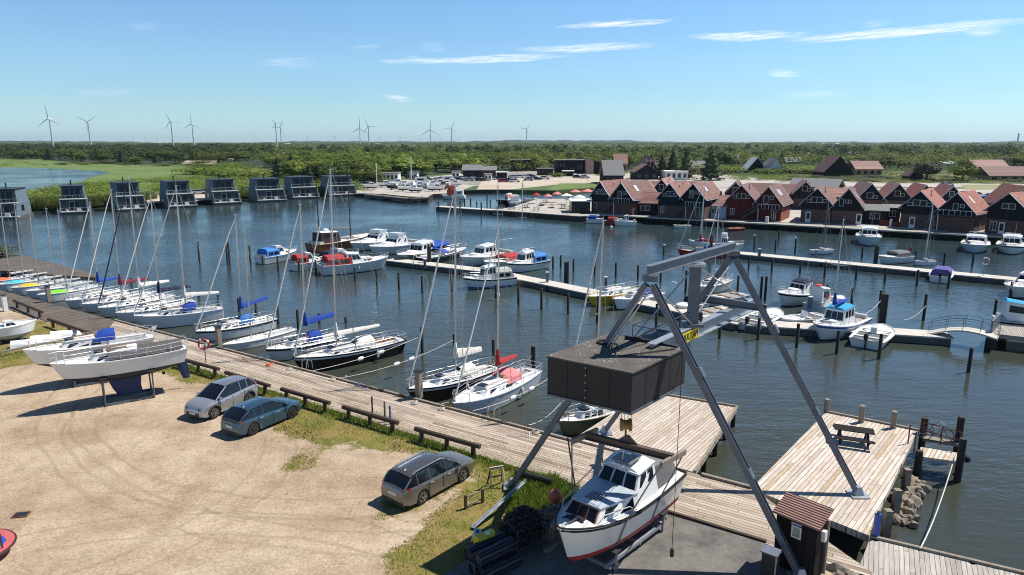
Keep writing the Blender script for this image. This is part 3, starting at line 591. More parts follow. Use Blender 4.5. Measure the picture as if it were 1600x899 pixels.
def house(label, xl, xr, yl, yr, apex, apy, evy, depth, tile, **kw):
    """front wall from photo column xl to xr with base rows yl, yr; apex and eave rows give the heights"""
    a, w, rz = front(xl, yl, xr, yr); mid = lerp(a, P(xr, yr), .5); ridge = Py(apex, apy, mid.y).z; eave = Py(xr, evy, P(xr, yr).y).z
    kw = dict(kw); oh = .45; sl = (ridge-eave)/(w/2)
    if 'winf' in kw: kw['wins'] = kw.pop('winf')(w, eave, ridge)
    return gable_house(label, w, eave, ridge, depth, tile, a, rz, **kw)
G_ = 'red roofed gable houses along the quay'
tri = lambda w, e, r: [(w*.34, e+.25, w*.32, .95, 1), (w*.19, e+.25, w*.13, .55, 0), (w*.68, e+.25, w*.13, .55, 0), (w*.13, 1.0, w*.14, 1.2, 1)]
tri2 = lambda w, e, r: [(w*.32, e+.2, w*.36, 1.0, 1), (w*.17, e+.2, w*.13, .55, 0), (w*.7, e+.2, w*.13, .55, 0)]
two = lambda w, e, r: [(w*.32, e-.1, w*.16, 1.45, 0), (w*.56, e+.75, w*.13, .55, 0)]
house('black gabled house with triangular window, first in the quay row, beside the terrace', 924, 953, 332, 334.3, 939.4, 283.8, 306, 11, tile_r, winf=tri, group=G_)
house('black gabled house with outer stair, second from the left end of the quay row', 954, 988, 334.4, 337, 969, 285.6, 310, 11, tile_b, winf=two, stair=(-2.2, 1.2, 2.7), skylights=1, group=G_)
house('gabled house with triangular window bars, in the quay row behind the small white rowing boat', 1027.5, 1063, 339.5, 341.5, 1048, 287, 309.5, 11, tile_r, winf=tri, group=G_, lower=brk)
house('black gabled house with blue ground floor doors, between the masts left of the dark red house', 1064, 1100, 341.6, 344, 1082.5, 287.5, 309.5, 10, tile_r, winf=lambda w, e, r: two(w, e, r)+[(w*.62, .5, w*.16, 1.9, 0)], stair=(-2.2, 1.2, 2.7), skylights=1, chimney=(5.2, 8.5, 1.2), group=G_)
house('dark red house with triangular window bars, left half of the pair with the orange brick side', 1135, 1177, 342.5, 344.5, 1159, 290, 312.5, 9.5, tile_b, winf=tri, lower=rdb, upper=rdb, group=G_)
house('dark red house with bright orange brick side wall and brown tiled roof', 1178, 1219, 344.6, 347, 1196, 292, 318, 9, tile_b, winf=lambda w, e, r: two(w, e, r)+[(w*.66, .3, w*.15, 2.1, 1)], lower=rdb, upper=rdb, side=brk_o, skylights=2, stair=(-2.6, .8, 2.5), group=G_)
house('black gabled house with a wide triangular window above its white door, right of the paved gap', 1250, 1297, 347, 349.5, 1277.5, 295, 319, 10, tile_b, winf=tri2, door=(.9, .95, 2.1), group=G_)
house('black gabled house with white door and a pale skylight strip, by the low shed', 1298, 1345.5, 349.6, 352, 1321, 295.5, 324.5, 8.5, tile_b, winf=lambda w, e, r: [(w*.22, e+.15, w*.13, 1.3, 0), (w*.42, e+.75, w*.17, .55, 1)], door=(4.3, .95, 2.1), skylights=1, group=G_)
house('black gabled house with broad triangular window and bright orange tiles, left half of its pair', 1405, 1461, 355.5, 359.5, 1439.4, 299, 325, 9, tile_o, winf=tri2, door=(1.5, .95, 2.1), group=G_)
house('black gabled house with a railed balcony over a big dark screen and orange tiles', 1462, 1519, 359.6, 364.5, 1489, 301.8, 331.5, 8, tile_o, winf=lambda w, e, r: [(w*.4, e+.0, w*.13, 1.2, 0), (w*.6, e+.6, w*.1, .55, 0)], stair=(-3.0, .3, 2.9), skylights=1, side=brk, group=G_)
house('black gabled house with a double window, last of the quay row at right', 1538, 1604, 364, 371, 1576, 302.4, 331.5, 9, tile_o, winf=lambda w, e, r: [(w*.34, e+.25, w*.3, .85, 1), (w*.12, .6, w*.14, 1.5, 1)], door=(2.1, .95, 2.1), group=G_)
# second row
G2 = 'gable houses behind the quay row'
def back_house(label, xl, xr, base, apex, apy, evy, depth, tile, **kw): return house(label, xl, xr, base, base+1.0, apex, apy, evy, depth, tile, group=G2, **kw)
sm = lambda w, e, r: [(w*.38, e+.3, w*.2, 1.1, 0), (w*.6, e+.3, w*.14, .5, 0)]
back_house('red roofed back house showing a small gable window between the first two quay pairs', 1018, 1047, 322, 1032.5, 280.6, 298, 13, tile_p, winf=sm)
back_house('red roofed back house with gable window left above the dark red pair', 1131, 1164, 325, 1147.5, 285.6, 303, 13, tile_b, winf=sm)
back_house('red roofed back house with white framed gable between the orange brick wall and next pair', 1239, 1272, 327, 1255, 284.4, 301, 12, tile_p, winf=sm)
back_house('red roofed back house whose gable shows left of the planted balcony', 1335, 1380, 330, 1357, 287.5, 312, 11, tile_p, winf=sm)
back_house('red roofed black back house with triangular gable window above the planted balcony', 1380, 1420, 331, 1400, 288, 309, 9, tile_p, winf=sm)
back_house('red roofed back house half hidden behind the bright orange pair, left of its chimney', 1421, 1463, 332, 1443, 290, 312, 9, tile_o, winf=sm, chimney=(4.5, 3, 1.6))
back_house('small red roofed back gable seen just over the valley of the bright orange pair', 1466, 1502, 333, 1483.6, 291.5, 310, 10, tile_o, winf=sm)
back_house('red roofed back house behind the last house at the right edge', 1570, 1622, 336, 1596, 292, 318, 10, tile_o, winf=sm)
def roof_block(name, label, xl, xr, base, zr, ze, depth, tile, wall=brk, rot=0, zz=None):   # ridge parallel to the quay
    a, w, rz = front(xl, base, xr, base+(xr-xl)*.045); t = thing(name, label, 'building', a, rz+rot)
    mk('wall', MB().box(0, w, 0, depth, 0, ze), wall, t); m = MB(); o = .4
    m.loft([[(x,-o,ze-.15),(x,depth/2,zr),(x,depth+o,ze-.15),(x,depth+o,ze),(x,depth/2,zr+.18),(x,-o,ze)] for x in (-o, w+o)]); mk('roof', m, tile, t)
    fq = [(0,0,0),(w,0,0),(w,0,ze),(0,0,ze)]; n = max(1, int(w/3.2))
    for i in range(n): window(t, fq, (i+.3)/n, (i+.7)/n, .4, .8, 1)
    return t
roof_block('shed', 'low dark shed with a grey felt roof between two black gabled houses', 1347, 1384, 350, 3.5, 2.7, 5, roofg, blk)
roof_block('link_building', 'dark low link building with glazed front behind the red canopy boat', 990, 1026, 335.5, 4.6, 2.6, 7, tile_r, blk)
roof_block('link_building', 'low link building with dark terrace front under the planted balcony', 1381, 1405, 347, 3.0, 2.9, 8, roofg, blk)
roof_block('link_building', 'low red roofed link building with a pale blue garage front', 1102, 1134, 341, 4.4, 2.6, 9, tile_r, mat('pale_blue_boards', (.3,.4,.52), .6))
roof_block('hall', 'pale grey roofed hall behind the quay houses, left of the heath', 1232, 1306, 307, 5.0, 3.0, 9, roofg, blk)
roof_block('row_house', 'low red roofed row house behind the left end of the quay row', 968, 1018, 318, 5.6, 3.0, 9, tile_p)
roof_block('row_house', 'long low red roofed row house between second and third quay pairs', 1040, 1100, 318, 5.4, 3.0, 9, tile_r)
roof_block('row_house', 'low brown roofed row house behind the dark red pair', 1165, 1235, 321, 5.2, 3.0, 9, tile_b)
roof_block('row_house', 'low red roofed row house right of the hall, half hidden by back gables', 1270, 1334, 325, 4.6, 2.8, 8, tile_p)
# ================================================================ BUILDINGS FURTHER OFF
def block(name, label, px0, px1, base, h, depth, wall, roofm=None, wins=6, rot=0.0, gable=False, cat='building', zr=None):
    a, b = P(px0, base), P(px1, base); w = (b-a).length; t = thing(name, label, cat, a, math.atan2(b.y-a.y, b.x-a.x)+rot)
    mk('wall', MB().box(0, w, 0, depth, 0, h), wall, t); zr = zr or h+min(w, depth)*.28
    m = MB()
    if gable: m.loft([[(-.4,y,h-.1),(w/2,y,zr),(w+.4,y,h-.1),(w+.4,y,h+.1),(w/2,y,zr+.25),(-.4,y,h+.1)] for y in (-.5, depth+.5)]); m2 = MB(); m2.loft([[(0,y,h),(w,y,h),(w/2,y,zr)] for y in (0, depth)]); mk('gable', m2, wall, t)
    elif roofm is None or roofm is roofg and zr <= h+.2: m.box(-.3, w+.3, -.3, depth+.3, h, h+.3)
    else: m.loft([[(x,-.4,h-.1),(x,depth/2,zr),(x,depth+.4,h-.1),(x,depth+.4,h+.1),(x,depth/2,zr+.25),(x,-.4,h+.1)] for x in (-.4, w+.4)])
    mk('roof', m, roofm or roofg, t)
    fq = [(0,0,0),(w,0,0),(w,0,h),(0,0,h)]
    for i in range(wins): mk('window', MB().panel(fq, (i+.25)/wins, (i+.75)/wins, .3, .78, .04), glass, t)
    return t
pinkw = mat('pink_render', (.55,.3,.24), .9); whw = mat('white_render', (.7,.69,.66), .9); yw = brick_mat('yellow_brick', (.4,.3,.17))
block('apartment_block', 'black two storey apartment block with white door panels behind the sandy slope', 868, 916, 271, 6.4, 10, blk, roofg, 9, zr=6.4)
block('apartment_block', 'black flat roofed block half hidden by a round tree, left of the larger black block', 798, 829, 268, 6.0, 10, blk, roofg, 5, zr=6)
t = thing('gable_row', 'pair of narrow pink end walls with black boarding between, beside the black apartment block', 'building', P(916,272), 0)
for i, (x0, x1, h, m_) in enumerate([(0,3.6,7.6,pinkw),(3.7,10.5,6.4,blk),(10.6,13.5,7.4,pinkw),(13.6,17,6.0,pinkw)]): mk('bay', MB().hexa([(x0,0,0),(x1,0,0),(x1,10,0),(x0,10,0)], [(x0,0,h),(x1,0,h-1.4),(x1,10,h-1.4),(x0,10,h)]), m_, t)
block('grey_roof_house', 'dark house with steep grey hipped roof behind the left end of the red roofed row', 944, 974, 288, 3.2, 14, blk, roofg, 3, zr=8.5)
block('white_gable', 'white flat walled annexe beside the steep grey roof', 963, 974, 286, 4.6, 8, whw, roofg, 1, zr=4.6)
block('thatch_house', 'dark boarded house with a pale ridge, under tall dark conifers', 992, 1028, 281, 3.0, 12, blk, tile_b, 3, gable=True, zr=6.2)
block('boathouse', 'black gabled boathouse with brown roof in front of the conifers', 1003, 1026, 276, 3.4, 14, blk, tile_b, 2, gable=True, zr=9)
block('pale_roof_hall', 'long low building with bright white roof edge behind the red roofs', 1040, 1074, 282, 3.6, 9, whw, whw, 4, zr=3.7)
block('pavilion', 'pale pointed pavilion with pink walls right of the flags', 960, 980, 268, 4.0, 9, pinkw, tile_p, 2, zr=9)
block('a_frame_cottage', 'steep white edged A shaped cottage among the trees above the quay row', 1166, 1198, 270, .8, 9, blk, whw, 2, gable=True, zr=7.5)
block('cottage', 'grey roofed cottage at the wood edge left of the A shaped cottage', 1134, 1156, 258, 3.0, 10, blk, roofg, 2, zr=7)
block('cottage', 'white walled cottage with brown roof half buried in trees, left of the big black gable', 1200, 1222, 271, 2.6, 9, whw, roofg, 2, gable=True, zr=7.5)
block('cottage', 'small grey roofed cottage between the white cottage and the big black gable', 1228, 1253, 260, 2.6, 9, yw, roofg, 2, zr=5.5)
block('gable_villa', 'big black glass fronted gable villa standing on the heath', 1287, 1332, 276.5, 2.0, 12, blk, tile_b, 3, gable=True, zr=9.0)
block('long_house', 'long low house with pink tiled roof right of the big black gable', 1336, 1378, 275, 3.0, 11, yw, tile_p, 4, zr=6.5)
block('cottage', 'small pale roofed cottage deep in the wood above the pink tiled house', 1325, 1345, 249, 3.5, 12, whw, roofg, 2, zr=7)
block('garden_shed', 'tiny black gabled shed with round window beside the grey green tree', 1421, 1441, 282, 1.6, 6, blk, tile_b, 0, gable=True, zr=4.2)
block('bungalow', 'bungalow with pink tiled roof near the right edge', 1524, 1575, 269, 2.6, 12, yw, tile_p, 4, zr=6)
block('bungalow', 'long bungalow with brown roof at the right edge, below the pink tiled one', 1545, 1625, 283, 2.0, 12, yw, tile_b, 5, zr=5.4)
block('bungalow', 'white roofed bungalow among the trees, left of the pink tiled bungalow', 1478, 1532, 263, 2.6, 12, whw, whw, 4, zr=3.5)
block('bungalow', 'grey roofed bungalow behind the black conifers of the quay', 1078, 1104, 272, 3, 12, yw, roofg, 2, zr=6)
block('club_house', 'grey roofed club house with glazed front behind the boats ashore', 723, 752, 277, 3.0, 9, blk, roofg, 5, zr=5.2)
block('kiosk', 'low dark kiosk with a pale roof left of the round bush', 840, 864, 274.5, 3.0, 7, blk, roofg, 4, zr=3)
block('harbour_shed', 'long low shed with dark brown roof behind the parked boats', 748, 775, 277, 3.0, 8, mat('brown_boards', (.12,.06,.04), .8), roofg, 3, zr=4.5)
block('harbour_office', 'pale flat roofed harbour hut under the tall flagpole', 592, 622, 284, 3.2, 7, whw, roofg, 5, zr=3.2)
block('harbour_office', 'small dark hut with a flat pale roof beside the harbour hut', 574, 591, 285, 3.4, 7, blk, roofg, 3, zr=3.4)
block('farmhouse', 'pale farmhouse roof among the dark conifers far left', 329, 357, 251, 2.2, 12, yw, mat('sandy_roof', (.4,.34,.26), .9), 3, zr=5.2)
block('farmhouse', 'distant long white farm building above the round trees', 1330, 1345, 246, 3, 12, whw, whw, 2, zr=4.5)
block('farmhouse', 'distant low pale roof among the left woods', 440, 470, 248.5, 3, 12, yw, roofg, 2, zr=5.5)
for i, (x, w_, y, la) in enumerate([(118,14,226.2,'tiny white far building on the left horizon below the second turbine'),(440,16,229,'tiny white far shed on the horizon right of the twin turbines'),(585,12,227.5,'tiny white far shed under the group of turbines left of centre'),(1285,26,227.5,'tiny white far building row on the right horizon')]): block('far_building', la, x, x+w_, y, 8, 20, whw, whw, 0, zr=10)
# ================================================================ HOUSEBOATS
hbw = board_mat('grey_cladding', (.16,.21,.25), w=.35, var=.12); hbd = mat('dark_cladding', (.035,.04,.048), .5, var=.2); hbg = mat('houseboat_glass', (.012,.016,.02), .25, spec=.25)
def houseboat(label, x0, x1, yb, yt, side=1):
    """front faces the camera; x0,x1: front width in the photo at the waterline, yb waterline row, yt roof row"""
    a = P(x0, yb, WZ); b = P(x1, yb, WZ); rr = math.radians(HBR); kx = b.x/b.y; w = (kx*a.y-a.x)/(math.cos(rr)-kx*math.sin(rr)); H = Py((x0+x1)/2, yt, a.y+1.5).z-WZ; t = thing('houseboat', label, 'houseboat', a, math.radians(HBR), 'two storey houseboats in a row'); D = 9.5
    mk('pontoon', MB().box(-.3, w+.3, -1.6, D, -.3, .55), fl_m, t)
    zf = H*.52
    m = MB(); m.loft([[(0,0,.56),(w,0,.56),(w,D,.56),(0,D,.56)], [(.05,0,zf),(w-.05,0,zf),(w-.05,D,zf),(.05,D,zf)], [(.25,1.5,zf+.01),(w-.25,1.5,zf+.01),(w-.25,D,zf+.01),(.25,D,zf+.01)], [(.55,1.9,H-.2),(w-.55,1.9,H-.2),(w-.55,D-.3,H-.2),(.55,D-.3,H-.2)]])
    mk('wall', m, hbw, t); mk('roof', MB().box(.35, w-.35, 1.2, D-.1, H-.2, H), hbd, t)
    mk('flue', MB().lathe([(.14,H),(.14,H+1.0),(.2,H+1.0),(.2,H+1.15)], c=(w*.45,5,0), n=8), blackp, t)
    lower = [(0,0,.56),(w,0,.56),(w-.05,0,zf),(.05,0,zf)]; upper = [(.25,1.5,zf),(w-.25,1.5,zf),(w-.55,1.9,H-.2),(.55,1.9,H-.2)]
    for q in (lower, upper): mk('cladding_panel', MB().panel(q, .04, .96, .02, .97, .012), hbd, t)
    for q, u0, u1 in ((lower,.34,.52),(lower,.54,.72),(upper,.14,.36),(upper,.39,.56),(upper,.6,.86)):
        f = mk('window', MB().panel(q, u0, u1, .08, .84, .03), hbg, t); mk('frame', MB().rim(q, u0, u1, .08, .84, .05, .06), deckm if q is lower and u0 < .4 else hbw, f)
    sideq = [(w,0,.56),(w,D,.56),(w-.05,D,zf),(w-.05,0,zf)]; sl = [(0,D,.56),(0,0,.56),(.05,0,zf),(.05,D,zf)]
    for q in (sideq, sl): mk('window', MB().panel(q, .3, .5, .35, .8, .03), hbg, t)
    mk('front_deck', MB().box(-.35, w+.35, -1.7, 0, .56, .7), mat('deck_edge', (.5,.5,.48), .7), t)
    mk('balcony', MB().box(-.05, w+.05, -.25, 1.5, zf, zf+.14), mat('deck_edge', (.5,.5,.48), .7), t)
    for (z, y) in ((.7, -1.65), (zf+.14, -.2)):
        m = MB().box(-.2, w+.2, y, y+.05, z+.85, z+.93)
        for i in range(5): x = -.2+(w+.35)*i/4; m.box(x, x+.05, y, y+.05, z, z+.86)
        mk('railing', m, alu, t)
    m = MB(); m.box(w*.2,w*.2+.5,-1.1,-.6,.7,1.15); m.box(w*.6,w*.6+.9,-1.2,-.7,.7,1.4); mk('deck_furniture', m, deckm, t)
    for x in (0, w): mk('side_fin', MB().hexa([(x-.08,-1.6,.56),(x+.08,-1.6,.56),(x+.08,0,.56),(x-.08,0,.56)], [(x-.08,-.1,zf),(x+.08,-.1,zf),(x+.08,0,zf),(x-.08,0,zf)]), hbw, t)
    return t
HBR = 0
for i, (x0, x1, yb, yt, r, what) in enumerate([(-16,30,344,296,20,'cut by the left edge'),(96,138,335.5,291,30,'with deck chairs on its front deck'),(184,227,331,286,39,'behind the tall mast, with a white parasol'),(263,305,326,284,38,'with a white framed lower window'),
        (334,374,320.5,281,36,'next to the parked vans'),(402,445,316.5,280,34,'with a furnished upper balcony'),(457,496,311.5,277,33,'with tall dark upper windows'),(513,555,307.5,276,30,'at the end beside the quay')]):
    HBR = r; houseboat(f'grey clad houseboat, {ordn(i+1)} from the left in the row, {what}', x0, x1, yb, yt)
# ================================================================ WIND TURBINES
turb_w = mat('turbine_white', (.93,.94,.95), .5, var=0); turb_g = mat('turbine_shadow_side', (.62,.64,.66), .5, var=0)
def blade_mb(Rr, ang, yaw=0):
    c, s = math.sin(ang), math.cos(ang); m = MB(); rings = []
    for t_, w_ in ((0,.03),(.12,.07),(.3,.06),(.7,.035),(1,.01)):
        rr = t_*Rr; ww = w_*Rr; p = Vector((c*rr, 0, s*rr)); n_ = Vector((s, 0, -c)); rings.append([p+n_*-ww*.3+Vector((0,.0,0)), p+Vector((0,-.18*ww,0)), p+n_*ww*.7, p+Vector((0,.18*ww,0))])
    return m.loft(rings)
def turbine(label, px_, hy, rpx, ang, hub=60, group=None):
    d = (hub-CAM_H)*FPX/(HOR-hy); c = Py(px_, hy, d); t = thing('wind_turbine', label, 'wind turbine', (c.x, c.y, 0), math.atan2(-c.x, c.y)*0, group); Rr = rpx*d/FPX
    fat = 1.0
    mk('tower', MB().tube([(0,0,0),(0,0,c.z)], [1.7*hub/60*fat, 1.0*hub/60*fat], 10), turb_g, t, smooth=True)
    mk('nacelle', MB().box(-1.5*fat, 1.5*fat, -3.2, 5.5, c.z-1.5, c.z+1.9), turb_g, t); mk('hub', MB().ball((0,-4,c.z), 1.5*fat), turb_w, t)
    for k in range(3):
        b = blade_mb(Rr, math.radians(ang+120*k)); mk('blade', b, turb_w, t, loc=(0,-4.4,c.z))
for (x, y, r, a, la) in [(77,186,21,-4,'tall wind turbine, leftmost in the picture, one blade straight up'),(137.5,191,17,60,'wind turbine with blades in a Y shape, above the left wood'),(267,190,15,-24,'wind turbine left of a paler one, above the dark conifers'),(300,194,16,0,'wind turbine with one blade up, right of its taller neighbour, above the conifers'),
        (430.5,193,10,-35,'left turbine of the close pair above the houseboats'),(438,199,14,28,'right and lower turbine of the close pair above the houseboats'),(562,201,17,2,'wind turbine with a long upright blade left of centre'),(575.5,197.5,14,-25,'wind turbine just right of the one with the upright blade'),
        (672.5,203,18,0,'thin wind turbine seen edge on, left of the dark one near centre'),(705.5,200.5,12,28,'wind turbine with crossed blades nearest the centre of the picture'),(822.5,202,12,160,'wind turbine standing alone, rightmost on the horizon')]:
    turbine(la, x, y, r, a, group='wind turbines on the horizon')
ft = [(191,214.3),(208.6,214.5),(226.5,215),(244,216),(480.5,213),(520,213.5),(524,214),(558,215),(592.5,214),(623,217),(626,215),(651.5,217.5),(656,217),(659,216.5),(685,217.5),(689.5,216.5),(711,217.5),(718,216.5),(745,216.5)]
for i, (x, y) in enumerate(ft): turbine(f'tiny far off wind turbine, {ordn(i+1)} from the left among the tiny ones', x, y, 4.2, (i*47) % 120, 70, 'tiny far wind turbines')
t = thing('chimney_stack', 'thin tall dark chimney on the right horizon', 'chimney', Py(1590,222,3500)*1.0, 0); t.location.z = 0; mk('shaft', MB().tube([(0,0,0),(0,0,55)], [4.5,3.2], 8), grm, t); mk('cap', MB().lathe([(3.6,50),(3.6,54),(3.2,57)], n=8), blackp, t)
# ================================================================ VEGETATION
def leaf_mat(name, lo, hi, tr=.25):
    k = NT(name); oi = k.n('ObjectInfo'); p = k.pos(); n = k.noise(p, .3, 3, .6); n2 = k.noise(p, .055, 4, .7); f = k.math('ADD', k.math('ADD', k.math('MULTIPLY', oi.outputs['Random'], .3), k.math('MULTIPLY', n, .45)), k.math('MULTIPLY', k.math('SUBTRACT', n2, .2), .75))
    c = k.ramp(f, [(.3, lo), (.8, hi)]); k.base(c); k.set(Roughness=.7, Specular_IOR_Level=.25)
    tl = k.n('BsdfTranslucent'); k.l(k.mix(.5, c, hi), tl.inputs[0]); ms = k.n('MixShader'); ms.inputs[0].default_value = tr; k.l(k.b.outputs[0], ms.inputs[1]); k.l(tl.outputs[0], ms.inputs[2]); k.l(ms.outputs[0], k.t.nodes['Material Output'].inputs[0]); return k.m
leaf_b = leaf_mat('broadleaf_foliage', (.018,.036,.009), (.15,.19,.033)); leaf_br = leaf_mat('bright_foliage', (.045,.08,.012), (.2,.26,.038)); leaf_c = leaf_mat('conifer_foliage', (.02,.035,.015), (.075,.1,.035), .12)
leaf_g = leaf_mat('grey_green_foliage', (.05,.065,.035), (.1,.12,.065)); barkm = mat('bark', (.11,.08,.055), .9, var=.3)
leaf_c2 = leaf_mat('mixed_dark_foliage', (.02,.035,.013), (.09,.12,.03), .15)
def crown_arrays(kind, rs, nleaf, size):
    """leaf sprays scattered through lobes of a crown of height 1 (z 0..1); returns verts (n*4,3)"""
    if kind == 'conifer':
        z = rs.power(1.0, nleaf); z = 1-np.sqrt(rs.random(nleaf)); tier = .75+.25*np.cos(z*38); rad = (1-z)*.30*tier*(.55+.45*rs.random(nleaf))+.012; a = rs.random(nleaf)*6.283; a = a+np.sin(a*5)*.18
        C = np.stack([rad*np.cos(a), rad*np.sin(a), .08+z*.92-rad*.18], 1)
    else:
        nl = {'broad': 11, 'bush': 8, 'wind': 10}[kind]; L = []
        for i in range(nl):
            a = i*2.4+rs.random(); r = .27*math.sqrt((i+.3)/nl); L.append((r*math.cos(a)*1.15, r*math.sin(a)*1.15, .42+.3*(1-i/nl)*rs.random()*1.3+.1, .17+.09*rs.random()))
        if kind == 'bush': L = [(x*1.7, y*1.7, .2+.25*rs.random(), r*1.4) for x, y, z, r in L]
        if kind == 'wind': L = [(x*1.3+.12*(z-.4), y, z*.9, r*.9) for x, y, z, r in L]
        L = np.array(L); idx = rs.integers(0, len(L), nleaf); l = L[idx]; d = rs.normal(size=(nleaf, 3)); d /= np.linalg.norm(d, axis=1, keepdims=True); d[:, 2] = np.where(d[:, 2] < -.35, -d[:, 2], d[:, 2])
        rr = (.72+.33*rs.random(nleaf))*l[:, 3]*(1+.18*np.sin(d[:, 0]*9+idx)*np.cos(d[:, 1]*8)); C = l[:, :3]+d*rr[:, None]*np.array([1, 1, .88])
        C[:, 2] = C[:, 2]*1.12-.16
        low = rs.random(nleaf) < .10; C[low, 2] = .04+.2*rs.random(int(low.sum())); C[:, 2] = np.maximum(C[:, 2], .03)
    n = rs.normal(size=(nleaf, 3)); n[:, 2] = np.abs(n[:, 2])*1.1+.2
    if kind != 'conifer': n = n*.38+d*1.0; n[:, 2] += .12
    else: n = n*.5+np.stack([np.cos(a), np.sin(a), np.full(nleaf, .35)], 1)
    n /= np.linalg.norm(n, axis=1, keepdims=True); u = np.cross(n, rs.normal(size=(nleaf, 3))); u /= np.linalg.norm(u, axis=1, keepdims=True)+1e-9; v = np.cross(n, u)
    s = size*(.6+.8*rs.random(nleaf))[:, None]; w = s*(.5+.5*rs.random(nleaf))[:, None]
    if kind == 'conifer': v[:, 2] -= .3
    V = np.stack([C-u*s, C-v*w*.8, C+u*s, C+v*w], 1); return V.reshape(-1, 3)
def quads_mesh(name, V):
    V = np.ascontiguousarray(V, dtype=np.float32); n = len(V)//4; me = bpy.data.meshes.new(name); me.vertices.add(len(V)); me.vertices.foreach_set('co', V.ravel()); me.loops.add(len(V)); me.loops.foreach_set('vertex_index', np.arange(len(V), dtype=np.int32))
    me.polygons.add(n); me.polygons.foreach_set('loop_start', np.arange(0, len(V), 4, dtype=np.int32)); me.polygons.foreach_set('loop_total', np.full(n, 4, dtype=np.int32)); me.update(calc_edges=True); return me
def core_mb(kind, rs):
    m = MB(); r = random.Random(int(rs.integers(0, 9999)))
    if kind == 'conifer': m.tube([(0,0,.12),(0,0,.6),(0,0,.97)], [.15,.09,.01], 7)
    else:
        for i in range(5): a = i*2.3; m.ball((.16*math.cos(a)*(1 if i else 0), .16*math.sin(a)*(1 if i else 0), .45+.12*(i == 0)-(.2 if kind == 'bush' else 0)), .2, .2, .17, 7, 5, .15, r)
    return m
PROTO = {}
def proto(kind, v):
    if (kind, v) in PROTO: return PROTO[(kind, v)]
    rs = np.random.default_rng(hash((len(kind)*7+ord(kind[0]), v)) % 9973); nl = {'broad': 1500, 'bush': 900, 'wind': 1200, 'conifer': 1300}[kind]; sz = {'broad': .03, 'bush': .034, 'wind': .03, 'conifer': .028}[kind]
    me = quads_mesh('crown', crown_arrays(kind, rs, nl, sz)); core = core_mb(kind, rs); tr = MB(); tr.tube([(0,0,-.02),(.01,0,.25),(0,.01,.55)], [.028,.02,.009], 6)
    if kind != 'conifer':
        for a in (0, 2.1, 4.2): tr.tube([(0,0,.2),(.14*math.cos(a),.14*math.sin(a),.45)], [.014,.006], 5)
    else: tr.tube([(0,0,.5),(0,0,.93)], [.01,.004], 5)
    # the crown mesh: leaf sprays plus a dense inner mass
    cv = [tuple(x) for x in core.v]; b = bmesh.new(); b.from_mesh(me); vs = [b.verts.new(c) for c in cv]
    for f in core.f:
        try: b.faces.new([vs[i] for i in f])
        except Exception: pass
    b.to_mesh(me); b.free()
    tm = bpy.data.meshes.new('trunk'); tm.from_pydata(tr.v, [], tr.f); PROTO[(kind, v)] = (me, tm); return PROTO[(kind, v)]
MESHM = {}
def mesh_with(me, m):
    key = (me.name, m.name)
    if key not in MESHM:
        c = me.copy(); c.materials.clear(); c.materials.append(m); MESHM[key] = c
    return MESHM[key]
def tree(kind, x, y, h, w, m, label, cat, group, z=0.0, v=None):
    v = R.randrange(5) if v is None else v; cme, tme = proto(kind, v)
    nm = {'broad': 'broadleaf_tree', 'bush': 'bush', 'wind': 'broadleaf_tree', 'conifer': 'conifer_tree'}[kind]
    t = thing(nm, label, cat, (x, y, z), R.random()*6.28, group); t.scale = (w, w, h)
    c = bpy.data.objects.new('crown', mesh_with(cme, m)); COL.objects.link(c); c.parent = t
    if kind != 'bush': k = bpy.data.objects.new('trunk', mesh_with(tme, barkm)); COL.objects.link(k); k.parent = t
    return t
# zones in the photo: (polygon of trunk feet, count, kind, material, (height range), where, width factor)
Z = [
 ([(0,249),(60,250),(130,256),(205,257),(205,243),(0,241)], 26, 'conifer', leaf_c, (7,10.5), 'in the dark belt beyond the fjord meadow, far left', 1.7),
 ([(205,258),(330,254),(330,243),(205,243)], 22, 'conifer', leaf_c, (6.5,10.5), 'in the dark belt above the green meadow', 1.7),
 ([(90,258),(330,262),(330,256),(130,254)], 12, 'bush', leaf_b, (2.0,3.4), 'at the edge of the meadow by the dark belt', 2.4),
 ([(335,256),(420,248),(560,250),(560,243),(335,243)], 26, 'broad', leaf_b, (6,8.5), 'in the wood behind the houseboats', 1.5),
 ([(310,276),(400,278),(400,262),(320,262)], 15, 'bush', leaf_br, (4.0,5.5), 'in the rounded thicket above the middle houseboats', 2.5),
 ([(430,285),(560,285),(600,280),(600,262),(470,250),(420,262)], 26, 'broad', leaf_br, (7,9.5), 'in the bright wood behind the right houseboats', 1.5),
 ([(470,288),(585,290),(585,276),(470,274)], 14, 'broad', leaf_b, (6,8.0), 'along the front of the wood by the harbour huts', 1.4),
 ([(600,276),(760,270),(760,254),(600,258)], 26, 'wind', leaf_br, (7.5,10), 'in the domed grove behind the parked boats', 1.5),
 ([(585,256),(990,256),(990,244),(585,244)], 34, 'broad', leaf_b, (7,9.5), 'in the wide wood behind the domed grove', 1.5),
 ([(765,268),(1020,266),(1020,256),(765,257)], 16, 'broad', leaf_br, (6,8.5), 'around the black apartment blocks', 1.4),
 ([(1020,262),(1290,258),(1290,244),(1020,244)], 28, 'broad', leaf_b, (6,8.5), 'in the wood behind the A shaped cottage', 1.5),
 ([(1110,272),(1290,272),(1290,262),(1110,262)], 18, 'bush', leaf_br, (3,5), 'in the garden thicket above the quay row', 2.2),
 ([(1335,266),(1600,262),(1600,246),(1335,246)], 32, 'broad', leaf_b, (5.5,8), 'in the wood right of the big black gable', 1.5),
 ([(1230,284),(1600,286),(1600,277),(1230,277)], 26, 'bush', leaf_g, (1.2,2.3), 'in the heath scrub behind the quay row', 2.6),
]
rz_ = random.Random(5)
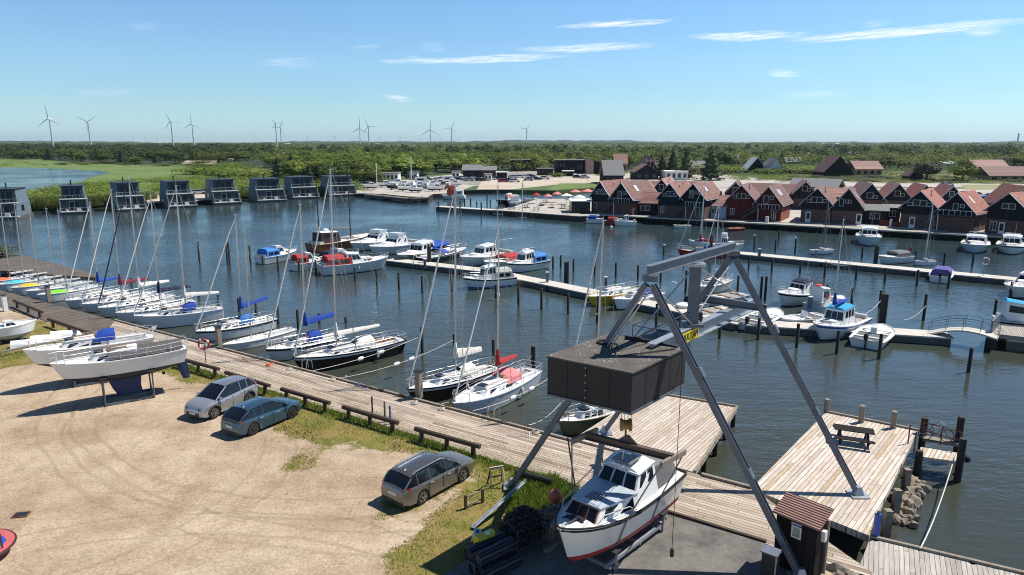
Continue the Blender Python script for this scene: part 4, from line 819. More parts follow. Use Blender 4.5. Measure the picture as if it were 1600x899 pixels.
def rnd_in(poly, r):
    xs = [p[0] for p in poly]; ys = [p[1] for p in poly]
    while True:
        q = (r.uniform(min(xs), max(xs)), r.uniform(min(ys), max(ys)))
        if inside(q, poly): return q
WORD = {'conifer': 'dark conifer', 'broad': 'round leafy tree', 'bush': 'low bush', 'wind': 'round leafy tree'}
for poly, n, kind, m, hr, where, wf in Z:
    ps = []
    for i in range(n):                                    # spread the feet apart
        best = max((rnd_in(poly, rz_) for _ in range(8)), key=lambda q: min([math.hypot(q[0]-a, (q[1]-b)*2.5) for a, b in ps] or [1e9])); ps.append(best)
    ps.sort()
    for i, (x, y) in enumerate(ps):
        p = P(x, y); h = rz_.uniform(*hr)*1.1; col = 'bright green ' if m is leaf_br else ('grey green ' if m is leaf_g else '')
        k = kind
        if kind == 'broad' and rz_.random() < .22: k = 'conifer'
        if kind == 'conifer' and rz_.random() < .5: k = 'broad'; w_k = 1.35
        mm = leaf_c if k == 'conifer' else (m if kind != 'conifer' else leaf_b)
        lab = f'{"" if k == "conifer" else col}{WORD[k]}, {ordn(i+1)} from the left {where}'
        tree(k, p.x, p.y, h, h*(wf*1.28 if k == kind else 1.7)*rz_.uniform(.85, 1.2)*(.8 if k == 'conifer' else 1), mm, lab, 'bush' if k == 'bush' else 'tree', 'trees and bushes '+where)
for x, y, h, w, k, m, lab in [(1034,279,11,15,'conifer',leaf_c,'tall dark conifer, leftmost of the four behind the red roofs'),(1050,280,12.5,17,'conifer',leaf_c,'tall dark conifer beside the pale roof, second of the four behind the red roofs'),(1071,281,13,16,'conifer',leaf_c,'slender tall dark conifer, third of the four behind the red roofs'),(1110,282,12.5,22,'conifer',leaf_c,'broadest dark conifer, standing right of the bungalow behind the red roofs'),
        (303,252,9,11,'conifer',leaf_c,'lone dark conifer in front of the meadow wood, right of the pale track'),(222,250,9,10,'conifer',leaf_c,'lone dark conifer standing clear of the left belt'),(371,252,8,11,'conifer',leaf_c,'dark conifer right of the pale farmhouse roof'),
        (1448,283,9.5,15,'broad',leaf_g,'big grey green tree on the heath behind the bright orange roofs'),(1503,285,9,12,'broad',leaf_br,'bright green tree standing alone behind the flag'),(870,277,3.4,7,'bush',leaf_b,'round dark green bush on the sandy slope before the black apartments'),(839,267,9,13,'wind',leaf_br,'round tree between the two black apartment blocks'),
        (1282,274,4,7,'bush',leaf_b,'dark bush left of the big black gable'),(1130,262,13,18,'broad',leaf_b,'highest tree top standing above the right horizon'),(-6,403,3.0,4.5,'bush',leaf_g,'grey green bush at the left edge by the old jetty')]:
    p = P(x, y); tree(k, p.x, p.y, h, w, m, lab, 'bush' if k == 'bush' else 'tree', None)
# the rest of the wood: one mass
def mass(name, label, zones, m, nleaf=110, seed=3):
    rs = np.random.default_rng(seed); r = random.Random(seed); out = []
    for poly, n, kind0, hr, wf in zones:
        for i in range(n):
            kind = kind0 if kind0 != 'conifer' or r.random() < .55 else 'broad'
            x, y = rnd_in(poly, r); p = P(x, y); h = r.uniform(*hr); d = p.y; q = nleaf; V = crown_arrays(kind, rs, q, .05 if d < 700 else .07); w = h*wf; V = V*np.array([w, w, h])+np.array([p.x, p.y, 0]); out.append(V)
    me = quads_mesh(name, np.concatenate(out)); o = link(name, me, m); tag(o, label, 'wood', None, 'stuff'); return o
FR = (1,)
mass('woodland', 'dense green broadleaf wood stretching back to the horizon', [
 ([(330,244),(1010,244),(1010,230),(330,231)], 900, 'broad', (7,10.5), 2.0), ([(1010,244),(1640,246),(1640,229),(1010,230)], 800, 'broad', (7,10.5), 2.0), ([(400,262),(600,262),(600,244),(400,244)], 150, 'broad', (7.5,9.5), 1.9),
 ([(600,262),(1020,262),(1020,244),(600,244)], 220, 'broad', (7,10), 1.9), ([(1020,262),(1640,268),(1640,244),(1020,244)], 340, 'broad', (5,8.5), 1.9), ([(1130,273),(1290,273),(1290,262),(1130,262)], 70, 'bush', (2.5,4.8), 2.2), ([(1335,276),(1640,276),(1640,262),(1335,262)], 110, 'bush', (2.2,4.6), 2.3), ([(1110,262),(1640,262),(1640,248),(1110,248)], 160, 'broad', (6.5,9.5), 1.7), ([(1010,276),(1120,276),(1120,266),(1010,266)], 26, 'broad', (5,8), 1.6), ([(760,271),(880,271),(880,264),(760,264)], 26, 'broad', (5,7.5), 1.6),
 ([(-40,231.5),(1640,230.5),(1640,225.2),(-40,225.2)], 1500, 'broad', (9,16), 2.6)], leaf_b, 60)
mass('tall_trees', 'scattered taller dark trees rising above the broadleaf wood', [([(330,250),(1010,250),(1010,236),(330,236)], 110, 'broad', (11,14), 1.05), ([(1010,254),(1640,256),(1640,236),(1010,236)], 120, 'broad', (10.5,14), 1.05), ([(-40,246),(330,246),(330,238),(-40,238)], 50, 'broad', (11,14), 1.0)], leaf_c2, 150, 6)
mass('conifer_wood', 'dark conifer belt along the far side of the fjord meadow', [
 ([(-60,250),(60,250),(205,252),(330,250),(330,236),(-60,236)], 420, 'conifer', (8,12), 1.7), ([(-60,236),(420,236),(420,229),(-60,229)], 420, 'conifer', (9,14), 2.2), ([(1200,240),(1640,242),(1640,230),(1200,230)], 200, 'conifer', (8,11), 1.8)], leaf_c2, 90, 4)
mass('scrub', 'low green scrub and thickets around the meadow and heath', [
 ([(-40,262),(130,258),(330,264),(330,256),(130,253),(-40,252)], 90, 'bush', (1,2.4), 3), ([(130,292),(230,288),(330,288),(440,282),(440,272),(330,274),(200,282)], 130, 'bush', (1.4,2.8), 3), ([(1225,286),(1640,288),(1640,277),(1225,275)], 340, 'bush', (.7,1.9), 3), ([(1130,283),(1230,284),(1230,274),(1130,274)], 60, 'bush', (1,2.4), 2.6), ([(45,308),(130,306),(210,302),(210,290),(140,288),(60,298)], 90, 'bush', (1.8,3.2), 2.6), ([(540,300),(580,300),(580,290),(540,290)], 20, 'bush', (1.2,2.4), 2.4), ([(330,303),(556,298),(556,286),(440,286),(330,292)], 110, 'bush', (2,3.8), 2.4), ([(230,300),(330,298),(330,284),(230,290)], 40, 'bush', (1.6,3), 2.4), ([(60,322),(230,312),(230,302),(60,308)], 60, 'bush', (1.6,2.8), 2.4), ([(400,282),(600,288),(600,278),(400,274)], 40, 'bush', (2,3.5), 2.4)], leaf_br, 110, 5)
# reeds on the shore: upright blades
def blades(name, label, pts_fn, n, h, wd, m, cat='reeds', seed=1, lean=.35):
    rs = np.random.default_rng(seed); C = np.array([pts_fn(rs) for _ in range(n)]); a = rs.random(n)*6.283; hh = h*(.55+.7*rs.random(n)); w = wd*(.7+.6*rs.random(n))
    dx = np.cos(a)*w; dy = np.sin(a)*w; lx = rs.normal(size=n)*lean*hh; ly = rs.normal(size=n)*lean*hh
    V = np.zeros((n, 4, 3)); V[:, 0] = C; V[:, 0, 0] -= dx; V[:, 0, 1] -= dy; V[:, 1] = C; V[:, 1, 0] += dx; V[:, 1, 1] += dy; top = C+np.stack([lx, ly, hh], 1); V[:, 2] = top; V[:, 2, 0] += dx*.25; V[:, 2, 1] += dy*.25; V[:, 3] = top; V[:, 3, 0] -= dx*.25; V[:, 3, 1] -= dy*.25
    o = link(name, quads_mesh(name, V.reshape(-1, 3)), m); tag(o, label, cat, None, 'stuff'); return o
sh = [Vector((*p, 0)) for p in px([(-40,333),(50,328.5),(110,328.5),(175,322.5),(230,320)], WZ)]; sh2 = [Vector((*p, 0)) for p in px([(380,311),(430,307.5),(500,305.5),(556,303.5)], WZ)]
def along(poly, off0, off1, z0):
    def f(rs):
        i = int(rs.integers(0, len(poly)-1)); p = lerp(poly[i], poly[i+1], float(rs.random())); return (p.x, p.y+off0+(off1-off0)*float(rs.random()), z0)
    return f
reedm = leaf_mat('reed_leaves', (.1,.13,.03), (.24,.26,.08))
blades('reeds', 'tall green reeds along the left shore behind the first houseboats', along(sh, -2.5, 6, -.6), 9000, 2.1, .12, reedm, seed=2, lean=.12)
blades('reeds', 'green reeds along the shore behind the right houseboats', along(sh2, -2, 5, -.5), 5000, 1.8, .12, reedm, seed=3, lean=.12)
# turf of the yard
turfm = leaf_mat('turf_blades', (.1,.13,.025), (.27,.245,.075), .2); turfg = leaf_mat('green_turf_blades', (.1,.16,.02), (.2,.27,.04), .2)
def turf_pt(lo_, boost=None):
    def f(rs):
        while True:
            q = grass_w[0] if rs.random() < .85 else grass_w[1]; xs = [p[0] for p in q]; ys = [p[1] for p in q]; x = float(rs.uniform(min(xs), max(xs))); y = float(rs.uniform(min(ys), max(ys)))
            if gmask(x, y) < lo_: continue
            if boost and not inside((x, y), boost): continue
            if math.sin(x*1.7+2*math.sin(y*.9))*math.sin(y*1.4+1.3*math.sin(x))+rs.random()*1.1 < .1: continue
            return (x, y, -.03)
    return f
blades('turf', 'short dry yellowish turf behind the log barriers', turf_pt(.45), 26000, .085, .02, turfm, 'grass', 8, .5)
gz = px([(800,745),(870,745),(905,775),(860,805),(815,815),(790,800)]); grass_w.append(gz)
def gz_pt(rs):
    xs = [p[0] for p in gz]; ys = [p[1] for p in gz]
    while True:
        x = float(rs.uniform(min(xs), max(xs))); y = float(rs.uniform(min(ys), max(ys)))
        if inside((x, y), gz): return (x, y, 0)
blades('tall_grass', 'lush green grass tuft between the crane foot and the boardwalk', gz_pt, 6000, .28, .02, turfg, 'grass', 9, .35)
def edge_pt(rs):
    t = .13+.36*float(rs.random()); p = lerp(BL0, BL1, t); o = abs(float(rs.normal()))*.35; return (p.x-o*.55, p.y-.05-o*.83, -.02)
blades('tall_grass', 'strip of green grass along the land side of the boardwalk', edge_pt, 9000, .19, .02, turfg, 'grass', 10, .4)
# ================================================================ BOATS
def hull_fn(L, B, fb, draft, kind):
    """returns functions of t (0 stern .. 1 bow): half beam, sheer height, keel depth"""
    if kind == 'sail': hb = lambda t: B/2*(min(1, (.54+1.35*t-1.38*t*t+0) if t < .55 else .865*max(0, 1-((t-.5)/.5)**2.3)**.8+.0) if t < 1 else 0)
    else: hb = lambda t: B/2*(.9+.22*t*(1-t)*2 if t < .5 else 1.01*max(0, 1-((t-.5)/.5)**2.7)**.75)
    sh = lambda t: fb*(1.0+(.28 if kind != 'sail' else .16)*t**2-.06*math.sin(math.pi*t)); dr = lambda t: draft*(1-(t-.5)**2*3.0 if kind == 'sail' else 1-.75*max(0, t-.35)**1.2)
    return hb, sh, dr
def hull(parent, L, B, fb, m, bottom, kind='sail', draft=.5, rake=.14, stern=.07, stripe=None, transom=True, deck=deckm, rail=None, boot=None):
    hb, sh, dr = hull_fn(L, B, fb, draft, kind); ts = [0,.04,.12,.22,.34,.46,.58,.7,.8,.88,.94,.98,1.0]
    def xat(t, f): return -L/2*(1)+stern*L*f*(1-t)**2*1.0+ (L-rake*L*f**1.0*t**3)*t - (0)   # f: 0 sheer .. 1 keel
    def pt(t, lev, s):                                    # lev from 1 (sheer) through 0 (waterline) to -1 (keel)
        b, z1, d = hb(t), sh(t), dr(t)
        if lev >= 0: f = 1-lev; fl = (1-.16*f) if kind == 'sail' else (1-.2*f-.32*f*t**2); return Vector((xat(t, f*.55), s*b*fl, z1*lev))
        f = -lev; bb = b*((.8 if kind == 'sail' else .8-.32*t**2))*(1-f**2.2)**.8 if f < 1 else 0; return Vector((xat(t, .55+f*.45), s*bb, -d*f))
    def shell(levs, name, mm):
        m_ = MB(); rings = []
        for t in ts: rings.append([pt(t, l, 1) for l in levs]+[pt(t, l, -1) for l in reversed(levs)])
        n = len(rings[0]); vs = [p for r in rings for p in r]; fs = []; k = len(levs)
        for i in range(len(rings)-1):
            for j in range(n-1):
                if j == k-1 and levs[-1] > -1: continue
                fs.append((i*n+j, i*n+j+1, (i+1)*n+j+1, (i+1)*n+j))
        fs.append(tuple(range(n))); m_.add(vs, fs); return mk(name, m_, mm, parent, smooth=True)
    h = shell([1, .75, .5, .25, .06], 'hull', m); shell([.06, -.25, -.6, -1], 'bottom', bottom)
    if boot: 
        m_ = MB()
        for s in (1, -1): m_.loft([[pt(t, .2, s)+Vector((0,s*.012,0)), pt(t, .1, s)+Vector((0,s*.012,0)), pt(t, .1, s), pt(t, .2, s)] for t in ts])
        mk('boot_stripe', m_, boot, parent)
    if stripe:
        m_ = MB()
        for s in (1, -1): m_.loft([[pt(t, .96, s)+Vector((0,s*.015,0)), pt(t, .84, s)+Vector((0,s*.02,0)), pt(t, .84, s), pt(t, .96, s)] for t in ts])
        mk('stripe', m_, stripe, parent)
    m_ = MB(); vs = []; fs = []
    for t in ts: p, q = pt(t, 1, 1), pt(t, 1, -1); c = (p+q)/2; vs += [p+Vector((0,-.02*(t<1),-.03)), c+Vector((0,0,.05*hb(t)/(B/2+.01)-.03+.02)), q+Vector((0,.02*(t<1),-.03))]
    for i in range(len(ts)-1):
        for j in (0, 1): fs.append((i*3+j, i*3+j+1, (i+1)*3+j+1, (i+1)*3+j))
    m_.add(vs, fs); mk('deck', m_, deck, parent, smooth=True)
    m_ = MB()
    for s in (1, -1): m_.tube([pt(t, 1, s)+Vector((0,0,.02)) for t in ts], .035 if L < 9 else .045, 5)
    m_.tube([pt(0, 1, 1)+Vector((0,0,.02)), pt(0, 1, -1)+Vector((0,0,.02))], .035, 5); mk('toe_rail', m_, rail or m, parent)
    return hb, sh, pt
def trunk_cabin(parent, x0, x1, w0, w1, z, h, m, fs=.5, bs=.08, inset=.16, nwin=3, roofm=None, winm=None, name='cabin', zb=0.0, wy=(.3,.75), front=False, back=False, roundness=True):
    """coachroof from x0 (aft) to x1 (forward); half widths w0 aft, w1 forward"""
    b = [Vector((x0,-w0,z-.1)), Vector((x1,-w1,z-.1+zb)), Vector((x1,w1,z-.1+zb)), Vector((x0,w0,z-.1))]
    t = [Vector((x0+bs,-w0+inset,z+h)), Vector((x1-fs,-w1+inset,z+h*.86+zb)), Vector((x1-fs,w1-inset,z+h*.86+zb)), Vector((x0+bs,w0-inset,z+h))]
    c = mk(name, MB().hexa(b, t), m, parent)
    e = .05; crown = [p+Vector((0,0,.0)) for p in t]; m_ = MB(); mids = []
    top2 = [Vector((t[0].x+.04,t[0].y*.55,t[0].z+h*.09+.02)), Vector((t[1].x-.04,t[1].y*.55,t[1].z+h*.09+.02)), Vector((t[2].x-.04,t[2].y*.55,t[2].z+h*.09+.02)), Vector((t[3].x+.04,t[3].y*.55,t[3].z+h*.09+.02))]
    base = [p+Vector(((-e if i in (0, 3) else e), (-e if i < 2 else e), .0)) for i, p in enumerate(t)]; m_.hexa(base, [p+Vector((0,0,.03)) for p in base]); m_.hexa([p+Vector((0,0,.03)) for p in t], top2); mk(name+'_roof', m_, roofm or m, parent, smooth=False)
    for s, q in ((-1, [b[0], b[1], t[1], t[0]]), (1, [b[2], b[3], t[3], t[2]])):
        for i in range(nwin):
            g = .10; u0 = g+(1-2*g)*(i+.08)/nwin; u1 = g+(1-2*g)*(i+.88)/nwin
            if s == 1: u0, u1 = 1-u1, 1-u0
            mk('window', MB().panel(q, u0, u1, wy[0], wy[1], .012), winm or glass, c)
    if front:
        q = [b[1], b[2], t[2], t[1]]
        for u0, u1 in ((.06,.34),(.37,.63),(.66,.94)) : mk('window', MB().panel(q, u0, u1, .22, .86, .012), winm or glass, c)
    if back: mk('door', MB().panel([b[3], b[0], t[0], t[3]], .35, .65, .1, .9, .012), dkwood, c)
    return c, t
def hood(parent, x, w, z, h, m, ln=1.1, name='spray_hood', win=True, flat=False):
    """folding canvas hood, open aft; x is its aft edge"""
    m_ = MB(); rings = []; n = 8
    for i, (dx, k) in enumerate([(0,1.0),(ln*.35,1.02 if not flat else 1.0),(ln*.7,.8 if not flat else .97),(ln,.28 if not flat else .2)]):
        r = []
        for j in range(n+1): a = math.pi*j/n; r.append((x+dx, -w*math.cos(a)*(1-.12*(dx/ln)), z+max(0, math.sin(a))**.6*h*k))
        rings.append(r)
    m_.loft(rings, closed=False, caps=(False, False)); rr = [[(p[0], p[1]*.96, max(z, p[2]-.04)) for p in r] for r in rings]; m_.loft([list(reversed(r)) for r in rr], closed=False, caps=(False, False)); o = mk(name, m_, m, parent, smooth=True)
    if win:
        q = [rings[3][3], rings[3][5], rings[2][5], rings[2][3]]; mk('window', MB().panel(q, .05, .95, .1, .85, .015), glass, o)
    return o
def rails(parent, pt, t0, t1, h=.55, step=.13, m=steel, name='guard_rail'):
    m_ = MB(); n = max(2, int((t1-t0)/step))
    for s in (1, -1):
        ps = [pt(t0+(t1-t0)*i/n, 1, s) for i in range(n+1)]
        m_.tube([p+Vector((0,-s*.05,h)) for p in ps], .012, 4); m_.tube([p+Vector((0,-s*.05,h*.5)) for p in ps], .008, 4)
        for p in ps: m_.tube([p+Vector((0,-s*.05,0)), p+Vector((0,-s*.05,h))], .013, 4)
    return mk(name, m_, m, parent)
def pulpit(parent, pt, t0=.9, h=.58, name='pulpit', fwd=True):
    m_ = MB()
    if fwd:
        a, b = pt(t0, 1, 1), pt(t0, 1, -1); c = pt(1.0, 1, 1); tip = c+Vector((.05,0,h+.05)); mid1 = pt((t0+1)/2, 1, 1); mid2 = pt((t0+1)/2, 1, -1)
        up = Vector((0,0,h)); m_.tube([a+up, mid1+up*1.05, tip, mid2+up*1.05, b+up], .017, 5); m_.tube([a, a+up], .015, 5); m_.tube([b, b+up], .015, 5); m_.tube([mid1, mid1+up], .015, 5); m_.tube([mid2, mid2+up], .015, 5); m_.tube([mid1+up*.5, tip-Vector((.08,0,h*.5)), mid2+up*.5], .012, 5)
    else:
        a, b, c, d = pt(.14, 1, 1), pt(.0, 1, 1), pt(.0, 1, -1), pt(.14, 1, -1); up = Vector((0,0,h)); m_.tube([a+up, b+up, c+up, d+up], .017, 5); m_.tube([a+up*.5, b+up*.5, c+up*.5, d+up*.5], .012, 5)
        for p in (a, b, c, d): m_.tube([p, p+up], .015, 5)
    return mk(name, m_, steel, parent)
def fenders(parent, pt, ts, side, m=whitep, r=.11, l=.5):
    for t in ts: p = pt(t, .55, side); mk('fender', MB().lathe([(.02,l/2+.08),(r*.7,l/2),(r,l/3),(r,-l/3),(r*.7,-l/2),(.02,-l/2-.05)], c=p+Vector((0,side*(r+.02),0)), n=8), m, parent, smooth=True)
def rig(parent, pt, L, xm, zd, hm, boom=.42, cover='white', sailc=True, furl=True, bowt=.985, spread=(.5,), sp_w=.8, mastm=None, mr=.062, bz=1.0, coverh=.26, furlm=None, jib=True, mastcover=None, blen=None, boomup=0.0):
    mastm = mastm or alu; m = mk('mast', MB().tube([(xm,0,zd),(xm-.012*hm,0,zd+hm*.6),(xm-.02*hm,0,zd+hm)], [mr, mr, mr*.7], 8), mastm, parent, smooth=True)
    top = Vector((xm-.02*hm, 0, zd+hm)); mk('masthead', MB().box(top.x-.18, top.x+.1, -.03, .03, top.z, top.z+.05).tube([top+Vector((0,0,.05)), top+Vector((-.02,0,.35))], .01, 4), mastm, m)
    w = MB()
    for f in spread:
        z = zd+hm*f; xs = xm-.012*hm*f/.6 if f < .6 else xm-.016*hm
        mk('spreader', MB().tube([(xs-.1,-sp_w,z+.05),(xs,0,z),(xs-.1,sp_w,z+.05)], .03, 5), mastm, m)
        for s in (-1, 1): w.tube([pt(.5, 1, s), (xs-.1, s*sp_w, z+.05), top], .015, 4, False)
    for s in (-1, 1): w.tube([pt(.47, 1, s), (xm-.01*hm*.5, 0, zd+hm*.5)], .013, 4, False)
    st = pt(.0, 1, 1); w.tube([pt(.35, 1, 1), (xm-.013*hm, 0, zd+hm*.62)], .011, 4, False); w.tube([pt(.35, 1, -1), (xm-.013*hm, 0, zd+hm*.62)], .011, 4, False); w.tube([Vector((st.x+.1, 0, st.z)), top], .015, 4, False)
    bw = pt(bowt, 1, 1); bw.y = 0
    if not furl: w.tube([bw, top-Vector((0,0,.1))], .012, 4, False)
    mk('stay', w, wire, parent)
    if furl: mk('furled_jib', MB().tube([bw+Vector((0,0,.25)), bw+(top-bw)*.15, bw+(top-bw)*.85, top-Vector((-.05,0,.35))], [.05,.062,.045,.025], 6), furlm or fabric['white'], parent, smooth=True); mk('furler_drum', MB().lathe([(.09,0),(.09,.14)], c=bw+Vector((0,0,.1)), n=8), steel, parent)
    if boom:
        bl = blen or boom*L; z = zd+bz; e = Vector((xm-bl, 0, z+boomup)); b = mk('boom', MB().tube([(xm-.05,0,z), e], .05, 6), mastm, parent)
        if sailc:
            rn = random.Random(int(L*1000)); rs_ = []
            for i in range(9):
                f = i/8; c = Vector((xm-.08, 0, z)).lerp(e, f); hh = coverh*(1.1-.6*f)*(1+rn.uniform(-.1,.1)); ww = .19*(1.2-.55*f); rs_.append([c+Vector((0,-ww,-.03)), c+Vector((0,-ww*.8,hh*.5)), c+Vector((0,0,hh)), c+Vector((0,ww*.8,hh*.5)), c+Vector((0,ww,-.03)), c+Vector((0,0,-.1))])
            cv = MB().loft(rs_)
            if mastcover is not False: cv.tube([(xm+.02,0,z-.1),(xm-.02,0,z+.5),(xm-.02,0,z+1.0)], [.15,.16,.08], 7)
            mk('sail_cover', cv, fabric[cover], b, smooth=True)
    return m
def place(bow, stern, fb, z=None, bz=None):
    zz = (WZ+fb) if z is None else z; a, b = P(*bow, zz), P(*stern, zz); L = (a-b).length; c = (a+b)/2; c.z = zz-fb if z is None else z-fb
    return c, L, math.atan2(a.y-b.y, a.x-b.x)
def mast_h(loc, rz, xm, zd, top):                         # mast height from the photo row of its head
    y = loc.y+math.sin(rz)*xm; return Py(top[0], top[1], y).z-(loc.z+zd)
def sailboat(label, bow, stern, fb=1.0, beam=.31, hullm=None, xm=.06, top=None, cover='white', hoodc=None, cabin=True, furl=True, stripe=None, bottom=None, z=None, boom=.40, sailc=True, rail=True, group='sailing boats moored in the harbour', cat='sailing boat', deck=None, keel=False, cab_m=None, wins=3, cover_deck=None, boot=None, jib=True, mr=.062, spread=(.5,), coverh=.3, cabh=.5, keelm=None, mastm=None, furlm=None, fend=(), teakdeck=False, name='sailing_boat', hood_ln=1.1, bz=1.0, mastcover=None, boomup=0.0, wheel=True):
    loc, L, rz = place(bow, stern, fb, z); B = min(beam*L, 3.5); t = thing(name, label, cat, loc, rz, group)
    hb, sh, pt = hull(t, L, B, fb, hullm or white, bottom or dark_af, 'sail', draft=.55 if not keel else .6, stripe=stripe, boot=boot, deck=deck or deckm)
    zd = sh(.55)
    if cabin:
        x0, x1 = -.12*L, .25*L; w0, w1 = hb(.4)*.76, hb(.74)*.66
        trunk_cabin(t, x0, x1, w0, w1, zd-.02, cabh, cab_m or white, nwin=wins, fs=.07*L, roofm=deckm, name='coachroof')
        mk('hatch', MB().box(x1-.05*L-.55, x1-.05*L-.05, -.27, .27, zd+cabh*.86+.05, zd+cabh+.06), glass, t)
        mk('grab_rail', MB().tube([(x0+.3,w0*.55,zd+cabh+.1),(x1-.6,w1*.5,zd+cabh+.06)], .02, 4).tube([(x0+.3,-w0*.55,zd+cabh+.1),(x1-.6,-w1*.5,zd+cabh+.06)], .02, 4), teak, t)
        mk('companionway', MB().box(x0-.02, x0+.55, -.28, .28, zd+cabh-.02, zd+cabh+.09), whitep, t)
    # cockpit: dark well with benches
    cx0, cx1 = -.43*L, -.11*L; cw = hb(.2)*.62; zc = sh(.2)
    m_ = MB(); m_.box(cx0, cx1, -cw, -cw+.06, zc-.02, zc+.2); m_.box(cx0, cx1, cw-.06, cw, zc-.02, zc+.2); m_.box(cx0-.05, cx0, -cw, cw, zc-.02, zc+.17); mk('coaming', m_, hullm if hullm in (cream,) else white, t)
    ck = mk('cockpit', MB().box(cx0, cx1, -cw+.06, cw-.06, zc-.02, zc+.035), mat('cockpit_floor', (.33,.31,.28), .7) if not teakdeck else teak, t)
    mk('thwart', MB().box(cx0, cx1, -cw+.06, -cw*.45, zc+.036, zc+.13).box(cx0, cx1, cw*.45, cw-.06, zc+.036, zc+.13), teak if teakdeck else deckm, t)
    if wheel and L > 8: mk('wheel', MB().tube([(cx0+.9, .38*math.cos(a*math.pi/6), zc+.55+.38*math.sin(a*math.pi/6)) for a in range(13)], .02, 5).bar((cx0+.9,0,zc),(cx0+.9,0,zc+.6), .12), steel, t)
    else: mk('tiller', MB().tube([(-.46*L,0,zc+.3),(-.46*L+.8,0,zc+.42)], .025, 5), teak, t)
    if not keel: mk('rudder', MB().box(-.5*L-.12, -.5*L+.02, -.025, .025, -.5, sh(0)*.8), whitep if L < 7.5 else (bottom or dark_af), t)
    if hoodc: hood(t, -.19*L, hb(.4)*.78, zd+cabh*.5, .62, fabric[hoodc], max(1.3, .17*L))
    if rail: rails(t, pt, .13, .9, step=.16); pulpit(t, pt); pulpit(t, pt, name='pushpit', fwd=False)
    if cover_deck:
        m_ = MB(); rs_ = []
        for i in range(7): f = i/6; x = -.46*L+(.56*L)*f; w = hb(.04+.56*f)*.98; zz = sh(.1+.5*f); rs_.append([(x,-w,zz+.12),(x,-w*.55,zz+.42),(x,0,zz+.6),(x,w*.55,zz+.42),(x,w,zz+.12)])
        m_.loft(rs_, closed=False, caps=(True, True)); mk('winter_cover', m_, fabric[cover_deck], t, smooth=False)
    if fend: fenders(t, pt, fend, -1); fenders(t, pt, fend[:1], 1)
    if keel:
        km = keelm or bottom; mk('fin_keel', MB().loft([[(x0,y0,zz) for x0, y0 in ((a,0),(a+(b-a)*.3,.14),(b,0),(a+(b-a)*.3,-.14))] for zz, a, b in ((-.45,.12*L,-.13*L),(-1.1,.09*L,-.12*L),(-1.62,.05*L,-.13*L))]), km, t)
        mk('skeg_rudder', MB().loft([[(a,0,zz),((a+b)/2,.05,zz),(b,0,zz),((a+b)/2,-.05,zz)] for zz, a, b in ((.05,-.39*L,-.49*L),(-.6,-.42*L,-.5*L),(-1.2,-.45*L,-.505*L))]), km, t)
        mk('propeller', MB().ball((-.3*L,0,-.62), .1).box(-.31*L,-.3*L,-.2,.2,-.66,-.58), rubber, t)
    if top:
        x = xm*L; zz = zd+(cabh if cabin else 0)+.0; hm = mast_h(loc, rz, x, zz, top)
        rig(t, pt, L, x, zz, hm, boom=boom, cover=cover, sailc=sailc, furl=furl, spread=spread, sp_w=B*.27, mr=mr, coverh=coverh, mastm=mastm, furlm=furlm, bz=bz if cabin else bz*.75, mastcover=mastcover, boomup=boomup)
    return t, pt, L, rz, loc
SB = {}
SB['s1'] = sailboat('large black hulled sailing boat with a white sprayhood and white sail cover at the boardwalk', (457,563), (628,529), 1.05, .3, black_g, .12, (519,266), 'white', 'white', stripe=whitep, teakdeck=True, spread=(.5,.74), coverh=.3, bottom=dark_af, fend=(.3,.6), boomup=.15, cabh=.38, wins=4, bz=.9)
SB['s2'] = sailboat('white sailing boat with a bright blue sail cover, beside the black hull at the boardwalk', (415,549), (533,524), .95, .32, white, -.02, (472,320), 'blue', 'blue', stripe=black_g, spread=(.55,), coverh=.5, boomup=.35)
SB['s3'] = sailboat('white sailing boat with navy stripe, blue sail cover and blue cockpit cloths, near the life ring', (305,521), (428,497), .9, .32, white, -.08, (348,336), 'blue', 'skyblue', stripe=navy, coverh=.32, boomup=.5, boom=.36)
SB['s4'] = sailboat('small open white keelboat with bare mast, between the two blue covered boats', (348,541), (459,514), .6, .26, white, .12, (384,360), sailc=False, furl=False, rail=False, cabin=False, boom=0, mr=.05)
SB['s5'] = sailboat('big white sailing boat with a bright blue sprayhood, afloat closest to the boats ashore', (208,497), (347,481), 1.15, .3, white, -.08, (251,291), 'white', 'blue', coverh=.32, wins=4)
fan = [((180,492),(302,470),.95,(223,306),'navy',None,'white sailing boat with a dark navy sail cover in the left row'),
       ((152,484),(268,461),.95,(202,276),'white',None,'white sailing boat with the tallest mast of the left row and a white sail cover'),
       ((127,478),(236,457),.85,(165,297),'maroon',None,'white sailing boat with a dark red sail cover in the left row'),
       ((101,472),(196,454),.8,(137,317),'blue',None,'white sailing boat with a rolled royal blue sail in the left row')]
for i, (b, s, fb, tp, cv, hd, lab) in enumerate(fan):
    SB['f%d' % i] = sailboat(lab, b, s, fb, .31, white, -.06, tp, cv, hd, coverh=.34 if cv != 'blue' else .22, boom=.42, group='sailing boats in the left row', furlm=fabric['navy'] if i == 1 else None)
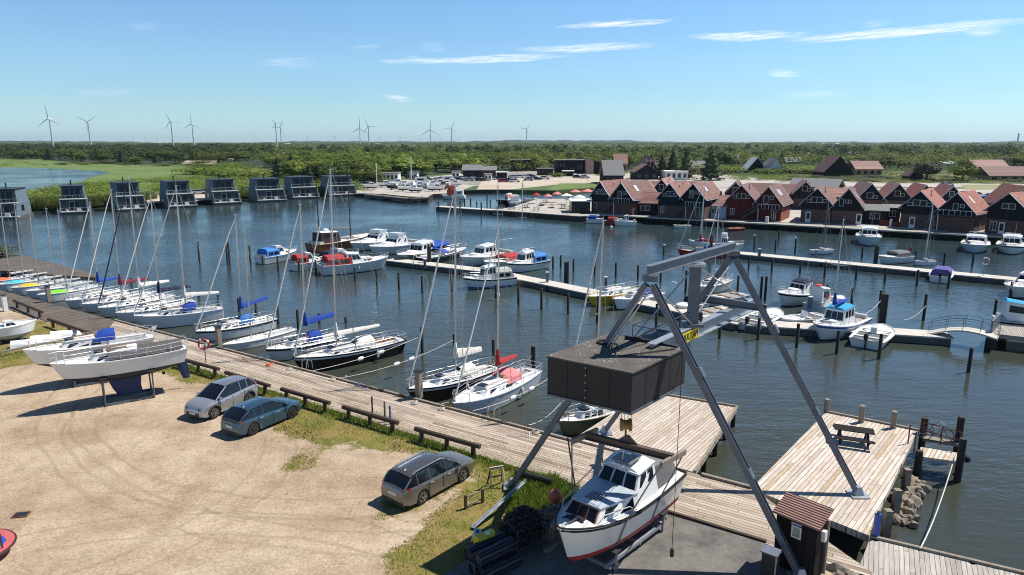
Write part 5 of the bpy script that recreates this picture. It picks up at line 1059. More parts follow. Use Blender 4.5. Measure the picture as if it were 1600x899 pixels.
for i, (b, s, tp, cc, lab) in enumerate([((58,463),(156,446),(93,330),'lime','open white keelboat with a lime green cover strip in the left row'),((40,457),(137,441),(73,327),None,'open white keelboat with a dark solar panel on its foredeck in the left row'),((17,452),(108,437),(49,325),'yellow','open white keelboat with a yellow cover strip in the left row'),
        ((-4,447),(84,432),(33,320),'turquoise','open white keelboat with a turquoise cover strip in the left row'),((-26,443),(62,428),(20,321),'orange','open white keelboat with an orange cover strip, last of the left row')]):
    t, pt, L, rz, loc = SB['k%d' % i] = sailboat(lab, b, s, .85, .28, white, .04, tp, sailc=True, cover='ltgrey', furl=False, rail=False, cabin=False, boom=.42, mr=.05, group='open keelboats in the left row', coverh=.16, bz=.8, mastcover=False)
    if cc: mk('foredeck_cover', MB().loft([[(x, -w, .9), (x, -w*.6, .92+h), (x, w*.6, .92+h), (x, w, .9)] for x, w, h in ((.06*L,.45,.05),(.14*L,.62,.2),(.26*L,.5,.2),(.36*L,.25,.08))]), fabric[cc], t)
    else: mk('solar_panel', MB().box(.16*L, .27*L, -.5, .5, .98, 1.02), glass, t)
SB['x1'] = sailboat('black hulled sailing boat with bundled white mainsail, left of the red hooded one', (636,612), (775,573), 1.0, .31, black_g, -.02, (703,291), 'white', 'white', stripe=whitep, coverh=.55, boom=.3, spread=(.42,.72), fend=(.45,))
SB['x2'] = sailboat('white sailing boat with a faded red sprayhood and red mast cover at the boardwalk', (708,635), (833,577), 1.0, .33, GEL('chalky_white', (.6,.64,.68)), -.02, (759,352), 'red', 'pink', spread=(.52,), coverh=.3, boom=.24, fend=(.35,))
SB['bx'] = sailboat('white decked sailing boat with a weathered olive hull, half hidden behind the crane housing', (872,662), (978,632), .85, .3, olive_g, -.03, (943,346), sailc=False, furl=True, boom=0, bottom=olive_g)
# two hulls ashore on cradles
def cradle(label, loc, rz, L, h, m=galv):
    t = thing('boat_cradle', label, 'boat cradle', loc, rz); m_ = MB()
    for s in (-1, 1): m_.bar((-.2*L,s*.75,.08),(.16*L,s*.75,.08), .1)
    for x in (-.2*L, .16*L): m_.bar((x,-.8,.08),(x,.8,.08), .1)
    m_.bar((-.2*L,0,.14),(.16*L,0,.14), .14, .05); mk('frame', m_, m, t)
    for x in (-.2*L, .16*L):
        for s in (-1, 1): p = mk('post', MB().tube([(x,s*.8,.05),(x,s*.95,h)], .05, 6).tube([(x,s*.3,.1),(x,s*.88,h*.62)], .03, 5), m, t); mk('pad', MB().box(x-.18,x+.18,s*.95-.12,s*.95+.08,h-.02,h+.1), dkwood, p)
    return t
bt, pt, L, rz, loc = sailboat('white sailing boat ashore on a steel cradle, blue keel, grey cover over its cockpit', (78,573), (291,541), .9, .33, GEL('shore_white', (.72,.72,.7)), None or 0, None, z=2.75, keel=True, bottom=mat('dark_blue_antifoul', (.012,.018,.035), .6), keelm=blue_af, cover_deck='dkgrey', group='boats standing ashore', stripe=None, boot=None)
cradle('galvanised cradle under the nearer white boat with the blue keel', (loc.x, loc.y, 0), rz, L, loc.z-.15)
bt, pt, L, rz, loc = sailboat('white sailing boat ashore with a bright blue sprayhood, behind the one with the grey cover', (36,551), (240,524), .9, .32, white, 0, None, hoodc='blue', z=2.55, keel=True, bottom=brown_af, group='boats standing ashore')
cradle('cradle under the farther white boat with the blue sprayhood', (loc.x, loc.y, 0), rz, L, loc.z-.15)
# ---- motor boats
def outboard(parent, x, z, m=blackp):
    o = mk('outboard', MB().loft([[(x-a,-b,zz),(x-a,b,zz),(x+a,b,zz),(x+a,-b,zz)] for zz, a, b in ((z+.1,.13,.13),(z+.45,.19,.16),(z+.62,.12,.11))]).box(x-.06, x+.06, -.05, .05, z-.75, z+.1), m, parent)
    mk('propeller', MB().box(x-.3, x+.05, -.04, .04, z-.85, z-.75).ball((x-.12,0,z-.8), .1), m, o)
def ringmb(r, rt, n=14, c=(0,0,0), ax='x'):
    m = MB(); vs = []; fs = []; k = 6; c = Vector(c)
    for i in range(n):
        a = 2*math.pi*i/n
        for j in range(k): b = 2*math.pi*j/k; q = r+rt*math.cos(b); w = rt*math.sin(b); p = (w, q*math.cos(a), q*math.sin(a)) if ax == 'x' else (q*math.cos(a), w, q*math.sin(a)) if ax == 'y' else (q*math.cos(a), q*math.sin(a), w); vs.append(c+Vector(p))
    for i in range(n):
        for j in range(k): fs.append((i*k+j, i*k+(j+1) % k, ((i+1) % n)*k+(j+1) % k, ((i+1) % n)*k+j))
    return m.add(vs, fs)
def motorboat(label, bow, stern, fb=.9, beam=.40, hullm=None, style='cruiser', canopy=None, rail=True, roofm=None, stripe=None, bottom=None, group='motor boats moored in the harbour', mast=None, flag=None, z=None, boot=None, fly=False, out=False, coverc=None, name='motor_boat', cat='motor boat', cabm=None, antenna=True, wood=None, fend=()):
    fb *= 1.12; loc, L, rz = place(bow, stern, fb, z); B = max(1.4, min((beam+.04)*L, 3.9)); t = thing(name, label, cat, loc, rz, group); hm = hullm or white; cm = cabm or white
    hb, sh, pt = hull(t, L, B, fb, hm, bottom or dark_af, 'motor', draft=.45, rake=.16, stern=.02, stripe=stripe, boot=boot, rail=wood or hm)
    zd = sh(.5)
    if style == 'cruiser':
        trunk_cabin(t, .0, .36*L, hb(.5)*.74, hb(.86)*.5, zd-.02, .5, cm, nwin=2, fs=.14*L, roofm=deckm, name='foredeck_cabin', zb=.08)
        c, tt = trunk_cabin(t, -.16*L, .12*L, hb(.35)*.8, hb(.6)*.72, zd, 1.25, cm, nwin=3, fs=.09*L, inset=.22, wy=(.45,.88), front=True, roofm=roofm or white, name='wheelhouse')
        if fly: m_ = MB(); m_.hexa([(-.14*L,-B*.3,zd+1.3),(.02*L,-B*.28,zd+1.3),(.02*L,B*.28,zd+1.3),(-.14*L,B*.3,zd+1.3)], [(-.15*L,-B*.33,zd+1.75),(.0,-B*.3,zd+1.8),(.0,B*.3,zd+1.8),(-.15*L,B*.33,zd+1.75)]); mk('flybridge', m_, white, t)
    elif style == 'pilot':
        trunk_cabin(t, .1*L, .36*L, hb(.6)*.7, hb(.86)*.5, zd-.02, .42, cm, nwin=2, fs=.08*L, roofm=deckm, name='foredeck_cabin', zb=.06)
        trunk_cabin(t, -.12*L, .16*L, hb(.4)*.68, hb(.66)*.62, zd-.02, 1.5, cm, nwin=3, fs=.05*L, inset=.1, wy=(.5,.88), front=True, roofm=roofm or white, name='wheelhouse')
    elif style == 'aft':                                  # wheelhouse at the stern
        trunk_cabin(t, -.42*L, -.12*L, hb(.15)*.6, hb(.35)*.6, zd-.02, 1.7, cm, nwin=1, fs=.03*L, inset=.08, wy=(.5,.85), front=True, roofm=roofm or white, name='wheelhouse'); mk('hold_cover', MB().box(0, .28*L, -B*.25, B*.25, zd-.1, zd+.12), fabric['grey'], t)
    elif style == 'runabout':
        mk('foredeck', MB().hexa([(.08*L,-hb(.58)*.85,zd-.05),(.36*L,-hb(.86)*.5,zd+.05),(.36*L,hb(.86)*.5,zd+.05),(.08*L,hb(.58)*.85,zd-.05)], [(.08*L,-hb(.58)*.7,zd+.22),(.34*L,-hb(.86)*.3,zd+.16),(.34*L,hb(.86)*.3,zd+.16),(.08*L,hb(.58)*.7,zd+.22)]), white, t)
        q = [(.1*L,-hb(.55)*.7,zd+.2),(.1*L,hb(.55)*.7,zd+.2),(.02*L,hb(.5)*.62,zd+.72),(.02*L,-hb(.5)*.62,zd+.72)]; s_ = mk('windscreen', MB().panel(q, 0, 1, 0, 1, .012), glass, t); mk('frame', MB().rim(q, .02, .98, .02, .98, .04, .03), alu, s_)
    if style in ('open', 'runabout', 'dinghy'):
        w = hb(.35)*.8; x1 = .06*L if style == 'runabout' else .3*L
        mk('well', MB().hexa([(-.46*L,-w,zd-.03),(x1,-w*.9,zd-.03),(x1,w*.9,zd-.03),(-.46*L,w,zd-.03)], [(-.46*L,-w,zd+.02),(x1,-w*.9,zd+.02),(x1,w*.9,zd+.02),(-.46*L,w,zd+.02)]), mat('well_floor', (.12,.12,.12), .7) if style != 'dinghy' else mat('grey_well', (.3,.29,.27), .7), t)
        for f in ((-.36,-.08) if style == 'runabout' else (-.34,-.05,.16)): mk('thwart', MB().box(f*L-.14, f*L+.14, -w, w, zd-.02, zd+.1), teak if style == 'dinghy' else deckm, t)
        if style == 'open': mk('console', MB().hexa([(-.08*L,-.25,zd),(.02*L,-.25,zd),(.02*L,.25,zd),(-.08*L,.25,zd)], [(-.07*L,-.22,zd+.55),(-.01*L,-.22,zd+.7),(-.01*L,.22,zd+.7),(-.07*L,.22,zd+.55)]), white, t)
    else:
        w = hb(.15)*.74; mk('cockpit', MB().box(-.46*L, -.16*L if style != 'pilot' else -.12*L, -w, w, sh(.15)-.02, sh(.15)+.03), teak if wood else mat('cockpit_floor', (.33,.31,.28), .7), t); mk('thwart', MB().box(-.46*L, -.4*L, -w, w, sh(.1)+.03, sh(.1)+.35), fabric['ltgrey'], t)
    if canopy:
        x0, x1 = (-.44*L, -.08*L) if style in ('cruiser', 'pilot') else (-.4*L, .08*L); w = hb(.2)*.86; zb = sh(.2); hh = 1.1 if style in ('cruiser', 'pilot') else .8
        if style == 'dinghy': hh = .35
        m_ = MB(); m_.loft([[(x,-w,zb+.02),(x+o,-w*.93,zb+hh*.7),(x+o*1.2,-w*.6,zb+hh),(x+o*1.2,w*.6,zb+hh),(x+o,w*.93,zb+hh*.7),(x,w,zb+.02)] for x, o in ((x0,.18),((x0+x1)/2,.0),(x1,-.05))]); cp = mk('canopy', m_, fabric[canopy], t)
        for s in (-1, 1):
            q = [(x0+.2,s*w,zb+.1),(x1-.1,s*w,zb+.1),(x1-.1,s*w*.95,zb+hh*.66),(x0+.25,s*w*.95,zb+hh*.66)]; q = q if s < 0 else [q[1],q[0],q[3],q[2]]
            if hh > .9: mk('window', MB().panel(q, .1, .45, .2, .85, .02), glass, cp); mk('window', MB().panel(q, .55, .9, .2, .85, .02), glass, cp)
    if rail and style not in ('open', 'dinghy', 'aft'): rails(t, pt, .55, .93, h=.45, step=.1); pulpit(t, pt, .92, .45)
    if out: outboard(t, -.5*L-.08, sh(0)-.05)
    if mast: x = mast[2] if len(mast) > 2 else -.02; zz = zd+1.3; hmast = mast_h(loc, rz, x*L, zz, mast[:2]); rig(t, pt, L, x*L, zz, hmast, boom=.36, cover=coverc or 'white', sailc=bool(coverc), furl=False, sp_w=B*.25, bz=.5, mr=.05)
    elif antenna and style in ('cruiser', 'pilot'): mk('antenna', MB().tube([(-.1*L,.3,zd+1.2),(-.14*L,.3,zd+3.4)], .014, 4), whitep, t); mk('radar_bar', MB().tube([(-.08*L,-B*.28,zd+1.3),(-.1*L,-B*.25,zd+1.75),(-.1*L,B*.25,zd+1.75),(-.08*L,B*.28,zd+1.3)], .03, 5), whitep, t)
    if flag: mk('flag', MB().panel([(-.5*L,0,sh(0)+.7),(-.5*L-.5,.05,sh(0)+.55),(-.5*L-.5,.05,sh(0)+.95),(-.5*L,0,sh(0)+1.1)], 0, 1, 0, 1, .01).tube([(-.49*L,0,sh(0)),(-.51*L,0,sh(0)+1.2)], .015, 4), fabric[flag], t)
    if fend: fenders(t, pt, fend, -1)
    return t, pt, L
G3 = 'boats along the middle pier'
motorboat('white motor boat with a blue canopy aft, leftmost on the middle pier', (463,392), (405,402), .9, .36, white, 'cruiser', 'skyblue', group=G3, antenna=False)
motorboat('white motor boat with a red cockpit canopy, second on the middle pier', (509,405), (455,412), .9, .38, white, 'cruiser', 'red', group=G3, antenna=False, fend=(.2,))
motorboat('white motor boat under a dark navy canopy, between the two red canopies', (560,397), (502,407), .95, .36, white, 'cruiser', 'navy', group=G3, antenna=False)
motorboat('largest white cruiser with a bright red canopy, at the inner end of the middle pier', (607,404), (499,414), 1.15, .33, GEL('pearl_white', (.66,.68,.68)), 'cruiser', 'red', group=G3, antenna=False, fend=(.5,))
motorboat('white flybridge cruiser behind the red canopies, left of its twin', (548,383), (622,371), 1.0, .34, white, 'cruiser', fly=True, group=G3)
motorboat('white flybridge cruiser with brown tinted saloon windows, right of its twin', (578,389), (651,377), 1.1, .34, white, 'cruiser', fly=True, group=G3)
motorboat('green grey hulled motor boat with a blue topped wheelhouse beside the dark hulled yacht', (622,402), (694,386), .95, .34, green_g, 'pilot', 'blue', group=G3)
SB['dk'] = sailboat('dark blue hulled sailing boat with white topsides line, pointing right on the middle pier', (729,387), (657,404), .95, .3, navy, .08, (741,372), cover='white', hoodc='blue', stripe=whitep, sailc=False, boom=0, furl=False, group=G3)[0] if False else sailboat('dark blue hulled sailing boat without a mast, pointing right on the middle pier', (729,387), (657,404), .95, .3, navy, 0, None, hoodc='blue', stripe=whitep, group=G3)
motorboat('white motor cruiser with its mast and a broad wheelhouse, near the middle of the pier', (720,405), (795,393), 1.0, .34, white, 'pilot', group=G3, mast=(780.5,288,-.25))
sailboat('small white sailing boat with a loosely bundled red sail cover on the middle pier', (757,412), (812,401), .8, .34, white, -.1, (703,420), cover='red', group=G3, sailc=False, boom=0, furl=False) if False else motorboat('white boat with a loosely bundled red cover over its cockpit on the middle pier', (757,412), (815,402), .75, .34, white, 'runabout', 'red', group=G3)
motorboat('white motor sailer with a blue cockpit screen and short boom, rightmost of the north side group', (792,415), (850,405), .95, .36, white, 'pilot', 'skyblue', group=G3, mast=(810,284,.12), stripe=black_g)
motorboat('white wheelhouse boat with a dark blue gunwale, south of the middle pier, pointing left', (724,438), (802,431), .95, .34, white, 'pilot', 'ltgrey', stripe=navy, boot=bluep, group=G3)
SB['ye'] = sailboat('yellow hulled sailing boat moored south of the middle pier', (919,466), (995,450), .95, .33, yellow_g, 0, None, group=G3, bottom=yellow_g)
SB['wh'] = sailboat('white hulled sailing boat with a blue sprayhood, right beside the yellow hull', (959,470), (1033,457), 1.0, .33, white, 0, None, hoodc='blue', group=G3)
sailboat('cream hulled sailing boat with its mast seen through the crane frame', (1087,450), (1137,436), .95, .36, cream, -.05, (1111,310), 'white', sailc=False, group=G3, boom=.3, furl=True)
motorboat('small white open boat on the near side of the pier behind the crane column', (1060,481), (1098,470), .7, .38, white, 'runabout', group=G3, out=True, rail=False)
motorboat('pale open skiff tied alongside the pier, seen behind the crane cross beam', (1096,470), (1160,459), .6, .3, white, 'dinghy', group=G3, rail=False)
motorboat('long cream open launch lying under the crane cross beam', (1165,478), (1092,489), .65, .28, cream, 'dinghy', group=G3, rail=False)
motorboat('small white boat with a black outboard just right of the crane leg', (1214,485), (1168,505), .7, .4, white, 'open', group=G3, out=True, rail=False)
motorboat('white motor boat with a dark blue canvas top facing the camera on the middle pier', (1219,463), (1275,452), 1.0, .42, white, 'cruiser', 'navy', roofm=fabric['navy'], group=G3, stripe=black_g)
t, pt, L = motorboat('small fishing boat with a box shaped white wheelhouse and a red oval mark', (1316,465), (1270,477), .8, .38, GEL('pale_blue_hull', (.4,.5,.56)), 'aft', group=G3)
mk('mark', MB().lathe([(.28,0),(.28,.02)], c=(-.28*L,-.75,1.7), ax='y', n=14), redp, t); mk('fish_crate', MB().box(-.4*L, -.3*L, -.2, .3, 2.55, 2.85), orangem, t)
t, pt, L = motorboat('white motor sailer with a blue band and sky blue wheelhouse roof, pointing at the camera', (1279,514), (1339,493), 1.0, .38, white, 'pilot', None, roofm=fabric['cyan'], stripe=bluep, group=G3, mast=(1312,344,.16), coverc='blue')
motorboat('open white boat with a black inside, moored left of the sky blue roofed one', (1221,501), (1286,492), .65, .36, white, 'open', group=G3, rail=False)
motorboat('white open motor boat with a black outboard turned towards the camera', (1379,510), (1353,532), .65, .46, white, 'open', group=G3, out=True, rail=False)
motorboat('white cruiser with a cyan canvas roof at the right edge, behind the landing', (1690,508), (1554,497), 1.15, .34, white, 'aft', None, roofm=fabric['cyan'], group=G3, stripe=navy)
G4 = 'boats along the far pier'
motorboat('white sports boat with a dark cockpit cover and a red flag, north of the far pier', (1374,403), (1419,399), .8, .38, white, 'runabout', 'grey', group=G4, flag='red', rail=False)
sailboat('tiny white dayboat with a tan mast, north of the far pier left of the red flag', (1265,392), (1300,390), .6, .36, white, -.1, (1284.5,315), sailc=False, furl=False, rail=False, group=G4, boom=.3, cabh=.25, boot=bluep, mastm=teak)
sailboat('tiny white dayboat with a thin mast, right of the sports boat with the red flag', (1429,409), (1461,408), .55, .36, white, .0, (1451,320), sailc=False, furl=False, rail=False, group=G4, boom=0, cabh=.25)
motorboat('small runabout under a purple cover with black outboard, south of the far pier', (1475,420), (1469,433), .7, .34, white, 'runabout', 'purple', group=G4, out=True, rail=False)
motorboat('white cabin boat cut by the right edge beside the far pier', (1580,452), (1640,438), .95, .36, white, 'cruiser', group=G4)
sailboat('red hulled sailing boat with a red cockpit bundle, behind the crane top beam', (1058,391), (1137,394), .9, .28, red_g, .05, (1094,282), cover='red', hoodc='blue', group=G4, furl=True, boom=.3)
sailboat('slim white sailing boat moored left behind the crane top beam', (1076,376), (1112,380), .7, .3, white, 0, (1089,330), sailc=False, furl=False, boom=0, group=G4, rail=False)
motorboat('white flybridge motor yacht behind the right end of the crane top beam', (1162,384), (1108,381), 1.0, .36, white, 'cruiser', fly=True, group=G4)
G5 = 'boats moored at the houses\' quay'
motorboat('white boat with a blue cockpit cover, first at the houses\' quay', (944,343), (917,342), .8, .4, white, 'runabout', 'blue', group=G5, rail=False)
motorboat('red boat under a red canopy at the houses\' quay', (976,346), (946,345), .8, .38, red_g, 'runabout', 'red', group=G5, rail=False)
motorboat('low white cabin boat right of the red canopy at the houses\' quay', (958,346), (994,346), .8, .32, white, 'cruiser', group=G5, antenna=False)
motorboat('small white rowing boat lying alone off the houses\' quay', (1052,353), (1078,352), .45, .34, white, 'dinghy', group=G5, rail=False)
motorboat('red inflatable boat with an outboard at the houses\' quay', (1136,358), (1160,356), .4, .42, fabric['red'], 'dinghy', group=G5, out=True, rail=False)
motorboat('white wheelhouse boat with a light blue hull, bow towards the camera, before the low shed', (1359,374), (1356,365), 1.1, .5, GEL('ice_blue', (.5,.6,.65)), 'pilot', group=G5, cabm=white)
motorboat('white cabin boat with wide windscreen, left of the pair at the right end of the quay', (1522,386), (1526,376), .95, .5, GEL('ice_blue', (.5,.6,.65)), 'cruiser', group=G5)
motorboat('white boxy cabin boat, right of the pair at the right end of the quay', (1579,388), (1581,378), .95, .5, white, 'pilot', group=G5, stripe=navy)
# the old wooden motor vessel
t, pt, L = motorboat('old wooden vessel with a dark glazed wheelhouse, varnished hull and two dark masts', (582,367), (487,382), 1.1, .24, mahog, 'aft', None, cabm=dkwood, wood=teak, group=None, name='wooden_vessel', cat='wooden boat')
for x, z1, bm in ((-.38*L, 14.5, 0), (.12*L, 17.0, 1)):
    m_ = mk('mast', MB().tube([(x,0,1),(x,0,z1*.75)], [.11,.06], 7), dkwood, t)
    if bm: mk('boom', MB().tube([(x,0,2.9),(x-3.6,0,3.3)], .07, 6), teak, t)
mk('bowsprit', MB().tube([(.46*L,0,1.4),(.6*L,0,1.7)], .07, 6), teak, t); mk('roof_raft', MB().ball((-.28*L,0,3.1), .5, .5, .3), whitep, t)
for i, (x0, x1, y, c_, la) in enumerate([(820,842,311,white,'white open boat behind the terrace parasols, left of three'),(848,870,312,cream,'cream open boat behind the terrace parasols, middle of three'),(876,900,312,white,'white cabin boat behind the terrace parasols, right of three'),(806,822,319,grey_g,'grey open boat tied to the back of the terrace')]): motorboat(la, (x1, y), (x0, y+.6), .8, .34, c_, 'cruiser' if i == 2 else 'runabout', None, group='boats in the far basin', rail=False, antenna=False)
# far basin boats
G6 = 'boats in the far basin'
for i, (b, s, hm, st, cp, lab) in enumerate([((570,305.5),(593,304.5),grey_g,'open',None,'small grey open boat at the slip beside the last houseboat'),((596,308),(614,307),dkwood,'dinghy',None,'small brown rowing boat along the far jetty'),((690,306),(727,306.5),white,'aft',None,'white fishing boat with a red net drum on its deck, in the far basin'),
        ((775,314),(800,312),black_g,'aft',None,'black hulled fishing boat with a white rail in the far basin'),((799,306),(806,318),grey_g,'aft',None,'dark blue tug like boat with a tall wheelhouse beside the black hulled boat'),((650,309.5),(668,309),cream,'open',None,'cream open boat at the end of the far jetty')]):
    t, pt, L = motorboat(lab, b, s, .9, .36, hm, st, cp, group=G6, rail=False)
    if i == 2: mk('net_drum', MB().lathe([(.2,-.9),(1.1,-.9),(1.1,-.8),(.5,-.8),(.5,.8),(1.1,.8),(1.1,.9),(.2,.9)], c=(.1*L,0,2.2), ax='y', n=12).bar((.1*L,-.8,1),(.1*L,-.8,4.2), .15).bar((.1*L,.8,1),(.1*L,.8,4.2), .15), orangem, t)
# ================================================================ THE SLEWING BOAT CRANE
nl, nr, fr = P(800,762), P(1250,905), P(1340,775); fl = fr-(nr-nl); an = (nl+nr)/2+Vector((0,0,10.77)); af = (fl+fr)/2+Vector((0,0,10.77))
cc = (an+af)/2; crane = thing('boat_crane', 'grey steel boat crane on four leaning legs, with a big black housing and jib', 'crane', (cc.x, cc.y, 0)); o = Vector((cc.x, cc.y, 0))
def ibeam(a, b, w, h, t=.03, up=(0,0,1)):
    a, b = Vector(a), Vector(b); d = (b-a).normalized(); u = Vector(up); r = d.cross(u).normalized(); u = r.cross(d); m = MB()
    m.bar(a+u*(h/2-t/2), b+u*(h/2-t/2), w, t, up=u); m.bar(a-u*(h/2-t/2), b-u*(h/2-t/2), w, t, up=u); m.bar(a, b, t, h-2*t, up=u); return m
for foot, ap in ((nl, an), (nr, an), (fl, af), (fr, af)):
    f, a = foot-o, ap-o+Vector((0,0,-.35)); inw = (cc-foot); inw.z = 0; side = Vector((0,0,1)).cross((nr-nl).normalized())
    a = a+(f-a).normalized()*.25
    leg = mk('leg', ibeam(f+Vector((0,0,.12)), a, .23, .25, .03, up=side), galv, crane)
    mk('base_plate', MB().box(f.x-.38, f.x+.38, f.y-.38, f.y+.38, .03, .1), galvl, leg); mk('anchor_block', MB().hexa([(f.x-.2,f.y-.2,.1),(f.x+.2,f.y-.2,.1),(f.x+.2,f.y+.2,.1),(f.x-.2,f.y+.2,.1)], [(f.x-.1,f.y-.1,.45),(f.x+.1,f.y-.1,.45),(f.x+.1,f.y+.1,.45),(f.x-.1,f.y+.1,.45)]), galvl, leg)
for foot, ap in ((nl, an), (nr, an), (fl, af), (fr, af)):   # bolted splices of the legs
    f, a = foot-o, ap-o; 
    for q_ in (.33, .66):
        c_ = lerp(f, a, q_); d_ = (a-f).normalized(); sp_ = mk('splice_plate', MB().bar(c_-d_*.2, c_+d_*.2, .24, .26, up=Vector((0,0,1)).cross((nr-nl).normalized())), galv, crane); m_ = MB()
        for k_ in (-.14, 0, .14):
            b_ = c_+d_*k_; m_.box(b_.x-.14, b_.x+.14, b_.y-.02, b_.y+.02, b_.z-.02, b_.z+.02); m_.box(b_.x-.02, b_.x+.02, b_.y-.14, b_.y+.14, b_.z-.02, b_.z+.02)
        mk('bolt_row', m_, rust, sp_)
# conduits running down the near left leg
a, b = an-o+Vector((-.1,-.25,-.6)), nl-o+Vector((.0,-.25,.3))
mk('conduit', MB().tube([a, lerp(a, b, .33), lerp(a, b, .36)+Vector((.1,-.05,-.25))], .035, 5).tube([a+Vector((.16,0,0)), lerp(a, b, .33)+Vector((.16,0,0))], .03, 5), galvl, crane)
hd_ = (af-an).normalized(); mk('top_beam', ibeam(an-o-hd_*.25, af-o+hd_*.25, .26, .38, .03), mat('top_beam_steel', (.17,.19,.22), .45, .3, var=.2), crane)
for ap in (an, af): q = ap-o; mk('head_plate', MB().box(q.x-.25,q.x+.25,q.y-.25,q.y+.25,-.42+q.z,-.2+q.z), galv, crane)
jd = Vector(hd_); jn = Vector((-jd.y, jd.x, 0)); JZ = 7.5
mk('column', MB().box(-.2,.2,-.2,.2,JZ+.34,10.55), galv, crane); mk('slewing_ring', MB().lathe([(.42,10.4),(.42,10.52),(.3,10.52),(.3,10.56)], n=16), galvl, crane)
mk('column_base', MB().box(-.4,.4,-.4,.4,JZ+.3,JZ+.42), galv, crane)
def J(s, n, z): return jd*s+jn*n+Vector((0,0,z))
mk('jib_beam', ibeam(J(-3.6,0,JZ), J(6.7,0,JZ), .34, .6, .035), galvl, crane)
mk('cross_beam', ibeam(J(4.3,2.1,JZ+.5), J(4.3,-1.6,JZ+.5), .22, .34, .03), galv, crane)
for a, b, m_ in ((J(0,0,10.4), J(-3.0,1.2,JZ+.1), galvl), (J(0,0,10.4), J(6.2,0,JZ+.3), wire), (J(-.1,.2,10.2), J(4.3,1.9,JZ+.5), wire), (J(-.2,.1,8.4), J(-2.6,1.4,JZ), wire)):
    mk('stay_rod', MB().tube([a, b], .035, 5), m_, crane)
mk('stay_rod', MB().tube([an-o+Vector((.1,.2,-.6)), J(-.2,-.1,JZ+.4)], .03, 5), wire, crane); mk('stay_rod', MB().tube([af-o+Vector((-.1,-.2,-.7)), J(.2,.1,JZ+.4)], .03, 5), galvl, crane)
grdk = mat('dark_grating', (.05,.055,.06), .6, .3); pf = MB(); n4 = [J(-2.6,.3,JZ), J(-.6,.3,JZ), J(-.6,1.4,JZ), J(-2.6,1.4,JZ)]
for a, b in zip(n4, n4[1:]+n4[:1]): pf.bar(a, b, .05); pf.bar(a+Vector((0,0,.6)), b+Vector((0,0,.6)), .025); pf.bar(a, a+Vector((0,0,.6)), .025)
pf.hexa([p+Vector((0,0,-.02)) for p in n4], n4); mk('service_platform', pf, grdk, crane)
mk('motor', MB().lathe([(.2,-.3),(.2,.3)], c=J(.9,.35,JZ+.55), ax='x', n=10).box(.1,.6,.6,1.0,JZ+.3,JZ+.7), blackp, crane)
mk('junction_box', MB().box(J(5.4,0,0).x-.2,J(5.4,0,0).x+.2,J(5.4,0,0).y-.2,J(5.4,0,0).y+.2,JZ+.2,JZ+.5), blackp, crane)
# load sign on the beam web
sa, sb = J(-1.35,-.175,JZ-.25), J(.25,-.175,JZ-.25); sq = [sa, sb, sb+Vector((0,0,.46)), sa+Vector((0,0,.46))]
sg = mk('load_sign', MB().panel(sq, 0, 1, 0, 1, .015), yellowp, crane)
def text(name, body, parent, origin, xdir, updir, size, m, ext=.004, width=None):
    cu = bpy.data.curves.new(name, 'FONT'); cu.body = body; cu.size = size; cu.extrude = ext; cu.align_x = 'CENTER'; cu.align_y = 'CENTER'; to = bpy.data.objects.new(name, cu); COL.objects.link(to)
    dg = bpy.context.evaluated_depsgraph_get(); me = bpy.data.meshes.new_from_object(to.evaluated_get(dg)); bpy.data.objects.remove(to); me.name = name; X = Vector(xdir).normalized(); Y = Vector(updir).normalized(); Zv = X.cross(Y)
    xs = [v.co.x for v in me.vertices]; k = width/(max(xs)-min(xs)) if width else 1
    for v in me.vertices: v.co = Vector(origin)+X*(v.co.x*k)+Y*v.co.y+Zv*v.co.z
    return link(name, me, m, parent)
text('lettering', 'MULT.AM', sg, (sa+sb)/2+Vector((0,0,.23))-jn*.02, jd, (0,0,1), .4, blackp, .006, 1.45)
# the black housing over the hoist
RZ = 7.6; H4 = [Vector((1.35,24.7,0)),Vector((4.22,22.79,0)),Vector((6.85,25.77,0)),Vector((4.0,27.65,0))]; H4 = [p-o for p in H4]
hz0, hz1 = RZ-1.5, RZ
cladm = mat('black_cladding', (.02,.02,.022), .75, var=.18, scale=1.4, dirt=.15, dirtcol=(.07,.065,.06))
def roof_mat():
    k = NT('housing_roof'); p = k.coord(); c = k.ramp(k.noise(p, 1.2, 6, .65), [(.3, (.07,.062,.055)), (.6, (.12,.105,.09)), (.75, (.085,.075,.065))])
    vo = k.n('TexVoronoi'); vo.inputs['Scale'].default_value = 9; k.l(p, vo.inputs['Vector']); sel = k.step(k.noise(p, .9, 5, .7), .46, .58)
    c = k.mix(k.math('MULTIPLY', k.math('SUBTRACT', 1.0, k.step(vo.outputs['Distance'], .16, .3)), sel), c, (.5,.48,.42)); c = k.mix(k.math('MULTIPLY', k.step(k.noise(p, 3.5, 7, .75), .58, .66), .6), c, (.22,.18,.11)); k.base(c); k.set(Roughness=.9); return k.m
hs = mk('housing', MB().hexa([p+Vector((0,0,hz0)) for p in H4], [p+Vector((0,0,hz1-.05)) for p in H4]), cladm, crane)
rq = [p+(p-(H4[0]+H4[2])/2).normalized()*.06 for p in H4]; mk('housing_roof', MB().hexa([p+Vector((0,0,hz1-.05)) for p in rq], [p+Vector((0,0,hz1)) for p in rq]), roof_mat(), hs)
seam = mat('panel_joint', (.006,.006,.006), .9, var=0); facA = [H4[0]+Vector((0,0,hz0)),H4[1]+Vector((0,0,hz0)),H4[1]+Vector((0,0,hz1-.06)),H4[0]+Vector((0,0,hz1-.06))]; facB = [H4[1]+Vector((0,0,hz0)),H4[2]+Vector((0,0,hz0)),H4[2]+Vector((0,0,hz1-.06)),H4[1]+Vector((0,0,hz1-.06))]
m_ = MB()
for u in (.25,.48,.75): m_.panel(facA, u-.004, u+.004, .02, .98, .006)
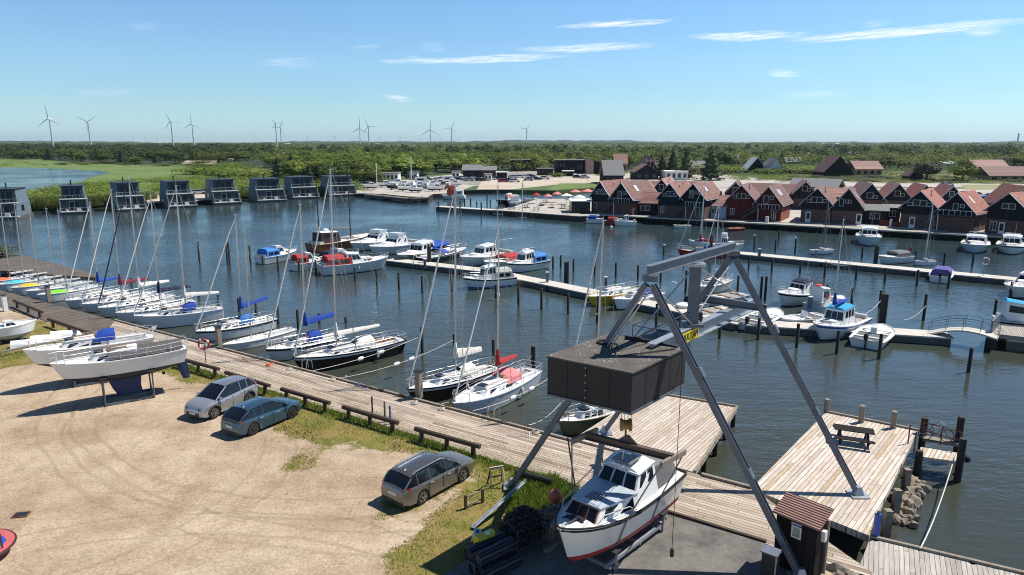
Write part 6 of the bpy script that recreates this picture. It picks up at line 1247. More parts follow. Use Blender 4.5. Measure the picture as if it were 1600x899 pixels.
for u in (.24,.47,.7,.93): m_.panel(facB, u-.005, u+.005, .02, .98, .006)
mk('panel_joint', m_, seam, hs); m_ = MB()
for i in range(5): v = .1+.2*i; m_.panel(facA, .462, .474, v, v+.03, .015)
mk('bolt_row', m_, galvl, hs)
m_ = MB(); m_.bar(H4[1]+Vector((0,0,hz0-.04)), H4[2]+Vector((0,0,hz0-.04)), .1, .08); m_.bar(H4[0]+Vector((0,0,hz0-.04)), H4[1]+Vector((0,0,hz0-.04)), .1, .08); mk('bottom_frame', m_, galv, hs)
def onroof(u, v, z=0): return (H4[0]*(1-u)+H4[1]*u)*(1-v)+(H4[3]*(1-u)+H4[2]*u)*v+Vector((0,0,hz1+z))
flap = MB().hexa([onroof(.28,.93,.01), onroof(.93,.93,.01), onroof(.93,.96,.01), onroof(.28,.96,.01)], [onroof(.28,.93,.16), onroof(.93,.93,.06), onroof(.93,.96,.06), onroof(.28,.96,.16)]); mk('roof_flap', flap, cladm, hs)
gat = nl.lerp(an, .706)-o; gat.z = hz1; mk('leg_collar', ringmb(.26, .05, 12, gat+Vector((0,0,.04)), 'z'), rubber, hs)
m_ = MB(); m_.tube([gat+Vector((.1,-.2,.06)), gat+Vector((.5,-.35,.06)), onroof(.6,.3,.05), onroof(.95,.85,.05)], .03, 5); mk('roof_cable', m_, rubber, hs)
# hoist block, spreader and slings
hb0 = Py(978,664,23.6)-o; hb0.z = Py(978,664,23.6).z; hk = MB(); HB = Vector((hb0.x, hb0.y, hb0.z))
m_ = MB()
for dx in (-.16,-.05,.06,.17): m_.tube([HB+Vector((dx,0,0)), Vector((HB.x+dx*1.3, HB.y, hz0+.1))], .012, 4)
mk('hoist_rope', m_, wire, crane)
blk_ = mk('hoist_block', MB().lathe([(.1,-.2),(.24,-.2),(.24,-.12),(.18,-.1),(.18,.1),(.24,.12),(.24,.2),(.1,.2)], c=HB, ax='x', n=14), mat('worn_yellow', (.32,.17,.04), .6, var=.4), crane); mk('hook', MB().tube([HB+Vector((0,0,-.2)), HB+Vector((0,0,-.42)), HB+Vector((.1,0,-.52)), HB+Vector((0,0,-.6)), HB+Vector((-.1,0,-.5))], .04, 6), rust, blk_)
sp = thing('lifting_spreader', 'rust brown lifting beam with timber end bars hanging from the crane hook above the boat', 'lifting beam', HB+o+Vector((0.05,-.2,-.75)), 0); so = HB+o+Vector((0.05,-.2,-.75))
tdir = Vector((3.2,-2.05,0)).normalized(); ldir = Vector((.72,.69,0)).normalized(); e0, e1 = -tdir*1.75, tdir*1.75
dkb = mat('brown_steel', (.085,.062,.05), .7, var=.35); mk('beam', ibeam(e0, e1, .2, .26, .03), dkb, sp); mk('lifting_eye', MB().hexa([tdir*-.45+Vector((0,0,.1)), tdir*.45+Vector((0,0,.1)), tdir*.45+Vector((0.02,.05,.1)), tdir*-.45+Vector((.02,.05,.1))], [tdir*-.06+Vector((0,0,.42)), tdir*.06+Vector((0,0,.42)), tdir*.06+Vector((.02,.05,.42)), tdir*-.06+Vector((.02,.05,.42))]), dkb, sp)
for e in (e0, e1): mk('end_bar', MB().bar(e-ldir*.75+Vector((0,0,-.02)), e+ldir*.75+Vector((0,0,-.02)), .12, .2), timber, sp)
# ================================================================ THE CABIN BOAT IN THE SLINGS
A_, B_ = Vector((1.65,21.44,0)), Vector((6.4,26.86,0)); A_.z = B_.z = 0; Lh = (A_-B_).length; hc = (A_+B_)/2; hrz = math.atan2(A_.y-B_.y, A_.x-B_.x)
HERO = thing('cabin_boat', 'white cabin boat with red bottom and wooden window frames standing on a trailer under the crane', 'boat', (hc.x, hc.y, .95), hrz)
hb, sh, pt = hull(HERO, Lh, 2.5, 1.12, GEL('hero_white', (.74,.75,.73)), red_af, 'motor', draft=.62, rake=.13, stern=.03, rail=rubber)
m_ = MB()
for s in (1, -1): m_.tube([pt(t, .93, s)+Vector((0,s*.03,0)) for t in (0,.12,.25,.4,.55,.7,.82,.9,.96,1)], .035, 6)
mk('rubbing_strake', m_, rubber, HERO)
zd = sh(.5)
fc, tt = trunk_cabin(HERO, .0*Lh, .345*Lh, hb(.55)*.86, hb(.84)*.8, zd+.02, .5, white, fs=.07*Lh, nwin=2, inset=.12, wy=(.2,.86), front=True, zb=.12, roofm=mat('blue_grey_shade_tint', (.42,.47,.53), .45), winm=glass, name='forecabin')  # the housing's blue-grey shade is put into the forecabin roof colour
b0 = [Vector((.345*Lh,-hb(.84)*.8,zd-.08+.12)), Vector((.345*Lh,hb(.84)*.8,zd-.08+.12)), tt[2], tt[1]]
for u0, u1 in ((.06,.34),(.37,.63),(.66,.94)): mk('window_frame', MB().rim(b0, u0, u1, .22, .86, .035, .03), mahog, fc)
mk('vent_grille', MB().box(.16*Lh,.24*Lh,-.3,.3,zd+.6,zd+.63), blackp, HERO)
for i in range(6): mk('vent_slat', MB().box(.165*Lh,.235*Lh,-.27+.1*i,-.24+.1*i,zd+.635,zd+.645), grm, HERO)
wc, tw = trunk_cabin(HERO, -.2*Lh, .055*Lh, hb(.35)*.84, hb(.55)*.8, zd+.02, 1.2, white, fs=.1*Lh, inset=.24, wy=(.55,.92), nwin=2, front=False, zb=0, name='wheelhouse')
bq = [Vector((.055*Lh,-hb(.55)*.8,zd-.08)), Vector((.055*Lh,hb(.55)*.8,zd-.08)), tw[2], tw[1]]
for u0, u1 in ((.04,.32),(.36,.64),(.68,.96)): w_ = mk('windscreen', MB().panel(bq, u0, u1, .46, .94, .015), glass, wc); mk('frame', MB().rim(bq, u0, u1, .46, .94, .03, .03), grm, w_)
mk('roof_hatch', MB().box(-.14*Lh,-.03*Lh,-.42,.42,zd+1.36,zd+1.41), mat('smoked_hatch', (.2,.2,.17), .3), HERO)
m_ = MB().loft([[(x,-w,zd+.0),(x,-w*.9,zd+h),(x,-w*.4,zd+h+.22),(x,w*.4,zd+h+.22),(x,w*.9,zd+h),(x,w,zd+.0)] for x, w, h in ((-.2*Lh,.92,1.0),(-.3*Lh,.92,.92),(-.4*Lh,.88,.7),(-.46*Lh,.8,.35))]); mk('cockpit_tent', m_, fabric['grey'], HERO)
mk('horn', MB().lathe([(.03,0),(.05,.2),(.09,.26)], c=(-.0*Lh,.3,zd+1.42), ax='x', n=8), steel, HERO); mk('mast_stub', MB().tube([(-.05*Lh,0,zd+1.4),(-.07*Lh,0,zd+1.95)], .02, 5).box(-.075*Lh-.05,-.075*Lh+.05,-.25,.25,zd+1.65,zd+1.7), steel, HERO)
m_ = MB()
for s in (1, -1): m_.tube([pt(.55,1,s)+Vector((0,-s*.12,.02)), pt(.62,1,s)+Vector((0,-s*.12,.32)), pt(.8,1,s)+Vector((0,-s*.12,.34)), pt(.84,1,s)+Vector((0,-s*.12,.02))], .018, 5)
mk('side_rail', m_, steel, HERO); mk('anchor_roller', MB().bar((.44*Lh,0,zd+.3),(.505*Lh,0,zd+.28), .16, .05), steel, HERO); mk('anchor', MB().tube([(.36*Lh,.1,zd+.3),(.46*Lh,.05,zd+.33)], .03, 5).box(.35*Lh,.37*Lh,-.15,.35,zd+.27,zd+.33), blackp, HERO)
r_ = random.Random(3); m_ = MB().tube([(.385*Lh+.25*math.cos(i*1.9)*r_.uniform(.4,1), .25*math.sin(i*1.7)-.1, zd+.32) for i in range(22)], .015, 4); mk('rope_coil', m_, fabric['navy'], HERO)
mk('dinghy_oar', MB().tube([(.05*Lh,-.85,zd+.15),(.3*Lh,-.75,zd+.25)], .022, 5), teak, HERO); mk('fender', MB().lathe([(.03,.3),(.12,.2),(.12,-.2),(.03,-.3)], c=(-.02*Lh,-1.08,zd+.22), ax='x', n=8), whitep, HERO, smooth=True); mk('fender', MB().ball((.02*Lh,-1.1,zd+.2), .13), blackp, HERO)
mk('seat', MB().box(-.17*Lh,-.05*Lh,-.75,-.45,zd+.5,zd+.62), fabric['orange'], HERO); mk('propeller_shaft', MB().tube([(-.3*Lh,0,-.45),(-.45*Lh,0,-.62)], .04, 6), steel, HERO); mk('rudder', MB().box(-.5*Lh,-.46*Lh,-.03,.03,-.75,-.05), red_af, HERO)
# slings (belong to the spreader)
rot = Matrix.Rotation(hrz, 3, 'Z')
for k, tpos in enumerate((.34, .66)):
    for s in (1, -1):
        e = (e1 if s < 0 else e0)+ldir*(-.95 if k else .95)*1.0
        hp = rot @ pt(tpos, 1.0, s)+Vector((hc.x, hc.y, .95)); hp2 = rot @ pt(tpos, .0, s)+Vector((hc.x, hc.y, .95)); hp3 = rot @ pt(tpos, -.9, s*1)+Vector((hc.x, hc.y, .95)); out = (hp-Vector((hc.x, hc.y, hp.z))).normalized()*.03
        # nearest end bar end to this hull point
        ends = [q+so for q in (e0-ldir*.75, e0+ldir*.75, e1-ldir*.75, e1+ldir*.75)]; e_ = min(ends, key=lambda q: (q-hp).length)
        mk('sling', MB().tube([e_-so, hp+out-so, hp2+out-so, hp3+out*.5-so], .028, 5), mat('grey_sling', (.2,.2,.19), .8), sp)
# trailer under the boat
tr = thing('boat_trailer', 'galvanised steel cradle trailer under the cabin boat with the red bottom', 'boat trailer', (hc.x, hc.y, 0), hrz); m_ = MB()
for s in (-1, 1): m_.bar((-.3*Lh,s*.95,.35),(.26*Lh,s*.8,.35), .1, .14)
for x in (-.3*Lh,-.05*Lh,.24*Lh): m_.bar((x,-.95,.3),(x,.95,.3), .1, .12)
m_.bar((-.3*Lh,0,.42),(.27*Lh,0,.42), .12, .1); mk('frame', m_, galvl, tr)
for x in (-.28*Lh, .2*Lh):
    for s in (-1, 1): p = mk('post', MB().bar((x,s*.98,.0),(x,s*1.02,.85), .08), galvl, tr); mk('pad', MB().box(x-.2,x+.2,s*1.0-.12,s*1.0+.1,.83,.9), rubber, p)
t = thing('control_pendant', 'black crane control pendant hanging on a thin cable beside the cabin boat', 'pendant', P(1052,749,4.0)); q = P(1049,862,1.0)-t.location; top = H4[2]*.8+H4[1]*.2+o+Vector((0,0,hz0))-t.location
mk('cable', MB().tube([P(1050,858,1.2)-t.location, Vector((P(1050,858,1.2).x-t.location.x, P(1050,858,1.2).y-t.location.y, 4.6)), top], .012, 4), rubber, t); g = P(1050,858,1.2)-t.location; mk('handset', MB().box(g.x-.06,g.x+.06,g.y-.05,g.y+.05,g.z-.3,g.z), blackp, t)
# ================================================================ CRANE HUT AND CABINET
ha, hb_, = P(1205,838), P(1291,900); hutx = (hb_-ha); hutx.z = 0; hang = math.atan2(-1.55, 2.2)
hut = thing('crane_hut', 'black boarded crane hut with a rusty red corrugated roof beside the near crane leg', 'hut', (10.4, 23.48, 0), math.radians(-47)); hw, hdp = 1.5, .85
mk('wall', MB().hexa([(0,-hdp,0),(hw,-hdp,0),(hw,0,0),(0,0,0)], [(0,-hdp,2.16),(hw,-hdp,2.16),(hw,0,2.48),(0,0,2.48)]), board_mat('black_hut_boards', (.02,.018,.017), w=.15), hut)
rfm = corr_mat('rusty_corrugated', (.28,.145,.115), .11, 1, .7, .7, .3); mk('roof', MB().hexa([(-.12,-hdp-.14,2.14),(hw+.12,-hdp-.14,2.14),(hw+.12,.12,2.52),(-.12,.12,2.52)], [(-.12,-hdp-.14,2.2),(hw+.12,-hdp-.14,2.2),(hw+.12,.12,2.58),(-.12,.12,2.58)]), rfm, hut)
wq = [(0,-hdp,0),(hw,-hdp,0),(hw,-hdp,2.25),(0,-hdp,2.25)]; w_ = mk('window', MB().panel(wq, .42, .6, .66, .83, .015), mat('hut_window', (.3,.32,.27), .2, coat=.4), hut); mk('frame', MB().rim(wq, .42, .6, .66, .83, .045, .03), whitep, w_); mk('lamp', MB().box(.6,.95,-hdp-.12,-hdp,2.02,2.06), grm, hut)
mk('meter_box', MB().box(hw,hw+.14,-.5,-.3,1.5,1.9), whitep, hut); mk('downpipe', MB().tube([(hw+.08,-.1,.05),(hw+.08,-.1,2.2)], .05, 6), timber, hut)
cb = thing('cabinet', 'low black power cabinet with a blue grey lid on the hard standing by the hut', 'cabinet', tuple(P(1197,853,1.2)[:2])+(0,), math.radians(-40)); mk('body', MB().box(0,.5,-.38,0,.03,1.15), blackp, cb); mk('lid', MB().hexa([(-.05,-.43,1.15),(.55,-.43,1.15),(.55,.05,1.15),(-.05,.05,1.15)], [(-.04,-.42,1.19),(.54,-.42,1.19),(.54,.04,1.24),(-.04,.04,1.24)]), mat('blue_grey_lid', (.12,.15,.2), .5), cb); mk('trim', MB().box(.49,.52,-.4,-.36,.03,1.15), galvl, cb)
# ================================================================ CARS
def paint(name, col, metal=.55, rough=.28): return mat(name, col, rough, metal, var=0, coat=.7)
lampc = mat('clear_lamp', (.55,.57,.6), .1, 0, var=0, coat=1); lampr = mat('red_lamp', (.45,.015,.012), .15, 0, var=0, coat=1); rimm = mat('alloy_rim', (.5,.5,.52), .3, .9, var=0); rimd = mat('dark_alloy_rim', (.16,.16,.17), .3, .9, var=0); trimb = mat('black_trim', (.02,.02,.022), .55, var=.1); cabin_in = mat('car_interior', (.02,.02,.02), .8)
def catmull(pts, x):
    for i in range(len(pts)-1):
        if pts[i][0] <= x <= pts[i+1][0]:
            p0 = pts[max(i-1, 0)]; p1, p2 = pts[i], pts[i+1]; p3 = pts[min(i+2, len(pts)-1)]; t = (x-p1[0])/(p2[0]-p1[0]+1e-9)
            m1 = (p2[1]-p0[1])/(p2[0]-p0[0]+1e-9)*(p2[0]-p1[0]); m2 = (p3[1]-p1[1])/(p3[0]-p1[0]+1e-9)*(p2[0]-p1[0])
            return (2*t**3-3*t*t+1)*p1[1]+(t**3-2*t*t+t)*m1+(-2*t**3+3*t*t)*p2[1]+(t**3-t*t)*m2
    return pts[0][1] if x < pts[0][0] else pts[-1][1]
def car(label, c, rz, L, W, belt, roof, glassx, pm, rims=rimm, wb=2.6, wr=.32, clad=False, rails_=False, darkhatch=False, group=None, roofc=None, simple=False, cat='car'):
    """belt: (x, z) of the shoulder and bonnet from tail to nose; roof: (x, z) of the roof line; glassx: (rear base, rear top, front top, front base)"""
    t = thing('parked_car', label, cat, c, rz, group); fa, ra = wb/2+.02, -wb/2+.02; n = 44; rings = []; hl = L/2
    def plan(x): f = abs(x)/hl; return W/2*(1-.05*f**2-.16*max(0, (f-.72)/.28)**2.2)
    for i in range(n+1):
        x = -hl+L*i/n; f = abs(x)/hl; w = plan(x); zt = catmull(belt, x); z0 = .2+.1*max(0, (f-.86)/.14); mid = z0+(zt-z0)*.55
        cut = 0
        for a in (fa, ra):
            d = abs(x-a)
            if d < wr+.06: cut = max(cut, math.sqrt((wr+.06)**2-d*d)+wr)
        zb = max(z0, cut) if cut else z0; zs = min(max(zb, z0), zt-.12)
        rings.append([(x,-w*.72,zs if cut else z0),(x,-w*.985,zs+.02),(x,-w*1.0,max(mid, zs+.06)),(x,-w*.985,zt-.1),(x,-w*.93,zt-.02),(x,-w*.7,zt+.015),(x,0,zt+.03),
                      (x,w*.7,zt+.015),(x,w*.93,zt-.02),(x,w*.985,zt-.1),(x,w*1.0,max(mid, zs+.06)),(x,w*.985,zs+.02),(x,w*.72,zs if cut else z0)])
    body = mk('body', MB().loft(rings, closed=True), pm, t, smooth=True)
    mk('underbody', MB().box(-hl+.15, hl-.15, -W*.36, W*.36, .16, .55), trimb, t)
    # glasshouse
    r0, r1, f1, f0 = glassx; k = 10; gr = []
    def ring(x, zb, zt, wb_, wt): return [(x,-wb_,zb),(x,-wb_*.5-wt*.5,zb+(zt-zb)*.55),(x,-wt,zt-.03),(x,-wt*.8,zt),(x,wt*.8,zt),(x,wt,zt-.03),(x,wb_*.5+wt*.5,zb+(zt-zb)*.55),(x,wb_,zb)]
    xs = [r0+(f0-r0)*i/24 for i in range(25)]; tops = []
    for x in xs:
        zb = catmull(belt, x)-.04
        if x < r1: a = max(0, (x-r0)/(r1-r0)); zt = zb+.03+(catmull(roof, r1)-zb-.03)*a**.8
        elif x > f1: a = max(0, (f0-x)/(f0-f1)); zt = zb+.03+(catmull(roof, f1)-zb-.03)*a**.88
        else: zt = catmull(roof, x)
        hh = max(0, min(1, (zt-zb)/.55)); wb_ = plan(x)*.93; wt = wb_-(wb_-W*.36)*hh; gr.append(ring(x, zb, zt, wb_, wt)); tops.append((x, zt, wt))
    mk('greenhouse', MB().loft(gr, closed=False, caps=(False, False)), glass, t, smooth=True)
    rp = [q for q in tops if r1-.12 <= q[0] <= f1+.1]; m = MB(); m.loft([[(x,-wt-.012,zt-.05),(x,-wt*.82,zt+.012),(x,0,zt+.035),(x,wt*.82,zt+.012),(x,wt+.012,zt-.05)] for x, zt, wt in rp], closed=False, caps=(False, False)); rf = mk('roof', m, roofc or pm, t, smooth=True)
    m = MB(); 
    def gz(x): i = min(range(len(xs)), key=lambda j: abs(xs[j]-x)); return gr[i]
    for s in (0, 1):
        idx = (0, 1, 2) if s == 0 else (7, 6, 5)
        for xa, xb in ((r0+.02, r1), (f0-.02, f1)):             # A and rear pillars along the glass edge
            m.tube([Vector(gz(xa)[idx[0]])+Vector((0,0,.03)), Vector(gz((xa+xb)/2)[idx[2]]), Vector(gz(xb)[idx[2]])], .04, 5)
        for xm_ in ((r1+f1)/2-.05, r1+.25): g = gz(xm_); m.tube([Vector(g[idx[0]]), Vector(g[idx[1]]), Vector(g[idx[2]])], .03, 5)
    mk('pillar', m, pm if not simple else trimb, t)
    for s in (-1, 1):
        for a in (fa, ra):
            w = mk('wheel', MB().lathe([(wr*.6,-.1),(wr*.96,-.1),(wr,-.05),(wr,.05),(wr*.96,.1),(wr*.6,.1)], c=(a,s*(W/2-.13),wr), ax='y', n=20), tyre, t, smooth=True)
            m = MB().lathe([(.03,-.085*s),(.03,.1*s)], c=(a,s*(W/2-.13),wr), ax='y', n=8)
            for q in range(5 if not simple else 0): an_ = q*2*math.pi/5; m.bar((a,s*(W/2-.04),wr),(a+math.cos(an_)*wr*.63,s*(W/2-.04),wr+math.sin(an_)*wr*.63), .03, .09, up=(0,1,0))
            if simple: m.lathe([(.02,.09*s),(wr*.6,.09*s),(wr*.6,.1*s),(.02,.1*s)], c=(a,s*(W/2-.13),wr), ax='y', n=10)
            m2 = ringmb(wr*.63, .02, 16, (a, s*(W/2-.045), wr), 'y'); m.add(m2.v, m2.f); mk('rim', m, rims, w); mk('brake_disc', MB().lathe([(.03,0),(wr*.55,0),(wr*.55,.01),(.03,.01)], c=(a,s*(W/2-.12),wr), ax='y', n=14), trimb, w)
            if not simple: mk('wheel_arch', MB().lathe([(.04,-.12),(wr+.05,-.12),(wr+.05,.02),(.04,.02)], c=(a,s*(W/2-.19),wr+.0), ax='y', n=16), trimb, t)
            if clad: rg = MB(); rg.tube([(a+math.cos(q*math.pi/8)*(wr+.06), s*(W/2-.005), wr+math.sin(q*math.pi/8)*(wr+.06)) for q in range(9)], .05, 6); mk('arch_cladding', rg, trimb, t)
    if simple: return t
    zn = catmull(belt, hl*.93); zt_ = catmull(belt, -hl*.93); wn = plan(hl*.9)
    for s in (-1, 1):
        mk('headlight', MB().hexa([(hl*.86,s*wn*.97,zn-.22),(hl*.985,s*wn*.55,zn-.24),(hl*.985,s*wn*.55,zn-.12),(hl*.86,s*wn*.97,zn-.06)], [(hl*.78,s*wn*1.06,zn-.2),(hl*1.01,s*wn*.62,zn-.24),(hl*1.0,s*wn*.6,zn-.04),(hl*.78,s*wn*1.06,zn+.02)]), lampc if not clad else glass, t)
        mk('tail_light', MB().hexa([(-hl*.99,s*wn*.6,zt_-.2),(-hl*.88,s*wn*1.03,zt_-.22),(-hl*.88,s*wn*1.03,zt_-.3),(-hl*.99,s*wn*.6,zt_-.3)], [(-hl*.985,s*wn*.7,zt_-.02),(-hl*.84,s*wn*1.0,zt_+.02),(-hl*.9,s*wn*.95,zt_+.02),(-hl*.995,s*wn*.72,zt_-.02)]), lampr, t)
        mk('wing_mirror', MB().hexa([(f0-.32,s*W*.47,belt_z(belt, f0-.3)+.02),(f0-.2,s*W*.47,belt_z(belt, f0-.3)+.02),(f0-.22,s*W*.565,belt_z(belt, f0-.3)+.02),(f0-.32,s*W*.565,belt_z(belt, f0-.3)+.02)], [(f0-.32,s*W*.48,belt_z(belt, f0-.3)+.17),(f0-.2,s*W*.48,belt_z(belt, f0-.3)+.14),(f0-.22,s*W*.56,belt_z(belt, f0-.3)+.14),(f0-.32,s*W*.56,belt_z(belt, f0-.3)+.17)]), pm, t)
        for x in (ra+.55, .35): mk('door_handle', MB().box(x-.1,x+.1,s*(W/2+.0)-.012,s*(W/2)+.015,catmull(belt, x)-.16,catmull(belt, x)-.13), galvl, t)
        m = MB()
        for x in (ra+.36, -.02, fa-.42): m.box(x-.006,x+.006,s*W/2-.01,s*W/2+.004,.35,catmull(belt, x)-.06)
        mk('door_seam', m, trimb, t); mk('sill', MB().box(ra+wr+.08, fa-wr-.08, s*(W/2-.06)-.03, s*(W/2-.06)+.03, .17, .27), trimb if clad else pm, t)
        if rails_: mk('roof_rail', MB().tube([(r1+.1,s*W*.335,catmull(roof, r1)+.02),(r1+.3,s*W*.335,catmull(roof, r1+.3)+.07),(f1-.3,s*W*.335,catmull(roof, f1-.3)+.07),(f1-.05,s*W*.335,catmull(roof, f1)+.02)], .022, 6), galvl, t)
    mk('grille', MB().box(hl*.96,hl+.015,-wn*.62,wn*.62,.27,.5).box(hl*.95,hl*.99,-wn*.5,wn*.5,.6,.67), trimb, t); mk('number_plate', MB().box(hl+.005,hl+.02,-.25,.25,.38,.48), whitep, t); mk('number_plate', MB().box(-hl-.015,-hl-.002,-.25,.25,.62 if not darkhatch else .55,.73 if not darkhatch else .66), whitep, t)
    mk('rear_bumper', MB().box(-hl-.01,-hl+.12,-wn*.82,wn*.82,.22,.38), trimb, t)
    if darkhatch: mk('tailgate_panel', MB().hexa([(-hl*1.0-.008,-wn*.66,.72),(-hl*1.0-.008,wn*.66,.72),(-hl*.99,wn*.66,.72),(-hl*.99,-wn*.66,.72)], [(-hl*.97-.01,-wn*.7,zt_+.0),(-hl*.97-.01,wn*.7,zt_+.0),(-hl*.95,wn*.7,zt_+.0),(-hl*.95,-wn*.7,zt_+.0)]), trimb, t)
    mk('roof_antenna', MB().hexa([(r1+.14,-.03,catmull(roof, r1+.2)+.02),(r1+.3,-.03,catmull(roof, r1+.2)+.02),(r1+.3,.03,catmull(roof, r1+.2)+.02),(r1+.14,.03,catmull(roof, r1+.2)+.02)], [(r1+.14,-.01,catmull(roof, r1+.2)+.1),(r1+.2,-.01,catmull(roof, r1+.2)+.1),(r1+.2,.01,catmull(roof, r1+.2)+.1),(r1+.14,.01,catmull(roof, r1+.2)+.1)]), pm, t)
    m = MB().tube([(f0-.02,-W*.3,belt_z(belt, f0)+.05),(f0-.3,-W*.05,belt_z(belt, f0)+.2)], .012, 4); mk('wiper', m, trimb, t)
    return t
def belt_z(b, x): return catmull(b, x)
def seat(rear, front_, side, wb, W):                       # wheel contact points of the near side -> centre and heading
    a, b = P(*rear), P(*front_); d = (b-a).normalized(); n = Vector((-d.y, d.x, 0))*side; c = (a+b)/2+n*(W/2-.12); c.z = 0; return c, math.atan2(d.y, d.x)
c_, rz = seat((659,787), (721,752), 1, 2.6, 1.76)
car('taupe grey estate car with roof rails, parked alone near the crane', c_, rz, 4.6, 1.78, [(-2.3,.85),(-2.2,.98),(-1.6,1.0),(0,.96),(.95,.93),(1.3,.95),(1.9,.86),(2.2,.76),(2.3,.6)], [(-2.2,1.3),(-1.8,1.42),(-.6,1.49),(.2,1.48),(.8,1.38)], (-2.22,-1.72,.35,1.25), paint('taupe_metallic', (.2,.185,.165)), rimm, 2.6, .32, rails_=True, roofc=paint('roof_grey', (.13,.125,.12)))
c_, rz = seat((394,680), (457,653), 1, 2.65, 1.8)
car('steel blue hatchback with a dark tailgate and tall red tail lights, parked beside the silver car', c_, rz, 4.37, 1.8, [(-2.18,.8),(-2.08,.95),(-1.5,.98),(0,.93),(.9,.9),(1.25,.93),(1.8,.84),(2.08,.74),(2.18,.6)], [(-2.0,1.2),(-1.5,1.36),(-.6,1.43),(.1,1.43),(.7,1.33)], (-2.1,-1.4,.3,1.2), paint('steel_blue', (.055,.12,.17)), rimd, 2.65, .33, darkhatch=True)
c_, rz = seat((393,628), (331,655), -1, 2.56, 1.76); rz = math.atan2(P(331,655).y-P(393,628).y, P(331,655).x-P(393,628).x); d = Vector((math.cos(rz), math.sin(rz), 0)); c_ = (P(331,655)+P(393,628))/2+Vector((d.y,-d.x,0))*.76
car('silver compact crossover with black wheel arch trim, facing the camera, next to the blue hatchback', c_, rz, 4.2, 1.78, [(-2.1,.85),(-2.0,1.02),(-1.4,1.06),(0,1.0),(.9,.97),(1.2,.99),(1.7,.9),(2.0,.76),(2.1,.6)], [(-2.0,1.3),(-1.6,1.48),(-.6,1.58),(.1,1.57),(.7,1.45)], (-2.02,-1.5,.25,1.15), paint('silver_metallic', (.42,.43,.46)), rimm, 2.56, .35, clad=True, roofc=paint('roof_silver', (.3,.31,.34)))
# simple cars far away
PB = [(-2.1,.8),(-2.0,.95),(-1.4,.98),(0,.94),(.9,.9),(1.2,.92),(1.8,.8),(2.1,.6)]; PR = [(-2.0,1.2),(-1.5,1.38),(-.6,1.46),(.1,1.45),(.7,1.33)]
cols = {'white': (.7,.7,.7), 'silver': (.4,.41,.43), 'black': (.015,.015,.017), 'grey': (.12,.125,.13), 'red': (.35,.02,.02), 'blue': (.03,.08,.22)}; protoc = {}
def farcar(x, y, colr, rz, label, sc=1.0, group='cars parked by the harbour'):
    if colr not in protoc: protoc[colr] = car(label, P(x, y, .06), rz, 4.3, 1.78, PB, PR, (-2.05,-1.4,.3,1.2), paint('far_'+colr, cols[colr], .3), rimm, 2.6, .32, simple=True, group=group); return protoc[colr]
    o = dup(protoc[colr], P(x, y, .06), rz, label, group, sc); o['group'] = group; return o
def fars(lst, where, group):
    for i, (x, y, c, a, *sc) in enumerate(lst): farcar(x, y, c, math.radians(a), f'small {c} car, {ordn(i+1)} from the left {where}', sc[0] if sc else 1.0, group)
fars([(312,303.5,'white',10,1.2),(322,302.5,'silver',15,1.15),(381,300,'black',5,1.1),(392,299.5,'grey',12,1.15)], 'among the cars parked behind the houseboats', 'cars parked behind the houseboats')
fars([(558,291.5,'white',20),(566,291,'silver',10),(573,290.5,'white',170),(586,286,'black',0,1.1),(640,279,'black',20),(651,281,'grey',20),(660,279,'black',160),(668,282,'grey',10),(684,283,'white',20),(693,281.5,'silver',15),(700,283.5,'white',170),(708,281,'red',10),(716,282.5,'black',20),(724,280,'white',15),(732,283,'silver',20),(741,281,'white',12),(750,283,'black',10),(758,282,'grey',170),(767,281.5,'white',15),(776,281,'black',12)], 'in the crowded harbour car park', 'cars in the harbour car park')
fars([(802,279,'silver',20),(811,278.5,'white',20),(820,278,'white',18),(829,277.5,'black',20)], 'in front of the black apartment block', 'cars by the apartments')
fars([(1525,309,'white',10,1.1),(1546,311,'silver',170,1.1),(1512,307,'black',5,1.1),(1538,315,'grey',10)], 'behind the quay in the gap beside the last house', 'cars behind the last quay house')
fars([(1060,296,'white',10),(1081,297,'silver',12),(1480,291,'white',5),(1100,297.5,'black',170)], 'on the paved lot behind the red roofs', 'cars behind the red roofs')
# boats and vans ashore at the far harbour
stb = []
for i, (x, y, s, c, a) in enumerate([(580,296,5.5,'white',15),(603,293,7,'white',10),(617,297,6.5,'dark',170),(630,293,7.5,'white',25),(622,290,6,'white',-10),(644,296,8,'blue',160),(655,295,7.5,'white',15),(636,299,6,'white',20),(665,297,7,'grey',170),(676,293,6,'white',10),(688,291,6,'dark',5),(682,299,6,'white',15),(700,297,5.5,'red',170),(710,292,6,'white',12),(648,301,5,'white',175),(706,289,7,'white',10)]):
    hm = {'white': white, 'dark': black_g, 'blue': ltblue_g, 'grey': grey_g, 'red': red_g}[c]; p = P(x, y, 1.6); d = Vector((math.cos(math.radians(a)), math.sin(math.radians(a)), 0))*s/2
    loc = P(x, y, 0); t = thing('boat_ashore', f'{c} hulled small boat standing ashore, {ordn(i+1)} in the far boat park beyond the jetty', 'boat', (loc.x, loc.y, .75), math.radians(a), 'small boats ashore at the far harbour'); hb, sh, pt = hull(t, s, s*.34, .8, hm, dark_af, 'motor', draft=.4)
    trunk_cabin(t, -.12*s, .25*s, hb(.4)*.7, hb(.75)*.55, .8, .8, white, nwin=2, fs=.1*s, name='cabin'); mk('support', MB().box(-.25*s,-.2*s,-.4,.4,-.75,-.25).box(.15*s,.2*s,-.4,.4,-.75,-.25), galv, t)
